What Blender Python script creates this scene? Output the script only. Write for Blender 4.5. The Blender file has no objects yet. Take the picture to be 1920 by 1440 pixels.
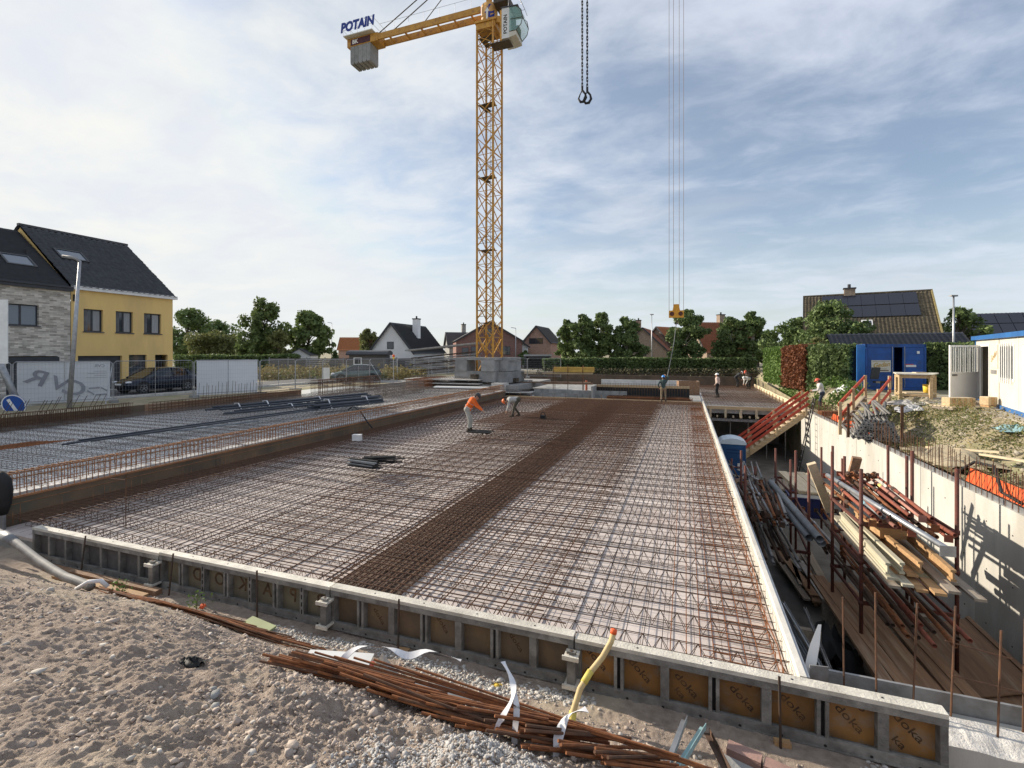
import bpy, math, random
import numpy as np
from mathutils import Vector, Matrix, Euler
R = math.radians
PI = math.pi
random.seed(7)
rng = np.random.default_rng(11)
S = bpy.context.scene
COL = S.collection

# ------------------------------------------------------------------ camera
EYE = 3.45                      # eye height above the slab planks (z = 0)
cam_data = bpy.data.cameras.new('camera')
cam_data.sensor_width = 36.0
cam_data.lens = 36.0 * 900 / 1920
cam_data.shift_y = -59 / 1920
cam_data.clip_end = 4000
cam_data.clip_start = 0.05
cam = bpy.data.objects.new('camera', cam_data)
COL.objects.link(cam)
cam.location = (0, 0, EYE)
cam.rotation_euler = (R(90), 0, math.atan(325 / 900))
S.camera = cam

# ------------------------------------------------------------------ sun and sky
SUN_DIR = Vector((-1.25, 0.20, 0.50)).normalized()      # from the site towards the sun
sun_data = bpy.data.lights.new('sun', 'SUN')
sun_data.energy = 5.0
sun_data.angle = R(0.6)
sun_data.color = (1.0, 0.89, 0.74)
sun = bpy.data.objects.new('sun', sun_data)
COL.objects.link(sun)
sun.rotation_euler = SUN_DIR.to_track_quat('Z', 'Y').to_euler()

W = bpy.data.worlds.new('World')
S.world = W
W.use_nodes = True
wt = W.node_tree
wt.nodes.clear()


def wn(t, **k):
    n = wt.nodes.new(t)
    for a, b in k.items():
        setattr(n, a, b)
    return n


def wl(a, b):
    wt.links.new(a, b)


def wmath(op, a, b=None, c=None, clamp=False):
    n = wn('ShaderNodeMath', operation=op)
    n.use_clamp = clamp
    for i, v in enumerate((a, b, c)):
        if v is None:
            continue
        if isinstance(v, (int, float)):
            n.inputs[i].default_value = v
        else:
            wl(v, n.inputs[i])
    return n.outputs[0]


def wmix(f, a, b):
    n = wn('ShaderNodeMix', data_type='RGBA')
    for i, v in ((0, f), (6, a), (7, b)):
        if isinstance(v, (int, float)):
            n.inputs[i].default_value = v
        elif isinstance(v, tuple):
            n.inputs[i].default_value = (*v, 1)
        else:
            wl(v, n.inputs[i])
    return n.outputs[2]


def wramp(v, pts):
    n = wn('ShaderNodeMapRange', interpolation_type='SMOOTHSTEP')
    wl(v, n.inputs[0])
    n.inputs[1].default_value, n.inputs[2].default_value = pts
    return n.outputs[0]


sky = wn('ShaderNodeTexSky', sky_type='NISHITA')
sky.sun_disc = False
sky.sun_elevation = math.asin(SUN_DIR.z)
sky.sun_rotation = math.atan2(SUN_DIR.x, SUN_DIR.y)
sky.air_density = 1.0
sky.dust_density = 1.2
sky.ozone_density = 1.6
tc = wn('ShaderNodeTexCoord')
nrm = wn('ShaderNodeVectorMath', operation='NORMALIZE')
wl(tc.outputs['Generated'], nrm.inputs[0])
sep = wn('ShaderNodeSeparateXYZ')
wl(nrm.outputs[0], sep.inputs[0])
zz = wmath('ADD', wmath('MAXIMUM', sep.outputs[2], 0.0), 0.16)
comb = wn('ShaderNodeCombineXYZ')
wl(wmath('DIVIDE', sep.outputs[0], zz), comb.inputs[0])
wl(wmath('DIVIDE', sep.outputs[1], zz), comb.inputs[1])


def wnoise(scale, detail, rough, off, dist=0.0, sx=1.0, sy=1.0):
    mp = wn('ShaderNodeMapping')
    mp.inputs['Location'].default_value = off
    mp.inputs['Scale'].default_value = (sx, sy, 1)
    mp.inputs['Rotation'].default_value = (0, 0, R(22))
    wl(comb.outputs[0], mp.inputs[0])
    n = wn('ShaderNodeTexNoise')
    n.inputs['Scale'].default_value = scale
    n.inputs['Detail'].default_value = detail
    n.inputs['Roughness'].default_value = rough
    n.inputs['Distortion'].default_value = dist
    wl(mp.outputs[0], n.inputs['Vector'])
    return n.outputs['Fac']


veil = wnoise(0.42, 6, 0.55, (3.1, 0.7, 0), 0.35, 0.8, 1.25)      # broad thin veil
puff = wnoise(2.6, 9, 0.60, (1.3, 4.2, 0), 0.25, 0.9, 1.2)        # small ripples
dark = wnoise(0.9, 7, 0.55, (7.7, 2.4, 0), 0.3, 0.55, 1.6)        # shaded thicker streaks
dotn = wn('ShaderNodeVectorMath', operation='DOT_PRODUCT')
wl(nrm.outputs[0], dotn.inputs[0])
dotn.inputs[1].default_value = SUN_DIR
glow = wmath('POWER', wmath('MAXIMUM', wmath('MULTIPLY_ADD', dotn.outputs['Value'], 0.5, 0.5), 0.0), 4.5)
veil_f = wramp(wmath('ADD', wmath('MULTIPLY', veil, 0.62), wmath('MULTIPLY', puff, 0.52)), (0.43, 0.70))
veil_f = wmath('MULTIPLY_ADD', veil_f, 0.74, 0.2, clamp=True)
lit = wmix(glow, (4.7, 5.15, 6.1), (6.7, 6.65, 6.1))              # veil: forward scattering near the sun
cap = wn('ShaderNodeVectorMath', operation='MINIMUM')
wl(sky.outputs[0], cap.inputs[0])
cap.inputs[1].default_value = (5.0, 5.3, 6.0)
skyc = wmix(veil_f, cap.outputs[0], lit)
dark_f = wmath('MULTIPLY', wramp(dark, (0.50, 0.74)), 0.42)
greyc = wmix(glow, (3.6, 4.0, 4.75), (5.2, 5.4, 5.3))
skyc = wmix(dark_f, skyc, greyc)
hz = wramp(sep.outputs[2], (0.30, 0.0))
hz = wmath('MULTIPLY', hz, 0.55)
skyc = wmix(hz, skyc, wmix(glow, (5.0, 5.5, 5.8), (6.5, 6.45, 5.8)))
bg = wn('ShaderNodeBackground')
bg.inputs['Strength'].default_value = 0.106
wl(skyc, bg.inputs['Color'])
wo = wn('ShaderNodeOutputWorld')
wl(bg.outputs[0], wo.inputs['Surface'])

S.view_settings.view_transform = 'Standard'
S.view_settings.look = 'None'
S.view_settings.exposure = 0.5
S.view_settings.gamma = 1.0
S.cycles.max_bounces = 6
S.cycles.transparent_max_bounces = 12
S.cycles.sample_clamp_indirect = 8

# ------------------------------------------------------------------ materials
MATS = {}


def mat(name, c1, c2=None, rough=0.75, metal=0.0, scale=4.0, bump=0.0, bscale=60.0, detail=5.0,
        c3=None, s3=0.6, stretch=(1, 1, 1), lo=0.35, hi=0.65, trans=0.0, spec=0.4, var=0.09):
    """noise-mixed principled material in object space"""
    if name in MATS:
        return MATS[name]
    m = bpy.data.materials.new(name)
    m.use_nodes = True
    t = m.node_tree
    b = t.nodes['Principled BSDF']
    b.inputs['Roughness'].default_value = rough
    b.inputs['Metallic'].default_value = metal
    b.inputs['Specular IOR Level'].default_value = spec
    tcn = t.nodes.new('ShaderNodeTexCoord')
    oi = t.nodes.new('ShaderNodeObjectInfo')
    mu = t.nodes.new('ShaderNodeMath')
    mu.operation = 'MULTIPLY'
    mu.inputs[1].default_value = 37.0
    t.links.new(oi.outputs['Random'], mu.inputs[0])
    va = t.nodes.new('ShaderNodeVectorMath')
    va.operation = 'ADD'
    t.links.new(tcn.outputs['Object'], va.inputs[0])
    t.links.new(mu.outputs[0], va.inputs[1])
    mp = t.nodes.new('ShaderNodeMapping')
    mp.inputs['Scale'].default_value = stretch
    t.links.new(va.outputs[0], mp.inputs[0])

    def noise(sc, det):
        n = t.nodes.new('ShaderNodeTexNoise')
        n.inputs['Scale'].default_value = sc
        n.inputs['Detail'].default_value = det
        n.inputs['Roughness'].default_value = 0.6
        t.links.new(mp.outputs[0], n.inputs['Vector'])
        return n.outputs['Fac']

    def mixc(f, a, c, lo=lo, hi=hi):
        r = t.nodes.new('ShaderNodeMapRange')
        r.inputs[1].default_value, r.inputs[2].default_value = lo, hi
        t.links.new(f, r.inputs[0])
        x = t.nodes.new('ShaderNodeMix')
        x.data_type = 'RGBA'
        t.links.new(r.outputs[0], x.inputs[0])
        if isinstance(a, tuple):
            x.inputs[6].default_value = (*a, 1)
        else:
            t.links.new(a, x.inputs[6])
        x.inputs[7].default_value = (*c, 1)
        return x.outputs[2]
    if c2 is None:
        c2 = tuple(v * 0.8 for v in c1)
    col = mixc(noise(scale, detail), c1, c2)
    if c3 is not None:
        col = mixc(noise(s3, 4), col, c3, 0.52, 0.72)
    hv = t.nodes.new('ShaderNodeHueSaturation')
    mr = t.nodes.new('ShaderNodeMapRange')
    mr.inputs[3].default_value, mr.inputs[4].default_value = 1 - var, 1 + var
    t.links.new(oi.outputs['Random'], mr.inputs[0])
    t.links.new(mr.outputs[0], hv.inputs['Value'])
    t.links.new(col, hv.inputs['Color'])
    col = hv.outputs[0]
    t.links.new(col, b.inputs['Base Color'])
    if bump > 0:
        bp = t.nodes.new('ShaderNodeBump')
        bp.inputs['Strength'].default_value = bump
        bp.inputs['Distance'].default_value = 0.02
        t.links.new(noise(bscale, 4), bp.inputs['Height'])
        t.links.new(bp.outputs[0], b.inputs['Normal'])
    if trans > 0:
        tr = t.nodes.new('ShaderNodeBsdfTranslucent')
        t.links.new(col, tr.inputs['Color'])
        ms = t.nodes.new('ShaderNodeMixShader')
        ms.inputs[0].default_value = trans
        t.links.new(b.outputs[0], ms.inputs[1])
        t.links.new(tr.outputs[0], ms.inputs[2])
        t.links.new(ms.outputs[0], t.nodes['Material Output'].inputs['Surface'])
    MATS[name] = m
    return m


def brickmat(name, c1, c2, mortar, bw=0.22, bh=0.065, axis='YZ'):
    m = bpy.data.materials.new(name)
    m.use_nodes = True
    t = m.node_tree
    b = t.nodes['Principled BSDF']
    b.inputs['Roughness'].default_value = 0.9
    tcn = t.nodes.new('ShaderNodeTexCoord')
    sp = t.nodes.new('ShaderNodeSeparateXYZ')
    t.links.new(tcn.outputs['Object'], sp.inputs[0])
    cb = t.nodes.new('ShaderNodeCombineXYZ')
    ad = t.nodes.new('ShaderNodeMath')
    t.links.new(sp.outputs[0], ad.inputs[0])
    t.links.new(sp.outputs[1], ad.inputs[1])
    t.links.new(ad.outputs[0], cb.inputs[0])
    t.links.new(sp.outputs[2], cb.inputs[1])
    br = t.nodes.new('ShaderNodeTexBrick')
    br.inputs['Scale'].default_value = 1.0
    br.inputs['Brick Width'].default_value = bw
    br.inputs['Row Height'].default_value = bh
    br.inputs['Mortar Size'].default_value = 0.008
    br.inputs['Bias'].default_value = 0.0
    br.inputs['Color1'].default_value = (*c1, 1)
    br.inputs['Color2'].default_value = (*c2, 1)
    br.inputs['Mortar'].default_value = (*mortar, 1)
    t.links.new(cb.outputs[0], br.inputs['Vector'])
    n = t.nodes.new('ShaderNodeTexNoise')
    n.inputs['Scale'].default_value = 3.0
    n.inputs['Detail'].default_value = 6
    t.links.new(tcn.outputs['Object'], n.inputs['Vector'])
    x = t.nodes.new('ShaderNodeMix')
    x.data_type = 'RGBA'
    x.blend_type = 'MULTIPLY'
    x.inputs[0].default_value = 0.55
    t.links.new(br.outputs['Color'], x.inputs[6])
    t.links.new(n.outputs['Fac'], x.inputs[7])
    hs = t.nodes.new('ShaderNodeHueSaturation')
    hs.inputs['Saturation'].default_value = 0.85
    hs.inputs['Value'].default_value = 1.3
    t.links.new(x.outputs[2], hs.inputs['Color'])
    t.links.new(hs.outputs[0], b.inputs['Base Color'])
    bp = t.nodes.new('ShaderNodeBump')
    bp.inputs['Strength'].default_value = 0.5
    bp.inputs['Distance'].default_value = 0.02
    t.links.new(br.outputs['Fac'], bp.inputs['Height'])
    bp.invert = True
    t.links.new(bp.outputs[0], b.inputs['Normal'])
    MATS[name] = m
    return m


def glassmat(name, col=(0.03, 0.04, 0.05), rough=0.05):
    m = bpy.data.materials.new(name)
    m.use_nodes = True
    b = m.node_tree.nodes['Principled BSDF']
    b.inputs['Base Color'].default_value = (*col, 1)
    b.inputs['Roughness'].default_value = rough
    b.inputs['Specular IOR Level'].default_value = 0.8
    MATS[name] = m
    return m


def seeglass(name, col, alpha):
    m = bpy.data.materials.new(name)
    m.use_nodes = True
    t = m.node_tree
    b = t.nodes['Principled BSDF']
    b.inputs['Base Color'].default_value = (*col, 1)
    b.inputs['Roughness'].default_value = 0.08
    b.inputs['Alpha'].default_value = alpha
    MATS[name] = m
    return m


# steel and rust
RUST = mat('rust_rebar', (0.15, 0.074, 0.04), (0.08, 0.045, 0.03), 0.85, 0.1, 9)
RUST_OR = mat('rust_orange', (0.30, 0.115, 0.042), (0.14, 0.058, 0.03), 0.9, 0.1, 12)
RUST_DK = mat('rust_dark', (0.10, 0.058, 0.038), (0.06, 0.038, 0.028), 0.85, 0.1, 9)
STEEL_DK = mat('steel_dark', (0.06, 0.055, 0.05), (0.10, 0.06, 0.04), 0.6, 0.5, 8)
GREY_BAR = mat('grey_bar', (0.13, 0.12, 0.115), (0.17, 0.13, 0.105), 0.7, 0.2, 8)
RACK = mat('rack_oxide', (0.15, 0.045, 0.032), (0.085, 0.04, 0.03), 0.75, 0.1, 14, 0.2, 40)
GALV = mat('galvanised', (0.42, 0.43, 0.44), (0.30, 0.31, 0.33), 0.45, 0.7, 6)
GALV_DULL = mat('galvanised_dull', (0.33, 0.33, 0.33), (0.22, 0.21, 0.2), 0.6, 0.4, 6)
FENCE_WIRE = mat('fence_wire', (0.42, 0.44, 0.46), (0.34, 0.35, 0.37), 0.5, 0.6, 6)
CRANE_Y = mat('crane_yellow', (0.60, 0.315, 0.05), (0.46, 0.23, 0.04), 0.5, 0.0, 2.5, c3=(0.3, 0.14, 0.05), s3=3.0)
CRANE_DK = mat('crane_steel', (0.07, 0.06, 0.05), (0.12, 0.09, 0.06), 0.6, 0.4, 6)
# concrete
CONC = mat('concrete_wall', (0.53, 0.515, 0.47), (0.40, 0.39, 0.355), 0.85, 0, 1.6, 0.3, 30, 9, c3=(0.36, 0.34, 0.30), s3=0.7, stretch=(1, 1, .32), var=.05)
CONC_G = mat('concrete_grey', (0.33, 0.325, 0.31), (0.22, 0.22, 0.21), 0.9, 0, 2.2, 0.35, 25, 8)
CONC_L = mat('concrete_light', (0.62, 0.60, 0.56), (0.42, 0.40, 0.37), 0.9, 0, 7, 0.8, 45, 8)
PLANK = mat('precast_plank', (0.61, 0.545, 0.505), (0.46, 0.40, 0.365), 0.85, 0, 1.6, 0.2, 40, 8, c3=(0.44, 0.36, 0.32), s3=0.5)
PLANK_G = mat('precast_plank_grey', (0.66, 0.655, 0.64), (0.51, 0.505, 0.49), 0.85, 0, 1.6, 0.2, 40, 8, c3=(0.28, 0.29, 0.31), s3=0.5)
BALLAST = mat('ballast', (0.31, 0.31, 0.305), (0.21, 0.21, 0.205), 0.9, 0, 1.5, 0.2, 30, 8)
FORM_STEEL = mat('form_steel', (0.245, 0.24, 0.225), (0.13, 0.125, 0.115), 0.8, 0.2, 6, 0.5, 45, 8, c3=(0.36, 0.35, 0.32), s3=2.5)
FORM_LIT = mat('form_sunlit', (0.74, 0.70, 0.61), (0.54, 0.51, 0.44), 0.85, 0.05, 5, 0.6, 50, 8, c3=(0.40, 0.375, 0.32), s3=2.0)  # paler than the frame steel: sunlight on the tops put into the colour
PLY_OR = mat('ply_orange', (0.285, 0.14, 0.04), (0.185, 0.10, 0.04), 0.6, 0, 4, 0.1, 40, 8, c3=(0.20, 0.165, 0.125), s3=4.5, var=.28)
PLY_BR = mat('ply_brown', (0.165, 0.115, 0.07), (0.11, 0.085, 0.06), 0.75, 0, 4, 0.2, 40, 8, c3=(0.23, 0.15, 0.07), s3=2, var=.28)
PLY_GREY = mat('ply_grey', (0.13, 0.125, 0.12), (0.085, 0.085, 0.085), 0.8, 0, 5, 0.2, 40, 8)
PLY_OLIVE = mat('ply_olive', (0.20, 0.175, 0.115), (0.14, 0.125, 0.09), 0.8, 0, 5, 0.2, 40, 8)
BLACK = mat('black', (0.012, 0.012, 0.013), (0.02, 0.02, 0.02), 0.7, 0, 4)
INK = mat('ink', (0.045, 0.028, 0.018), (0.13, 0.075, 0.035), 0.8, 0, 9)
# wood
WOOD_L = mat('wood_light', (0.52, 0.39, 0.23), (0.37, 0.27, 0.16), 0.8, 0, 3, 0.2, 30, 6, stretch=(0.35, 6, 6))
WOOD_P = mat('wood_pale', (0.62, 0.52, 0.36), (0.48, 0.39, 0.26), 0.8, 0, 3, 0.2, 30, 6, stretch=(6, 0.4, 6))
WOOD_Y = mat('wood_yellow', (0.55, 0.36, 0.08), (0.42, 0.27, 0.07), 0.7, 0, 4, 0.1, 30, 6)
WOOD_BR = mat('wood_brown', (0.30, 0.175, 0.10), (0.20, 0.12, 0.075), 0.85, 0, 2, 0.3, 30, 6, stretch=(7, 0.5, 7), c3=(0.36, 0.27, 0.19), s3=1.5, var=.2)
WOOD_GR = mat('wood_grey', (0.34, 0.29, 0.23), (0.22, 0.185, 0.15), 0.85, 0, 2, 0.3, 30, 6, stretch=(7, 0.5, 7))
WOOD_OR = mat('wood_orange', (0.47, 0.29, 0.14), (0.33, 0.20, 0.10), 0.75, 0, 2, 0.2, 30, 6, stretch=(0.6, 6, 6))
WOOD_RED = mat('wood_red', (0.52, 0.085, 0.045), (0.40, 0.06, 0.035), 0.75, 0, 3, 0.2, 30, 6)
BOARD_DK = mat('board_rusty', (0.175, 0.115, 0.068), (0.10, 0.078, 0.055), 0.9, 0, 1.2, 0.3, 25, 8, c3=(0.10, 0.095, 0.07), s3=1.0)
# soil, roads
SOIL = mat('soil', (0.42, 0.34, 0.278), (0.27, 0.212, 0.17), 0.97, 0, 9, 1.0, 110, 12, c3=(0.52, 0.44, 0.325), s3=0.7)
SAND = mat('sand', (0.42, 0.35, 0.25), (0.29, 0.235, 0.165), 0.95, 0, 4, 0.7, 40, 10)
BANK = mat('bank_soil', (0.33, 0.28, 0.19), (0.22, 0.19, 0.12), 0.95, 0, 1.5, 0.9, 18, 10, c3=(0.15, 0.17, 0.06), s3=0.6)
STONE = mat('stone', (0.48, 0.405, 0.345), (0.33, 0.27, 0.225), 0.9, 0, 6, 0.4, 40, 6)
STONE_W = mat('stone_white', (0.56, 0.52, 0.47), (0.42, 0.38, 0.33), 0.9, 0, 6, 0.4, 40, 6)
GRAVEL = mat('gravel_grey', (0.47, 0.455, 0.435), (0.33, 0.315, 0.30), 0.9, 0, 9, 0.3, 40, 6)
ASPHALT = mat('asphalt', (0.115, 0.115, 0.118), (0.085, 0.085, 0.088), 0.9, 0, 3, 0.3, 60, 8)
PAVE = mat('pavement', (0.30, 0.29, 0.275), (0.24, 0.235, 0.225), 0.9, 0, 3, 0.2, 30, 8)
LANDM = mat('land', (0.14, 0.16, 0.07), (0.22, 0.19, 0.10), 0.95, 0, 0.15, 0.3, 5, 8, c3=(0.28, 0.24, 0.15), s3=0.05)
# plants
LEAF = mat('leaf_mid', (0.20, 0.265, 0.085), (0.075, 0.11, 0.038), 0.7, 0, 1.3, lo=0.3, hi=0.7, trans=0.25)
LEAF_D = mat('leaf_dark', (0.185, 0.255, 0.085), (0.065, 0.10, 0.035), 0.7, 0, 1.3, lo=0.3, hi=0.7, trans=0.2)
LEAF_Y = mat('leaf_olive', (0.20, 0.21, 0.075), (0.12, 0.14, 0.05), 0.7, 0, 0.8, lo=0.3, hi=0.7, trans=0.3)
LEAF_B = mat('leaf_bright', (0.15, 0.24, 0.05), (0.085, 0.145, 0.035), 0.7, 0, 0.8, lo=0.3, hi=0.7, trans=0.25)
LEAF_R = mat('leaf_dead', (0.21, 0.075, 0.03), (0.12, 0.045, 0.022), 0.8, 0, 2, trans=0.2)
LEAF_DRY = mat('leaf_dry', (0.31, 0.25, 0.11), (0.20, 0.17, 0.07), 0.8, 0, 2, trans=0.2)
BARK = mat('bark', (0.13, 0.10, 0.075), (0.075, 0.06, 0.045), 0.95, 0, 6, 0.5, 20)
BARK_W = mat('bark_pale', (0.40, 0.38, 0.33), (0.26, 0.24, 0.2), 0.95, 0, 6, 0.3, 20)
# house colours
YELLOW_R = mat('render_yellow', (0.80, 0.56, 0.22), (0.73, 0.51, 0.20), 0.9, 0, 1.0, 0.3, 50, 6, c3=(0.66, 0.47, 0.20), s3=.5, stretch=(1, 1, .3))
WHITE_R = mat('render_white', (0.80, 0.80, 0.79), (0.72, 0.72, 0.72), 0.85, 0, 1.0)
TILE_DK = mat('tile_dark', (0.065, 0.067, 0.075), (0.04, 0.041, 0.046), 0.42, 0, 3)
TILE_DK2 = mat('tile_black', (0.03, 0.032, 0.036), (0.02, 0.021, 0.024), 0.6, 0, 3)
TILE_OC = mat('tile_ochre', (0.23, 0.19, 0.125), (0.10, 0.082, 0.058), 0.8, 0, 6, c3=(0.085, 0.07, 0.05), s3=2.5)
TILE_RED = mat('tile_red', (0.31, 0.115, 0.055), (0.21, 0.08, 0.045), 0.8, 0, 4)
TILE_OR = mat('tile_orange', (0.42, 0.17, 0.07), (0.30, 0.11, 0.05), 0.8, 0, 4)
SLATE = mat('slate', (0.11, 0.11, 0.115), (0.07, 0.07, 0.075), 0.7, 0, 3)
BRICK_G = brickmat('brick_grey', (0.74, 0.67, 0.56), (0.31, 0.27, 0.22), (0.55, 0.50, 0.42), 0.34, 0.09)
BRICK_R = brickmat('brick_red', (0.26, 0.085, 0.055), (0.19, 0.06, 0.045), (0.25, 0.2, 0.17))
BRICK_P = brickmat('brick_peach', (0.50, 0.26, 0.165), (0.42, 0.21, 0.135), (0.42, 0.3, 0.24))
BRICK_O = brickmat('brick_tan', (0.36, 0.25, 0.16), (0.27, 0.19, 0.13), (0.34, 0.28, 0.22))
FRAME_DK = mat('frame_anthracite', (0.035, 0.038, 0.045), (0.05, 0.052, 0.058), 0.5, 0, 4)
WHITE_P = mat('white_paint', (0.78, 0.78, 0.76), (0.68, 0.68, 0.66), 0.5, 0, 3)
OFFWHITE = mat('off_white_panel', (0.66, 0.63, 0.53), (0.59, 0.56, 0.47), 0.6, 0, 1.5)
BLUE_T = mat('blue_trim', (0.035, 0.16, 0.42), (0.03, 0.12, 0.33), 0.45, 0, 2)
BLUE_C = mat('blue_container', (0.012, 0.085, 0.33), (0.01, 0.06, 0.23), 0.45, 0, 1.5, c3=(0.02, 0.055, 0.16), s3=2)
BLUE_LIT = mat('blue_sunlit', (0.035, 0.19, 0.52), (0.03, 0.15, 0.42), 0.5, 0, 1.5)  # lighter copy of the container blue, sunlight put into the colour
BLUE_LOO = mat('blue_plastic', (0.02, 0.085, 0.22), (0.015, 0.065, 0.17), 0.4, 0, 2)
ROOF_LOO = mat('pale_plastic', (0.55, 0.63, 0.70), (0.47, 0.55, 0.62), 0.5, 0, 2)
ORANGE = mat('orange_plastic', (0.80, 0.13, 0.03), (0.62, 0.09, 0.025), 0.6, 0, 5)
YELLOWP = mat('yellow_plastic', (0.75, 0.52, 0.05), (0.62, 0.42, 0.05), 0.6, 0, 5)
TEAL = mat('teal_sheet', (0.35, 0.55, 0.58), (0.25, 0.42, 0.46), 0.5, 0, 3)
FABRIC_W = mat('white_strap', (0.75, 0.75, 0.76), (0.58, 0.58, 0.6), 0.8, 0, 9)
BANNER = mat('banner_white', (0.74, 0.76, 0.79), (0.68, 0.70, 0.73), 0.8, 0, 0.8, trans=0.35)
BANNER_GR = mat('banner_grey', (0.25, 0.26, 0.29), (0.22, 0.23, 0.26), 0.8, 0, 3)
PIPE_DK = mat('pipe_black', (0.035, 0.042, 0.055), (0.055, 0.062, 0.075), 0.45, 0, 3)
PIPE_GR = mat('pipe_grey', (0.20, 0.215, 0.23), (0.14, 0.15, 0.16), 0.5, 0.1, 3)
HOSE_GR = mat('hose_grey', (0.27, 0.265, 0.25), (0.17, 0.165, 0.158), 0.7, 0, 6)
HOSE_Y = mat('hose_tan', (0.60, 0.46, 0.23), (0.48, 0.36, 0.17), 0.6, 0, 10)
TAPE_Y = mat('tape_yellow', (0.72, 0.60, 0.14), (0.6, 0.48, 0.1), 0.6, 0, 10)
PAVER = mat('paver_red', (0.40, 0.25, 0.21), (0.30, 0.19, 0.16), 0.9, 0, 6, 0.3, 50, 6)
GLASS = glassmat('window_glass', (0.035, 0.042, 0.05))
GLASS_B = glassmat('window_glass_blue', (0.12, 0.15, 0.19), 0.1)
CURTAIN = mat('curtain', (0.34, 0.35, 0.36), (0.26, 0.27, 0.28), 0.9, 0, 6, stretch=(1, 8, 0.3))
SOLAR = glassmat('solar_panel', (0.008, 0.01, 0.02), 0.25)
CAR_DK = mat('car_navy', (0.012, 0.018, 0.032), (0.014, 0.02, 0.035), 0.25, 0.3, 1)
CAR_GR = mat('car_green', (0.10, 0.135, 0.13), (0.11, 0.14, 0.135), 0.15, 0.3, 1)
CAR_GLASS = glassmat('car_glass', (0.01, 0.012, 0.014), 0.03)
TYRE = mat('tyre', (0.02, 0.02, 0.02), (0.03, 0.03, 0.03), 0.9, 0, 8)
LAMPGL = glassmat('lamp_glass', (0.6, 0.62, 0.65), 0.1)
SKIN = mat('skin', (0.45, 0.26, 0.18), (0.40, 0.23, 0.16), 0.6, 0, 6)
CABGLASS = seeglass('cab_glass', (0.45, 0.75, 0.70), 0.35)


ORD = ['first', 'second', 'third', 'fourth', 'fifth', 'sixth', 'seventh', 'eighth', 'ninth', 'tenth', 'eleventh', 'twelfth']


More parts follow.
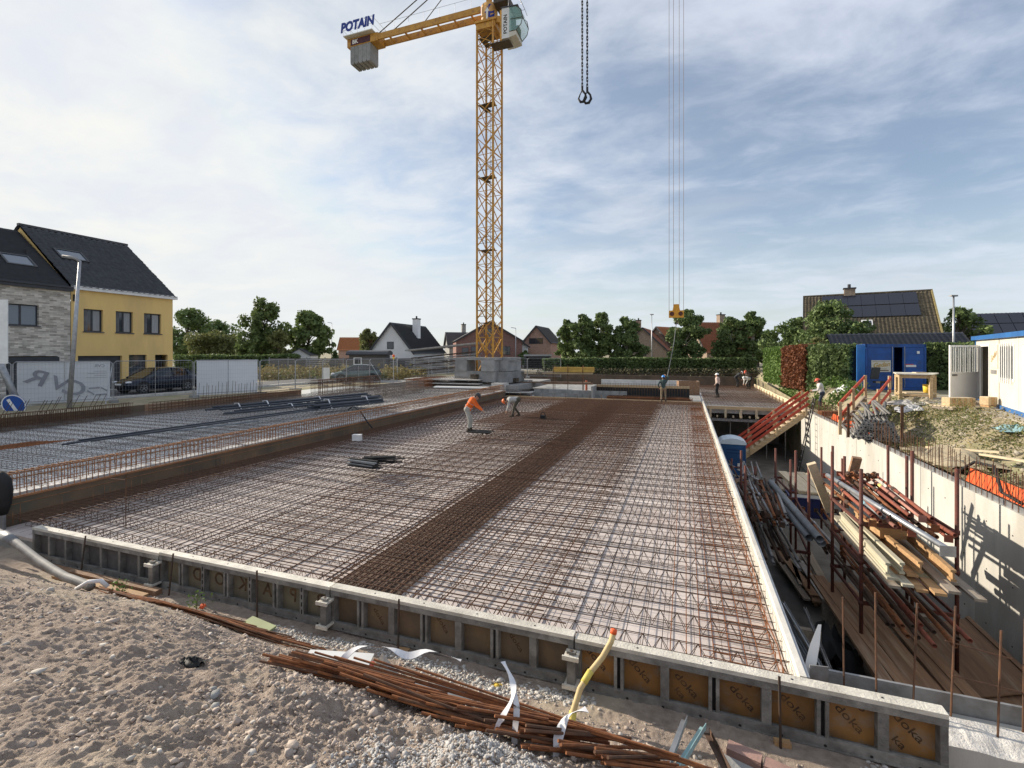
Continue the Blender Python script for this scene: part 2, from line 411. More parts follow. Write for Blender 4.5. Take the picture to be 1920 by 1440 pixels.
# ------------------------------------------------------------------ mesh helpers
class MB:
    def __init__(self):
        self.v, self.f, self.m = [], [], []

    def add(self, vs, fs, mi=0):
        o = len(self.v)
        self.v.extend([tuple(p) for p in vs])
        self.f.extend([tuple(i + o for i in f) for f in fs])
        self.m.extend([mi] * len(fs))
        return self

    def box(self, c, s, rz=0.0, rx=0.0, ry=0.0, mi=0):
        hx, hy, hz_ = s[0] / 2, s[1] / 2, s[2] / 2
        vs = [Vector((x, y, z)) for x in (-hx, hx) for y in (-hy, hy) for z in (-hz_, hz_)]
        if rz or rx or ry:
            mm = Euler((rx, ry, rz)).to_matrix()
            vs = [mm @ p for p in vs]
        c = Vector(c)
        return self.add([p + c for p in vs],
                        [(0, 1, 3, 2), (4, 6, 7, 5), (0, 4, 5, 1), (2, 3, 7, 6), (0, 2, 6, 4), (1, 5, 7, 3)], mi)

    def bx(self, x0, x1, y0, y1, z0, z1, mi=0):
        return self.box(((x0 + x1) / 2, (y0 + y1) / 2, (z0 + z1) / 2), (x1 - x0, y1 - y0, z1 - z0), mi=mi)

    def bar(self, a, b, w, h, mi=0, up=(0, 0, 1)):
        a, b = Vector(a), Vector(b)
        d = (b - a).normalized()
        u = Vector(up)
        if abs(d.dot(u)) > 0.98:
            u = Vector((1, 0, 0))
        s = d.cross(u).normalized()
        t = s.cross(d)
        vs = [p + s * (i * w / 2) + t * (j * h / 2) for p in (a, b) for i in (-1, 1) for j in (-1, 1)]
        return self.add(vs, [(0, 1, 3, 2), (4, 6, 7, 5), (0, 4, 5, 1), (2, 3, 7, 6), (0, 2, 6, 4), (1, 5, 7, 3)], mi)

    def tube(self, a, b, r, n=6, r2=None, cap=True, mi=0):
        return self.path([a, b], r, n, r2, cap, mi)

    def path(self, pts, r, n=6, r2=None, cap=True, mi=0):
        pts = [Vector(p) for p in pts]
        k = len(pts)
        if r2 is None:
            r2 = r
        rs = r if isinstance(r, (list, tuple)) else [r + (r2 - r) * i / (k - 1) for i in range(k)]
        d0 = (pts[1] - pts[0]).normalized()
        u = Vector((0, 0, 1)) if abs(d0.z) < 0.9 else Vector((1, 0, 0))
        vs = []
        for i, p in enumerate(pts):
            d = (pts[min(i + 1, k - 1)] - pts[max(i - 1, 0)]).normalized()
            s = d.cross(u)
            if s.length < 1e-5:
                s = d.cross(Vector((0, 1, 0)))
            s.normalize()
            t = s.cross(d)
            u = t
            for j in range(n):
                a = 2 * PI * j / n
                vs.append(p + (s * math.cos(a) + t * math.sin(a)) * rs[i])
        fs = []
        for i in range(k - 1):
            for j in range(n):
                fs.append((i * n + j, i * n + (j + 1) % n, (i + 1) * n + (j + 1) % n, (i + 1) * n + j))
        if cap:
            fs.append(tuple(range(n - 1, -1, -1)))
            fs.append(tuple((k - 1) * n + j for j in range(n)))
        return self.add(vs, fs, mi)

    def ring(self, c, axis, R1, R2, n=20, w=0.02, mi=0):
        """flat annulus with thickness (pipe end, tyre ...)"""
        c, ax = Vector(c), Vector(axis).normalized()
        u = ax.orthogonal().normalized()
        t = ax.cross(u)
        vs = []
        for (rr, off) in ((R2, -w / 2), (R2, w / 2), (R1, w / 2), (R1, -w / 2)):
            for j in range(n):
                a = 2 * PI * j / n
                vs.append(c + (u * math.cos(a) + t * math.sin(a)) * rr + ax * off)
        fs = []
        for q in range(4):
            for j in range(n):
                fs.append((q * n + j, q * n + (j + 1) % n, ((q + 1) % 4) * n + (j + 1) % n, ((q + 1) % 4) * n + j))
        return self.add(vs, fs, mi)

    def pipe(self, a, b, r, t=0.006, n=12, mi=0, mi2=None):
        """hollow pipe"""
        a, b = Vector(a), Vector(b)
        ax = (b - a).normalized()
        u = ax.orthogonal().normalized()
        w = ax.cross(u)
        vs = []
        for (p, rr) in ((a, r), (b, r), (b, r - t), (a, r - t)):
            for j in range(n):
                an = 2 * PI * j / n
                vs.append(p + (u * math.cos(an) + w * math.sin(an)) * rr)
        fs = []
        for q in range(4):
            for j in range(n):
                fs.append((q * n + j, q * n + (j + 1) % n, ((q + 1) % 4) * n + (j + 1) % n, ((q + 1) % 4) * n + j))
        return self.add(vs, fs, mi)

    def prism(self, poly, h, org=(0, 0, 0), ux=(1, 0, 0), uy=(0, 0, 1), mi=0):
        """polygon in the plane (ux, uy) extruded by h along ux x uy, from org"""
        ux, uy, org = Vector(ux), Vector(uy), Vector(org)
        n = ux.cross(uy).normalized()
        k = len(poly)
        vs = [org + ux * p[0] + uy * p[1] for p in poly] + [org + ux * p[0] + uy * p[1] + n * h for p in poly]
        fs = [tuple(range(k - 1, -1, -1)), tuple(range(k, 2 * k))]
        fs += [(i, (i + 1) % k, k + (i + 1) % k, k + i) for i in range(k)]
        return self.add(vs, fs, mi)

    def ball(self, c, r, n=8, mi=0, rot=None):
        rx, ry, rz = r if isinstance(r, (tuple, list)) else (r, r, r)
        vs, m2 = [], max(3, n // 2)
        for i in range(m2 + 1):
            th = PI * i / m2
            for j in range(n):
                a = 2 * PI * j / n
                p = Vector((rx * math.sin(th) * math.cos(a), ry * math.sin(th) * math.sin(a), rz * math.cos(th)))
                if rot is not None:
                    p = rot @ p
                vs.append(p + Vector(c))
        fs = [(i * n + j, (i + 1) * n + j, (i + 1) * n + (j + 1) % n, i * n + (j + 1) % n) for i in range(m2) for j in range(n)]
        return self.add(vs, fs, mi)

    def mesh(self, name, mats, smooth=False):
        me = bpy.data.meshes.new(name)
        me.from_pydata(self.v, [], self.f)
        for mm in (mats if isinstance(mats, (list, tuple)) else [mats]):
            me.materials.append(mm)
        if len(set(self.m)) > 1:
            me.polygons.foreach_set('material_index', self.m)
        if smooth:
            me.polygons.foreach_set('use_smooth', [True] * len(me.polygons))
        me.update()
        return me

    def build(self, name, mats, parent=None, smooth=False, loc=None, rz=0.0):
        return link(name, self.mesh(name, mats, smooth), parent, loc, rz)


def link(name, me, parent=None, loc=None, rz=0.0):
    o = bpy.data.objects.new(name, me)
    COL.objects.link(o)
    if parent is not None:
        o.parent = parent
    if loc is not None:
        o.location = loc
    if rz:
        o.rotation_euler = (0, 0, rz)
    return o


def tag(o, label, cat, group=None, kind=None):
    o['label'] = label
    o['category'] = cat
    if group:
        o['group'] = group
    if kind:
        o['kind'] = kind
    return o


def thing(name, label, cat, loc=(0, 0, 0), rz=0.0, group=None):
    o = bpy.data.objects.new(name, None)
    o.empty_display_size = 0.2
    COL.objects.link(o)
    o.location = loc
    o.rotation_euler = (0, 0, rz)
    return tag(o, label, cat, group)


def struct(o, label=None):
    o['kind'] = 'structure'
    if label:
        o['label'] = label
    return o


def children(o):
    return [c for c in bpy.data.objects if c.parent == o]


def dup(root, loc, rz, label, group=None):
    def cp(o, par):
        c = o.copy()
        COL.objects.link(c)
        c.parent = par
        for ch in list(o.children):
            cp(ch, c)
        return c
    r = cp(root, None)
    r.location = loc
    r.rotation_euler = (0, 0, rz)
    r['label'] = label
    if group:
        r['group'] = group
    return r


def text_mesh(s, size, mirror=False, extrude=0.002, shear=0.0, bold=0.0):
    cu = bpy.data.curves.new('text', 'FONT')
    cu.body = s
    cu.size = size
    cu.extrude = extrude
    cu.shear = shear
    cu.offset = bold
    cu.align_x = 'CENTER'
    cu.align_y = 'CENTER'
    cu.resolution_u = 3
    o = bpy.data.objects.new('text', cu)
    COL.objects.link(o)
    dg = bpy.context.evaluated_depsgraph_get()
    me = bpy.data.meshes.new_from_object(o.evaluated_get(dg))
    bpy.data.objects.remove(o)
    if mirror:
        for v in me.vertices:
            v.co.x = -v.co.x
    return me


def text_obj(name, s, size, material, parent, loc, rot, mirror=False, extrude=0.002, shear=0.0, bold=0.0, sx=1.0):
    me = text_mesh(s, size, mirror, extrude, shear, bold)
    me.materials.clear()
    me.materials.append(material)
    o = link(name, me, parent, loc)
    o.rotation_euler = rot
    o.scale = (sx, 1, 1)
    return o


def np_mesh(name, verts, faces, material, smooth=False):
    verts = np.asarray(verts, dtype=np.float32).reshape(-1, 3)
    faces = np.asarray(faces, dtype=np.int32)
    k = faces.shape[1]
    me = bpy.data.meshes.new(name)
    me.vertices.add(len(verts))
    me.vertices.foreach_set('co', verts.ravel())
    me.loops.add(faces.size)
    me.loops.foreach_set('vertex_index', faces.ravel())
    me.polygons.add(len(faces))
    me.polygons.foreach_set('loop_start', np.arange(0, faces.size, k, dtype=np.int32))
    me.update(calc_edges=True)
    if smooth:
        me.polygons.foreach_set('use_smooth', np.ones(len(faces), dtype=bool))
    for mm in (material if isinstance(material, (list, tuple)) else [material]):
        me.materials.append(mm)
    me.validate()
    return me


def vnoise(x, y, seed=0):
    xi, yi = np.floor(x).astype(np.int64), np.floor(y).astype(np.int64)
    xf, yf = x - xi, y - yi

    def h(a, b):
        n = (a * 374761393 + b * 668265263 + seed * 974711) & 0x7fffffff
        n = ((n ^ (n >> 13)) * 1274126177) & 0x7fffffff
        return ((n ^ (n >> 16)) & 0xffff) / 65535.0
    u, v = xf * xf * (3 - 2 * xf), yf * yf * (3 - 2 * yf)
    return (h(xi, yi) * (1 - u) + h(xi + 1, yi) * u) * (1 - v) + (h(xi, yi + 1) * (1 - u) + h(xi + 1, yi + 1) * u) * v


def fbm(x, y, octs=5, seed=0):
    a, s, t = 0.5, 0.0, 0.0
    for i in range(octs):
        s = s + a * vnoise(x, y, seed + i * 17)
        t += a
        a *= 0.5
        x, y = x * 2.03 + 11.3, y * 2.03 + 5.7
    return s / t - 0.5


def sstep(x, a, b):
    t = np.clip((x - a) / (b - a), 0, 1)
    return t * t * (3 - 2 * t)

# ================================================================== SETTING
def near_h(X, Y, fine=True):
    X, Y = np.asarray(X, float), np.asarray(Y, float)
    t = 5.2 - Y
    t0 = 0.55 + 0.35 * sstep(X, -1.2, 0.8) + 0.35 * fbm(X * 0.5, Y * 0.0 + 3.3, 3, 5)
    e = t - t0
    e = 0.5 * (e + np.sqrt(e * e + 0.06))
    z = -0.27 + 2.25 * (1 - np.exp(-e / 2.6))
    z = z - 0.18 * sstep(X, 1.4, 2.6) * (1 - sstep(t, 0.6, 1.8))
    # small heaps
    for (cx, cy, r, h) in ((-1.10, 2.45, 0.36, 0.20), (-0.72, 2.22, 0.34, 0.16), (-2.55, 2.75, 0.42, 0.12), (-4.6, 3.1, 0.8, 0.10),
                           (-3.2, 3.05, 0.5, 0.09), (-6.4, 3.9, 0.7, 0.12)):
        z = z + h * np.exp(-(((X - cx) ** 2 + (Y - cy) ** 2) / r ** 2))
    right = 0.12 + 1.2 * sstep(X, 7.0, 9.6)
    z = z * (1 - sstep(X, 4.0, 6.6)) + right * sstep(X, 4.0, 6.6)
    if fine:
        rough = 0.35 + 0.65 * sstep(t, 0.5, 1.6)
        soft = 1 - 0.68 * sstep(1.6 - Y - 0.25 * (X + 3), -0.4, 1.2)      # trodden path close to the camera
        z = z + rough * soft * (0.18 * fbm(X * 1.1, Y * 1.1, 4, 1) + 0.11 * fbm(X * 4.2, Y * 4.2, 4, 9)
                                + 0.075 * np.abs(fbm(X * 11, Y * 11, 3, 21)) + 0.05 * np.abs(fbm(X * 24, Y * 24, 2, 33)) + 0.028 * fbm(X * 47, Y * 47, 2, 41))
    return z


gx = np.concatenate([np.arange(-13.2, -7.0, .05), np.arange(-7.0, -4.2, .022), np.arange(-4.2, 0.9, .0125), np.arange(.9, 8.61, .06)])
gy = np.concatenate([np.arange(-2.6, .9, .08), np.arange(.9, 3.6, .0125), np.arange(3.6, 5.3, .022), [5.31]])
nx, ny = len(gx), len(gy)
GX, GY = np.meshgrid(gx, gy)
GZ = near_h(GX, GY)
idx = np.arange(nx * ny).reshape(ny, nx)
quads = np.stack([idx[:-1, :-1], idx[:-1, 1:], idx[1:, 1:], idx[1:, :-1]], -1).reshape(-1, 4)
soil_near = link('foreground_soil', np_mesh('foreground_soil', np.stack([GX, GY, GZ], -1), quads, SOIL, True))
struct(soil_near)


def right_h(X, Y):
    base = 0.13 + 1.2 * sstep(X, 7.0, 9.7 - 1.6 * sstep(Y, 25, 31)) + 0.0 * Y
    rough = sstep(X, 6.6, 7.4) * (1 - 0.7 * sstep(X, 9.4, 10.5))
    return base + rough * (0.55 * fbm(X * 0.7, Y * 0.7, 4, 3) + 0.16 * fbm(X * 3.0, Y * 3.0, 3, 8))


def far_h(X, Y):
    z = np.full_like(X, 1.03)
    z = z - 0.16 * sstep(Y, 24, 36) * (1 - sstep(X, -24, -10)) * (1 - sstep(Y, 44, 60)) * sstep(X, -80, -60)
    z = np.where(X > 6.3, right_h(X, Y), z)
    z = np.where((X > -13.1) & (X < 6.46) & (Y < 5.4), -1.6, z)
    z = np.where((X > 6.3) & (X < 8.5) & (Y < 5.2), -1.6, z)
    return z


xs = np.concatenate([[-1500, -500, -200, -110, -80, -60, -45, -36, -30, -26, -23.3, -12.6, 6.45], np.arange(6.75, 14.1, 0.3),
                     [16, 20, 26, 34, 50, 80, 150, 400, 1500]])
ys = np.concatenate([[-1200, -300, -60, -15, -2.5, 5.315], np.arange(5.7, 36, 0.35), [38, 40, 43, 46, 49, 52, 56, 60, 70, 90, 140, 260, 600, 2000]])
FX, FY = np.meshgrid(xs, ys)
FZ = far_h(FX, FY)
vs = np.stack([FX, FY, FZ], -1).reshape(-1, 3)
fidx = np.arange(len(xs) * len(ys)).reshape(len(ys), len(xs))
fq = []
HX0, HX1, HY0, HY1 = -23.3, 6.45, 5.315, 52.0
for j in range(len(ys) - 1):
    for i in range(len(xs) - 1):
        cx, cy = (xs[i] + xs[i + 1]) / 2, (ys[j] + ys[j + 1]) / 2
        if HX0 < cx < HX1 and HY0 < cy < HY1:
            continue
        fq.append((fidx[j, i], fidx[j, i + 1], fidx[j + 1, i + 1], fidx[j + 1, i]))
n0 = len(vs)
sk = [(HX0, HY0, -.35), (HX1, HY0, -.35), (HX1, HY1, 1.0), (HX0, HY1, 1.0)]
vs = np.concatenate([vs, np.array([(x, y, z) for x, y, z in sk] + [(x, y, -3.3) for x, y, z in sk])])
for q in range(4):
    fq.append((n0 + q, n0 + (q + 1) % 4, n0 + 4 + (q + 1) % 4, n0 + 4 + q))
struct(link('ground', np_mesh('ground', vs, fq, BANK, True)))

struct(MB().bx(-23.3, 6.45, 5.2, 52, -3.25, -3.02).build('pit_floor', mat('pit_concrete', (0.20, 0.19, 0.175), (0.12, 0.115, 0.105), 0.95, 0, 1.5, 0.4, 25, 8)))
# road on the left with kerb and pavement, a side street beyond the fence
mb = MB()
mb.bx(-33.0, -28.2, -40, 62, 0.6, 1.045)
struct(mb.build('road', ASPHALT))
struct(MB().bx(-34.4, -33.0, -40, 24.2, 0.6, 1.15).build('pavement', PAVE))
struct(MB().bx(-28.2, -27.9, -40, 30, 0.6, 1.14).build('kerb', CONC_L))
struct(MB().bx(-70, -33.0, 36, 41.5, 0.5, 1.05).build('side_street', ASPHALT))
struct(MB().bx(-28.2, -12, 34.5, 44, 0.5, 0.93).build('gravel_yard', PAVE))
struct(MB().bx(9.6, 22, 14, 29.5, 0.9, 1.36).build('cabin_yard', mat('yard', (0.42, 0.38, 0.31), (0.32, 0.29, 0.24), 0.95, 0, 3, 0.5, 30, 8)))
struct(MB().bx(-23, 6.3, 51.6, 51.9, -.2, 1.06).build('earth_bank', mat('earth_dark', (0.12, 0.085, 0.06), (0.075, 0.055, 0.04), .95, 0, 1, .6, 8)))
struct(MB().bx(-300, 300, 62, 66, 0.7, 1.06).build('far_street', PAVE))

# ------------------------------------------------------------------ slabs of precast planks
def plank_slab(name, X0, X1, Y0, Y1, z, m, cols, w=2.4):
    s = MB().bx(X0, X1, Y0, Y1, z - 0.28, z - 0.062).build(name, CONC_G)
    struct(s)
    cw = (X1 - X0) / cols
    n = int(math.ceil((Y1 - Y0) / w))
    for c in range(cols):
        me = MB().bx(0.006, cw - 0.006, 0.006, w - 0.012, -0.06, 0).mesh('precast_plank', m)
        for i in range(n):
            y = Y0 + i * w
            if y + w > Y1 + 0.02:
                me2 = MB().bx(0.006, cw - 0.006, 0.006, Y1 - y, -0.06, 0).mesh('precast_plank', m)
                link('precast_plank', me2, s, (X0 + c * cw, y, z))
            else:
                link('precast_plank', me, s, (X0 + c * cw, y, z - 0.003 * ((i * 7 + c * 3) % 3)))
    return s


plank_slab('main_slab', -12.6, 1.04, 5.34, 33.6, 0.0, PLANK, 2)
bt = MB().bx(-4.92, -3.82, 5.35, 33.5, 0.003, 0.012).build('beam_shade_strip', mat('rust_shade', (0.13, 0.085, 0.06), (0.07, 0.05, 0.04), .9, 0, 1.2), bpy.data.objects['main_slab'])  # flat rust-brown strip on the planks, dark to paint the beam's shaded depth
plank_slab('raised_slab', -23.2, -12.78, 5.34, 33.6, 0.60, PLANK_G, 2)
plank_slab('rear_slab', 1.1, 6.2, 32.2, 51.5, 0.0, PLANK_G, 1)
struct(MB().bx(-23.2, 1.08, 33.65, 52, -0.3, 0.04).build('rear_floor', CONC_G))

# basement walls
wall = thing('basement_wall', 'tall pale concrete basement wall with starter bars along the pit', 'wall', (6.22, 5.8, 0))
wl_len = 25.6
seg = 2.7
k = 0
y = 0.0
while y < wl_len - 0.1:
    L = min(seg, wl_len - y)
    me = MB().bx(0, 0.24, 0.007, L - 0.007, -3.05, 0.25).mesh('wall_panel', CONC)
    link('wall_panel', me, wall, (0.003 * (k % 2), y, 0))
    for hy in (.45, 1.35, 2.25):
        for hz_ in (-2.5, -1.3, -.25):
            MB().tube((-.004, 0, 0), (.01, 0, 0), .017, 8).build('tie_hole', BLACK, wall, loc=(0, y + hy + .02 * math.sin(hz_ * 9 + y), hz_))
    y += L
    k += 1
MB().bx(0.06, 0.075, 0.3, wl_len - 0.3, 0.252, 0.36).build('water_stop_sheet', GALV, wall)
sb = MB().tube((0, 0, 0.2), (0, 0, 1.02), 0.008, 5).mesh('starter_bar', RUST)
yy = 1.2
i = 0
while yy < wl_len - 1:
    for xo in (0.035, 0.2):
        o = link('starter_bar', sb, wall, (xo + random.uniform(-.01, .01), yy + random.uniform(-.03, .03), random.uniform(-.06, .05)))
        o.rotation_euler = (random.uniform(-.03, .03), random.uniform(-.03, .03), 0)
    yy += 0.21
    i += 1
MB().tube((0.12, 1.3, 0.75), (0.12, 9.5, 0.77), 0.006, 5).build('tie_bar', RUST, wall)

fw = thing('front_wall', 'low concrete wall with tall starter bars crossing the front of pit', 'wall', (0, 5.36, 0))
MB().bx(-12.6, 6.2, 0.0, 0.3, -3.05, -0.285).build('wall_body', CONC_G, fw)
top = MB()
NXW = 120
prev = None
for i in range(NXW + 1):
    x = 1.25 + (6.2 - 1.25) * i / NXW
    za = -0.05 + 0.05 * float(fbm(np.array(x * 3), np.array(1.0), 4, 3))
    zb = -0.03 + 0.05 * float(fbm(np.array(x * 3), np.array(4.0), 4, 6))
    zm = -0.02 + 0.07 * float(fbm(np.array(x * 5), np.array(8.0), 4, 9))
    top.v += [(x, -0.04, -0.9), (x, -0.04, za), (x, 0.16, zm), (x, 0.36, zb), (x, 0.36, -0.9)]
for i in range(NXW):
    for j in range(4):
        a = i * 5 + j
        top.f.append((a, a + 5, a + 6, a + 1))
        top.m.append(0 if j in (0, 3) else 1)
top.f.append((0, 1, 2, 3, 4))
top.m.append(0)
top.build('rough_cap', [CONC, CONC_L], fw)
MB().bx(1.2, 6.15, 0.60, 0.63, -0.6, 0.06).build('edge_sheet', GALV_DULL, fw)
MB().bx(1.2, 6.15, 0.37, 0.59, -1.0, -0.12).build('ledge', CONC, fw)
long_bar = MB().tube((0, 0, -0.3), (0, 0, 0.95), 0.009, 6).mesh('starter_bar', RUST)
for (x, yo, h) in ((1.53, .42, 0.), (1.83, .5, .05), (2.12, .45, 0.02), (2.45, .52, 0.03), (2.66, .22, -0.02), (2.98, .5, 0.02), (3.14, .2, -.02), (3.5, .48, 0.05),
                   (3.66, .2, 0), (4.0, .5, 0), (4.3, .2, 0), (4.8, .4, 0), (5.3, .3, 0)):
    o = link('starter_bar', long_bar, fw, (x, yo, h))
    o.rotation_euler = (random.uniform(-.025, .025), random.uniform(-.03, .05), 0)
MB().tube((2.45, .5, 0.30), (2.99, .5, .26), 0.007, 5).build('tie_bar', RUST, fw)
MB().tube((2.4, .52, 0.62), (2.9, .5, .56), 0.007, 5).build('tie_bar', RUST, fw)

# end wall of the pit below the rear slab, columns of dark props
pe = thing('basement_entrance', 'dark open basement edge with timber formwork joists beneath rear slab', 'formwork', (1.1, 32.1, 0))
MB().bx(0, 5.1, -0.05, 0.0, -0.02, 0.16).build('edge_board', WOOD_L, pe)
MB().bx(0, 5.1, -0.02, 0.1, -0.75, -0.60).build('steel_beam', GALV_DULL, pe)
for i in range(11):
    MB().bx(0.25 + i * 0.45, 0.33 + i * 0.45, -0.25 + 0.02 * (i % 3), 0.1, -0.50, -0.40).build('joist', WOOD_P, pe)
for i in range(6):
    MB().bx(0.3 + i * 0.85, 0.42 + i * 0.85, -0.12, -0.03, -0.55, 0.02).build('upright', WOOD_P, pe)
for i in range(5):
    MB().tube((0.5 + i * 1.0, 0.3, -3.0), (0.5 + i * 1.0, 0.3, -0.6), 0.03, 8).build('prop', GALV_DULL, pe)
MB().bx(-0.05, 5.1, 6.0, 6.2, -3.0, -0.3).build('inner_wall', CONC_G, pe)

# edge forms of the slabs
ef = thing('slab_edge_form', 'white board edge form along the right side of main slab', 'formwork', (1.05, 5.35, 0))
for i in range(10):
    MB().bx(0, 0.06, i * 2.82 + 0.004, (i + 1) * 2.82 - 0.004, -0.28, 0.30 + 0.004 * (i % 2)).build('board', mat('white_board', (0.66, 0.63, 0.57), (0.53, 0.50, 0.44), 0.7, 0, 2, 0.2, 40, 6, c3=(0.42, 0.38, 0.32), s3=1.2), ef)
MB().bx(0.062, 0.09, 0.02, 28.2, 0.15, 0.292).build('steel_angle', GALV, ef)

rf = thing('rear_edge_form', 'sunlit timber edge form running beside the green hedge', 'formwork', (6.22, 32.2, 0))
for i in range(7):
    MB().bx(0, 0.07, i * 2.75 + 0.01, (i + 1) * 2.75 - 0.01, -0.3, 0.42 + 0.02 * (i % 2)).build('board', WOOD_P, rf)
for i in range(14):
    MB().bx(-0.05, -0.004, i * 1.4 + 0.1, i * 1.4 + 0.18, 0.0, 0.34).build('batten', WOOD_L, rf)

kb = thing('retaining_board', 'rust brown boards behind the wall cages at the back of raised slab', 'formwork', (-23.22, 5.4, .6))
for i in range(10):
    MB().bx(-.03, .03, i * 1.9 + .005, i * 1.9 + 1.895, -.02, .46 + .01 * (i % 3)).build('board', BOARD_DK if i < 5 else WOOD_BR, kb)

# step between the slabs: rusty board and stirrup cage
st = thing('step_form', 'rust stained board closing the step up to the raised slab', 'formwork', (-12.66, 5.34, 0))
for i in range(12):
    MB().bx(-0.03, 0.03, i * 2.35 + 0.006, (i + 1) * 2.35 - 0.006, -0.02, 0.57 + 0.006 * (i % 3)).build('board', BOARD_DK, st)
MB().bx(0.031, 0.05, 0.0, 28.2, 0.53, 0.575).build('top_batten', mat('batten_rust', (0.33, 0.16, 0.075), (0.24, 0.11, 0.055), 0.9, 0, 3), st)

# ================================================================== REINFORCEMENT
def girder_mesh(L, m, h=0.19, pitch=0.2, r=0.0042):
    mb = MB()
    n = int(L / pitch)
    mb.tube((0, 0, h), (L, 0, h), 0.006, 4, cap=False)
    for s in (-1, 1):
        mb.tube((0, s * 0.055, 0.012), (L, s * 0.055, 0.012), r, 4, cap=False)
        for i in range(n):
            x = i * pitch
            mb.tube((x, s * 0.055, 0.005), (x + pitch / 2, s * 0.006, h), r, 3, cap=False)
            mb.tube((x + pitch / 2, s * 0.006, h), (x + pitch, s * 0.055, 0.005), r, 3, cap=False)
    return mb.mesh('lattice_girder', m)


def bars(parent, name, a, b, r, m, pos, jit=0.0, rot=0.0):
    """many copies of one bar from a to b at offsets pos"""
    me = MB().tube(a, b, r, 5, cap=False).mesh(name, m)
    for p in pos:
        o = link(name, me, parent, (p[0] + random.uniform(-jit, jit), p[1] + random.uniform(-jit, jit), p[2] + random.uniform(0, jit * 0.3)))
        if rot:
            o.rotation_euler = (0, 0, random.uniform(-rot, rot))


mesh1 = thing('main_reinforcement', 'rusty reinforcement grid with lattice girders covering the main slab', 'reinforcement', (0, 0, 0))
g = girder_mesh(13.4, RUST_DK)
y = 5.75
while y < 33.2:
    link('lattice_girder', g, mesh1, (-12.4 + random.uniform(-.06, .06), y, 0.002))
    y += 0.6
# stepped band of close crosswise bars
pos = []
y = 5.50
i = 0
while y < 33.4:
    pos.append((-7.85 + (0.28 if i % 2 else 0) + random.uniform(-.1, .1), y, 0.205))
    y += 0.15 - 0.03 * min(1, (y - 5) / 25)
    i += 1
bars(mesh1, 'cross_bar', (0, 0, 0), (6.2, 0, 0), 0.0088, RUST, pos, 0.012, 0.004)
# lengthwise bars of the left field
pos = [(-12.45 + k * 0.2 + random.uniform(-.03, .03), 5.5, 0.21) for k in range(25)]
bars(mesh1, 'long_bar', (0, 0, 0), (0, 27.6, 0), 0.0075, RUST, pos, 0.01, 0.0006)
# dark hidden beam: dense bars on two levels
pos = [(-4.97 + k * 0.12, 5.45, zq) for k in range(11) for zq in (0.05, 0.19)]
pos += [(-7.6 + k * .4, 5.45, .195) for k in range(6)] + [(-3.4 + k * .4, 5.45, .195) for k in range(5)]
bars(mesh1, 'beam_bar', (0, 0, 0), (0, 28.0, 0), 0.0095, RUST, pos, 0.008, 0.0005)
pos = [(-6.7 + k * .13, 17.5, .2) for k in range(12)] + [(-3.6 + k * .13, 17.5, .2) for k in range(11)]
bars(mesh1, 'beam_bar', (0, 0, 0), (0, 16.0, 0), 0.0085, RUST_DK, pos, 0.01, 0.0006)
# second band, rusty, at the right edge: mesh and U-shaped edge stirrups
pos = [(-0.15 + k * 0.15, 5.5, 0.19) for k in range(8)]
bars(mesh1, 'long_bar', (0, 0, 0), (0, 27.6, 0), 0.006, RUST_OR, pos, 0.01, 0.0006)
u = MB().path([(-0.75, 0, 0.20), (0.0, 0, 0.20), (0.03, 0, 0.18), (0.03, 0, 0.06), (0, 0, 0.035), (-0.6, 0, 0.035)], 0.0055, 5).mesh('edge_stirrup', RUST_OR)
y = 5.5
i = 0
while y < 33.3:
    o = link('edge_stirrup', u, mesh1, (0.92 + random.uniform(-.03, .03), y + random.uniform(-.02, .02), 0.0))
    o.rotation_euler = (random.uniform(-.15, .15), 0, random.uniform(-.06, .06))
    y += 0.2
# longer wavy bar along the edge, and bent hooks near the front corner
mb = MB()
mb.path([(0.93 + 0.02 * math.sin(k * 1.7), 5.45 + k * 0.5, 0.235 + 0.012 * math.sin(k * 2.3)) for k in range(57)], 0.008, 5)
mb.build('edge_bar', RUST_OR, mesh1)
# thin welded mesh on the whole field
mb = MB()
for k in range(45):
    x = -12.5 + k * 0.3
    mb.tube((x, 5.4, 0.03), (x, 33.4, 0.03), 0.003, 3, cap=False)
y = 5.5
while y < 33.4:
    mb.tube((-1.9, y, 0.2), (1.02, y + .01, 0.2), 0.0048, 3, cap=False)
    y += 0.2
for k in range(9):
    x = -1.85 + k * 0.2
    mb.tube((x, 5.4, 0.208), (x + .02, 33.4, 0.208), 0.0048, 3, cap=False)
y = 5.6
while y < 33.3:
    mb.tube((-12.5, y, 0.2), (-7.7, y + .01, 0.2), 0.0045, 3, cap=False)
    y += 0.6
o = mb.build('welded_mesh', RUST_DK, mesh1)
o['kind'] = 'stuff'
# shorter rusty mats near the far end and beside the step
mb = MB()
for (x0, x1, y0, y1, sp) in ((-9.3, -6.6, 20.2, 24.6, 0.065), (-12.5, -11.2, 5.5, 31, 0.085), (-12.3, -6.5, 29.5, 33.3, 0.11), (-1.4, 1.0, 31.0, 33.3, .08)):
    x = x0
    while x < x1:
        mb.tube((x, y0, 0.225), (x, y1, 0.225), 0.006, 3, cap=False)
        x += sp
    y = y0
    while y < y1:
        mb.tube((x0, y, 0.235), (x1, y, 0.235), 0.005, 3, cap=False)
        y += sp * 1.6
o = mb.build('fine_mesh', RUST_OR if False else RUST, mesh1)
o['kind'] = 'stuff'

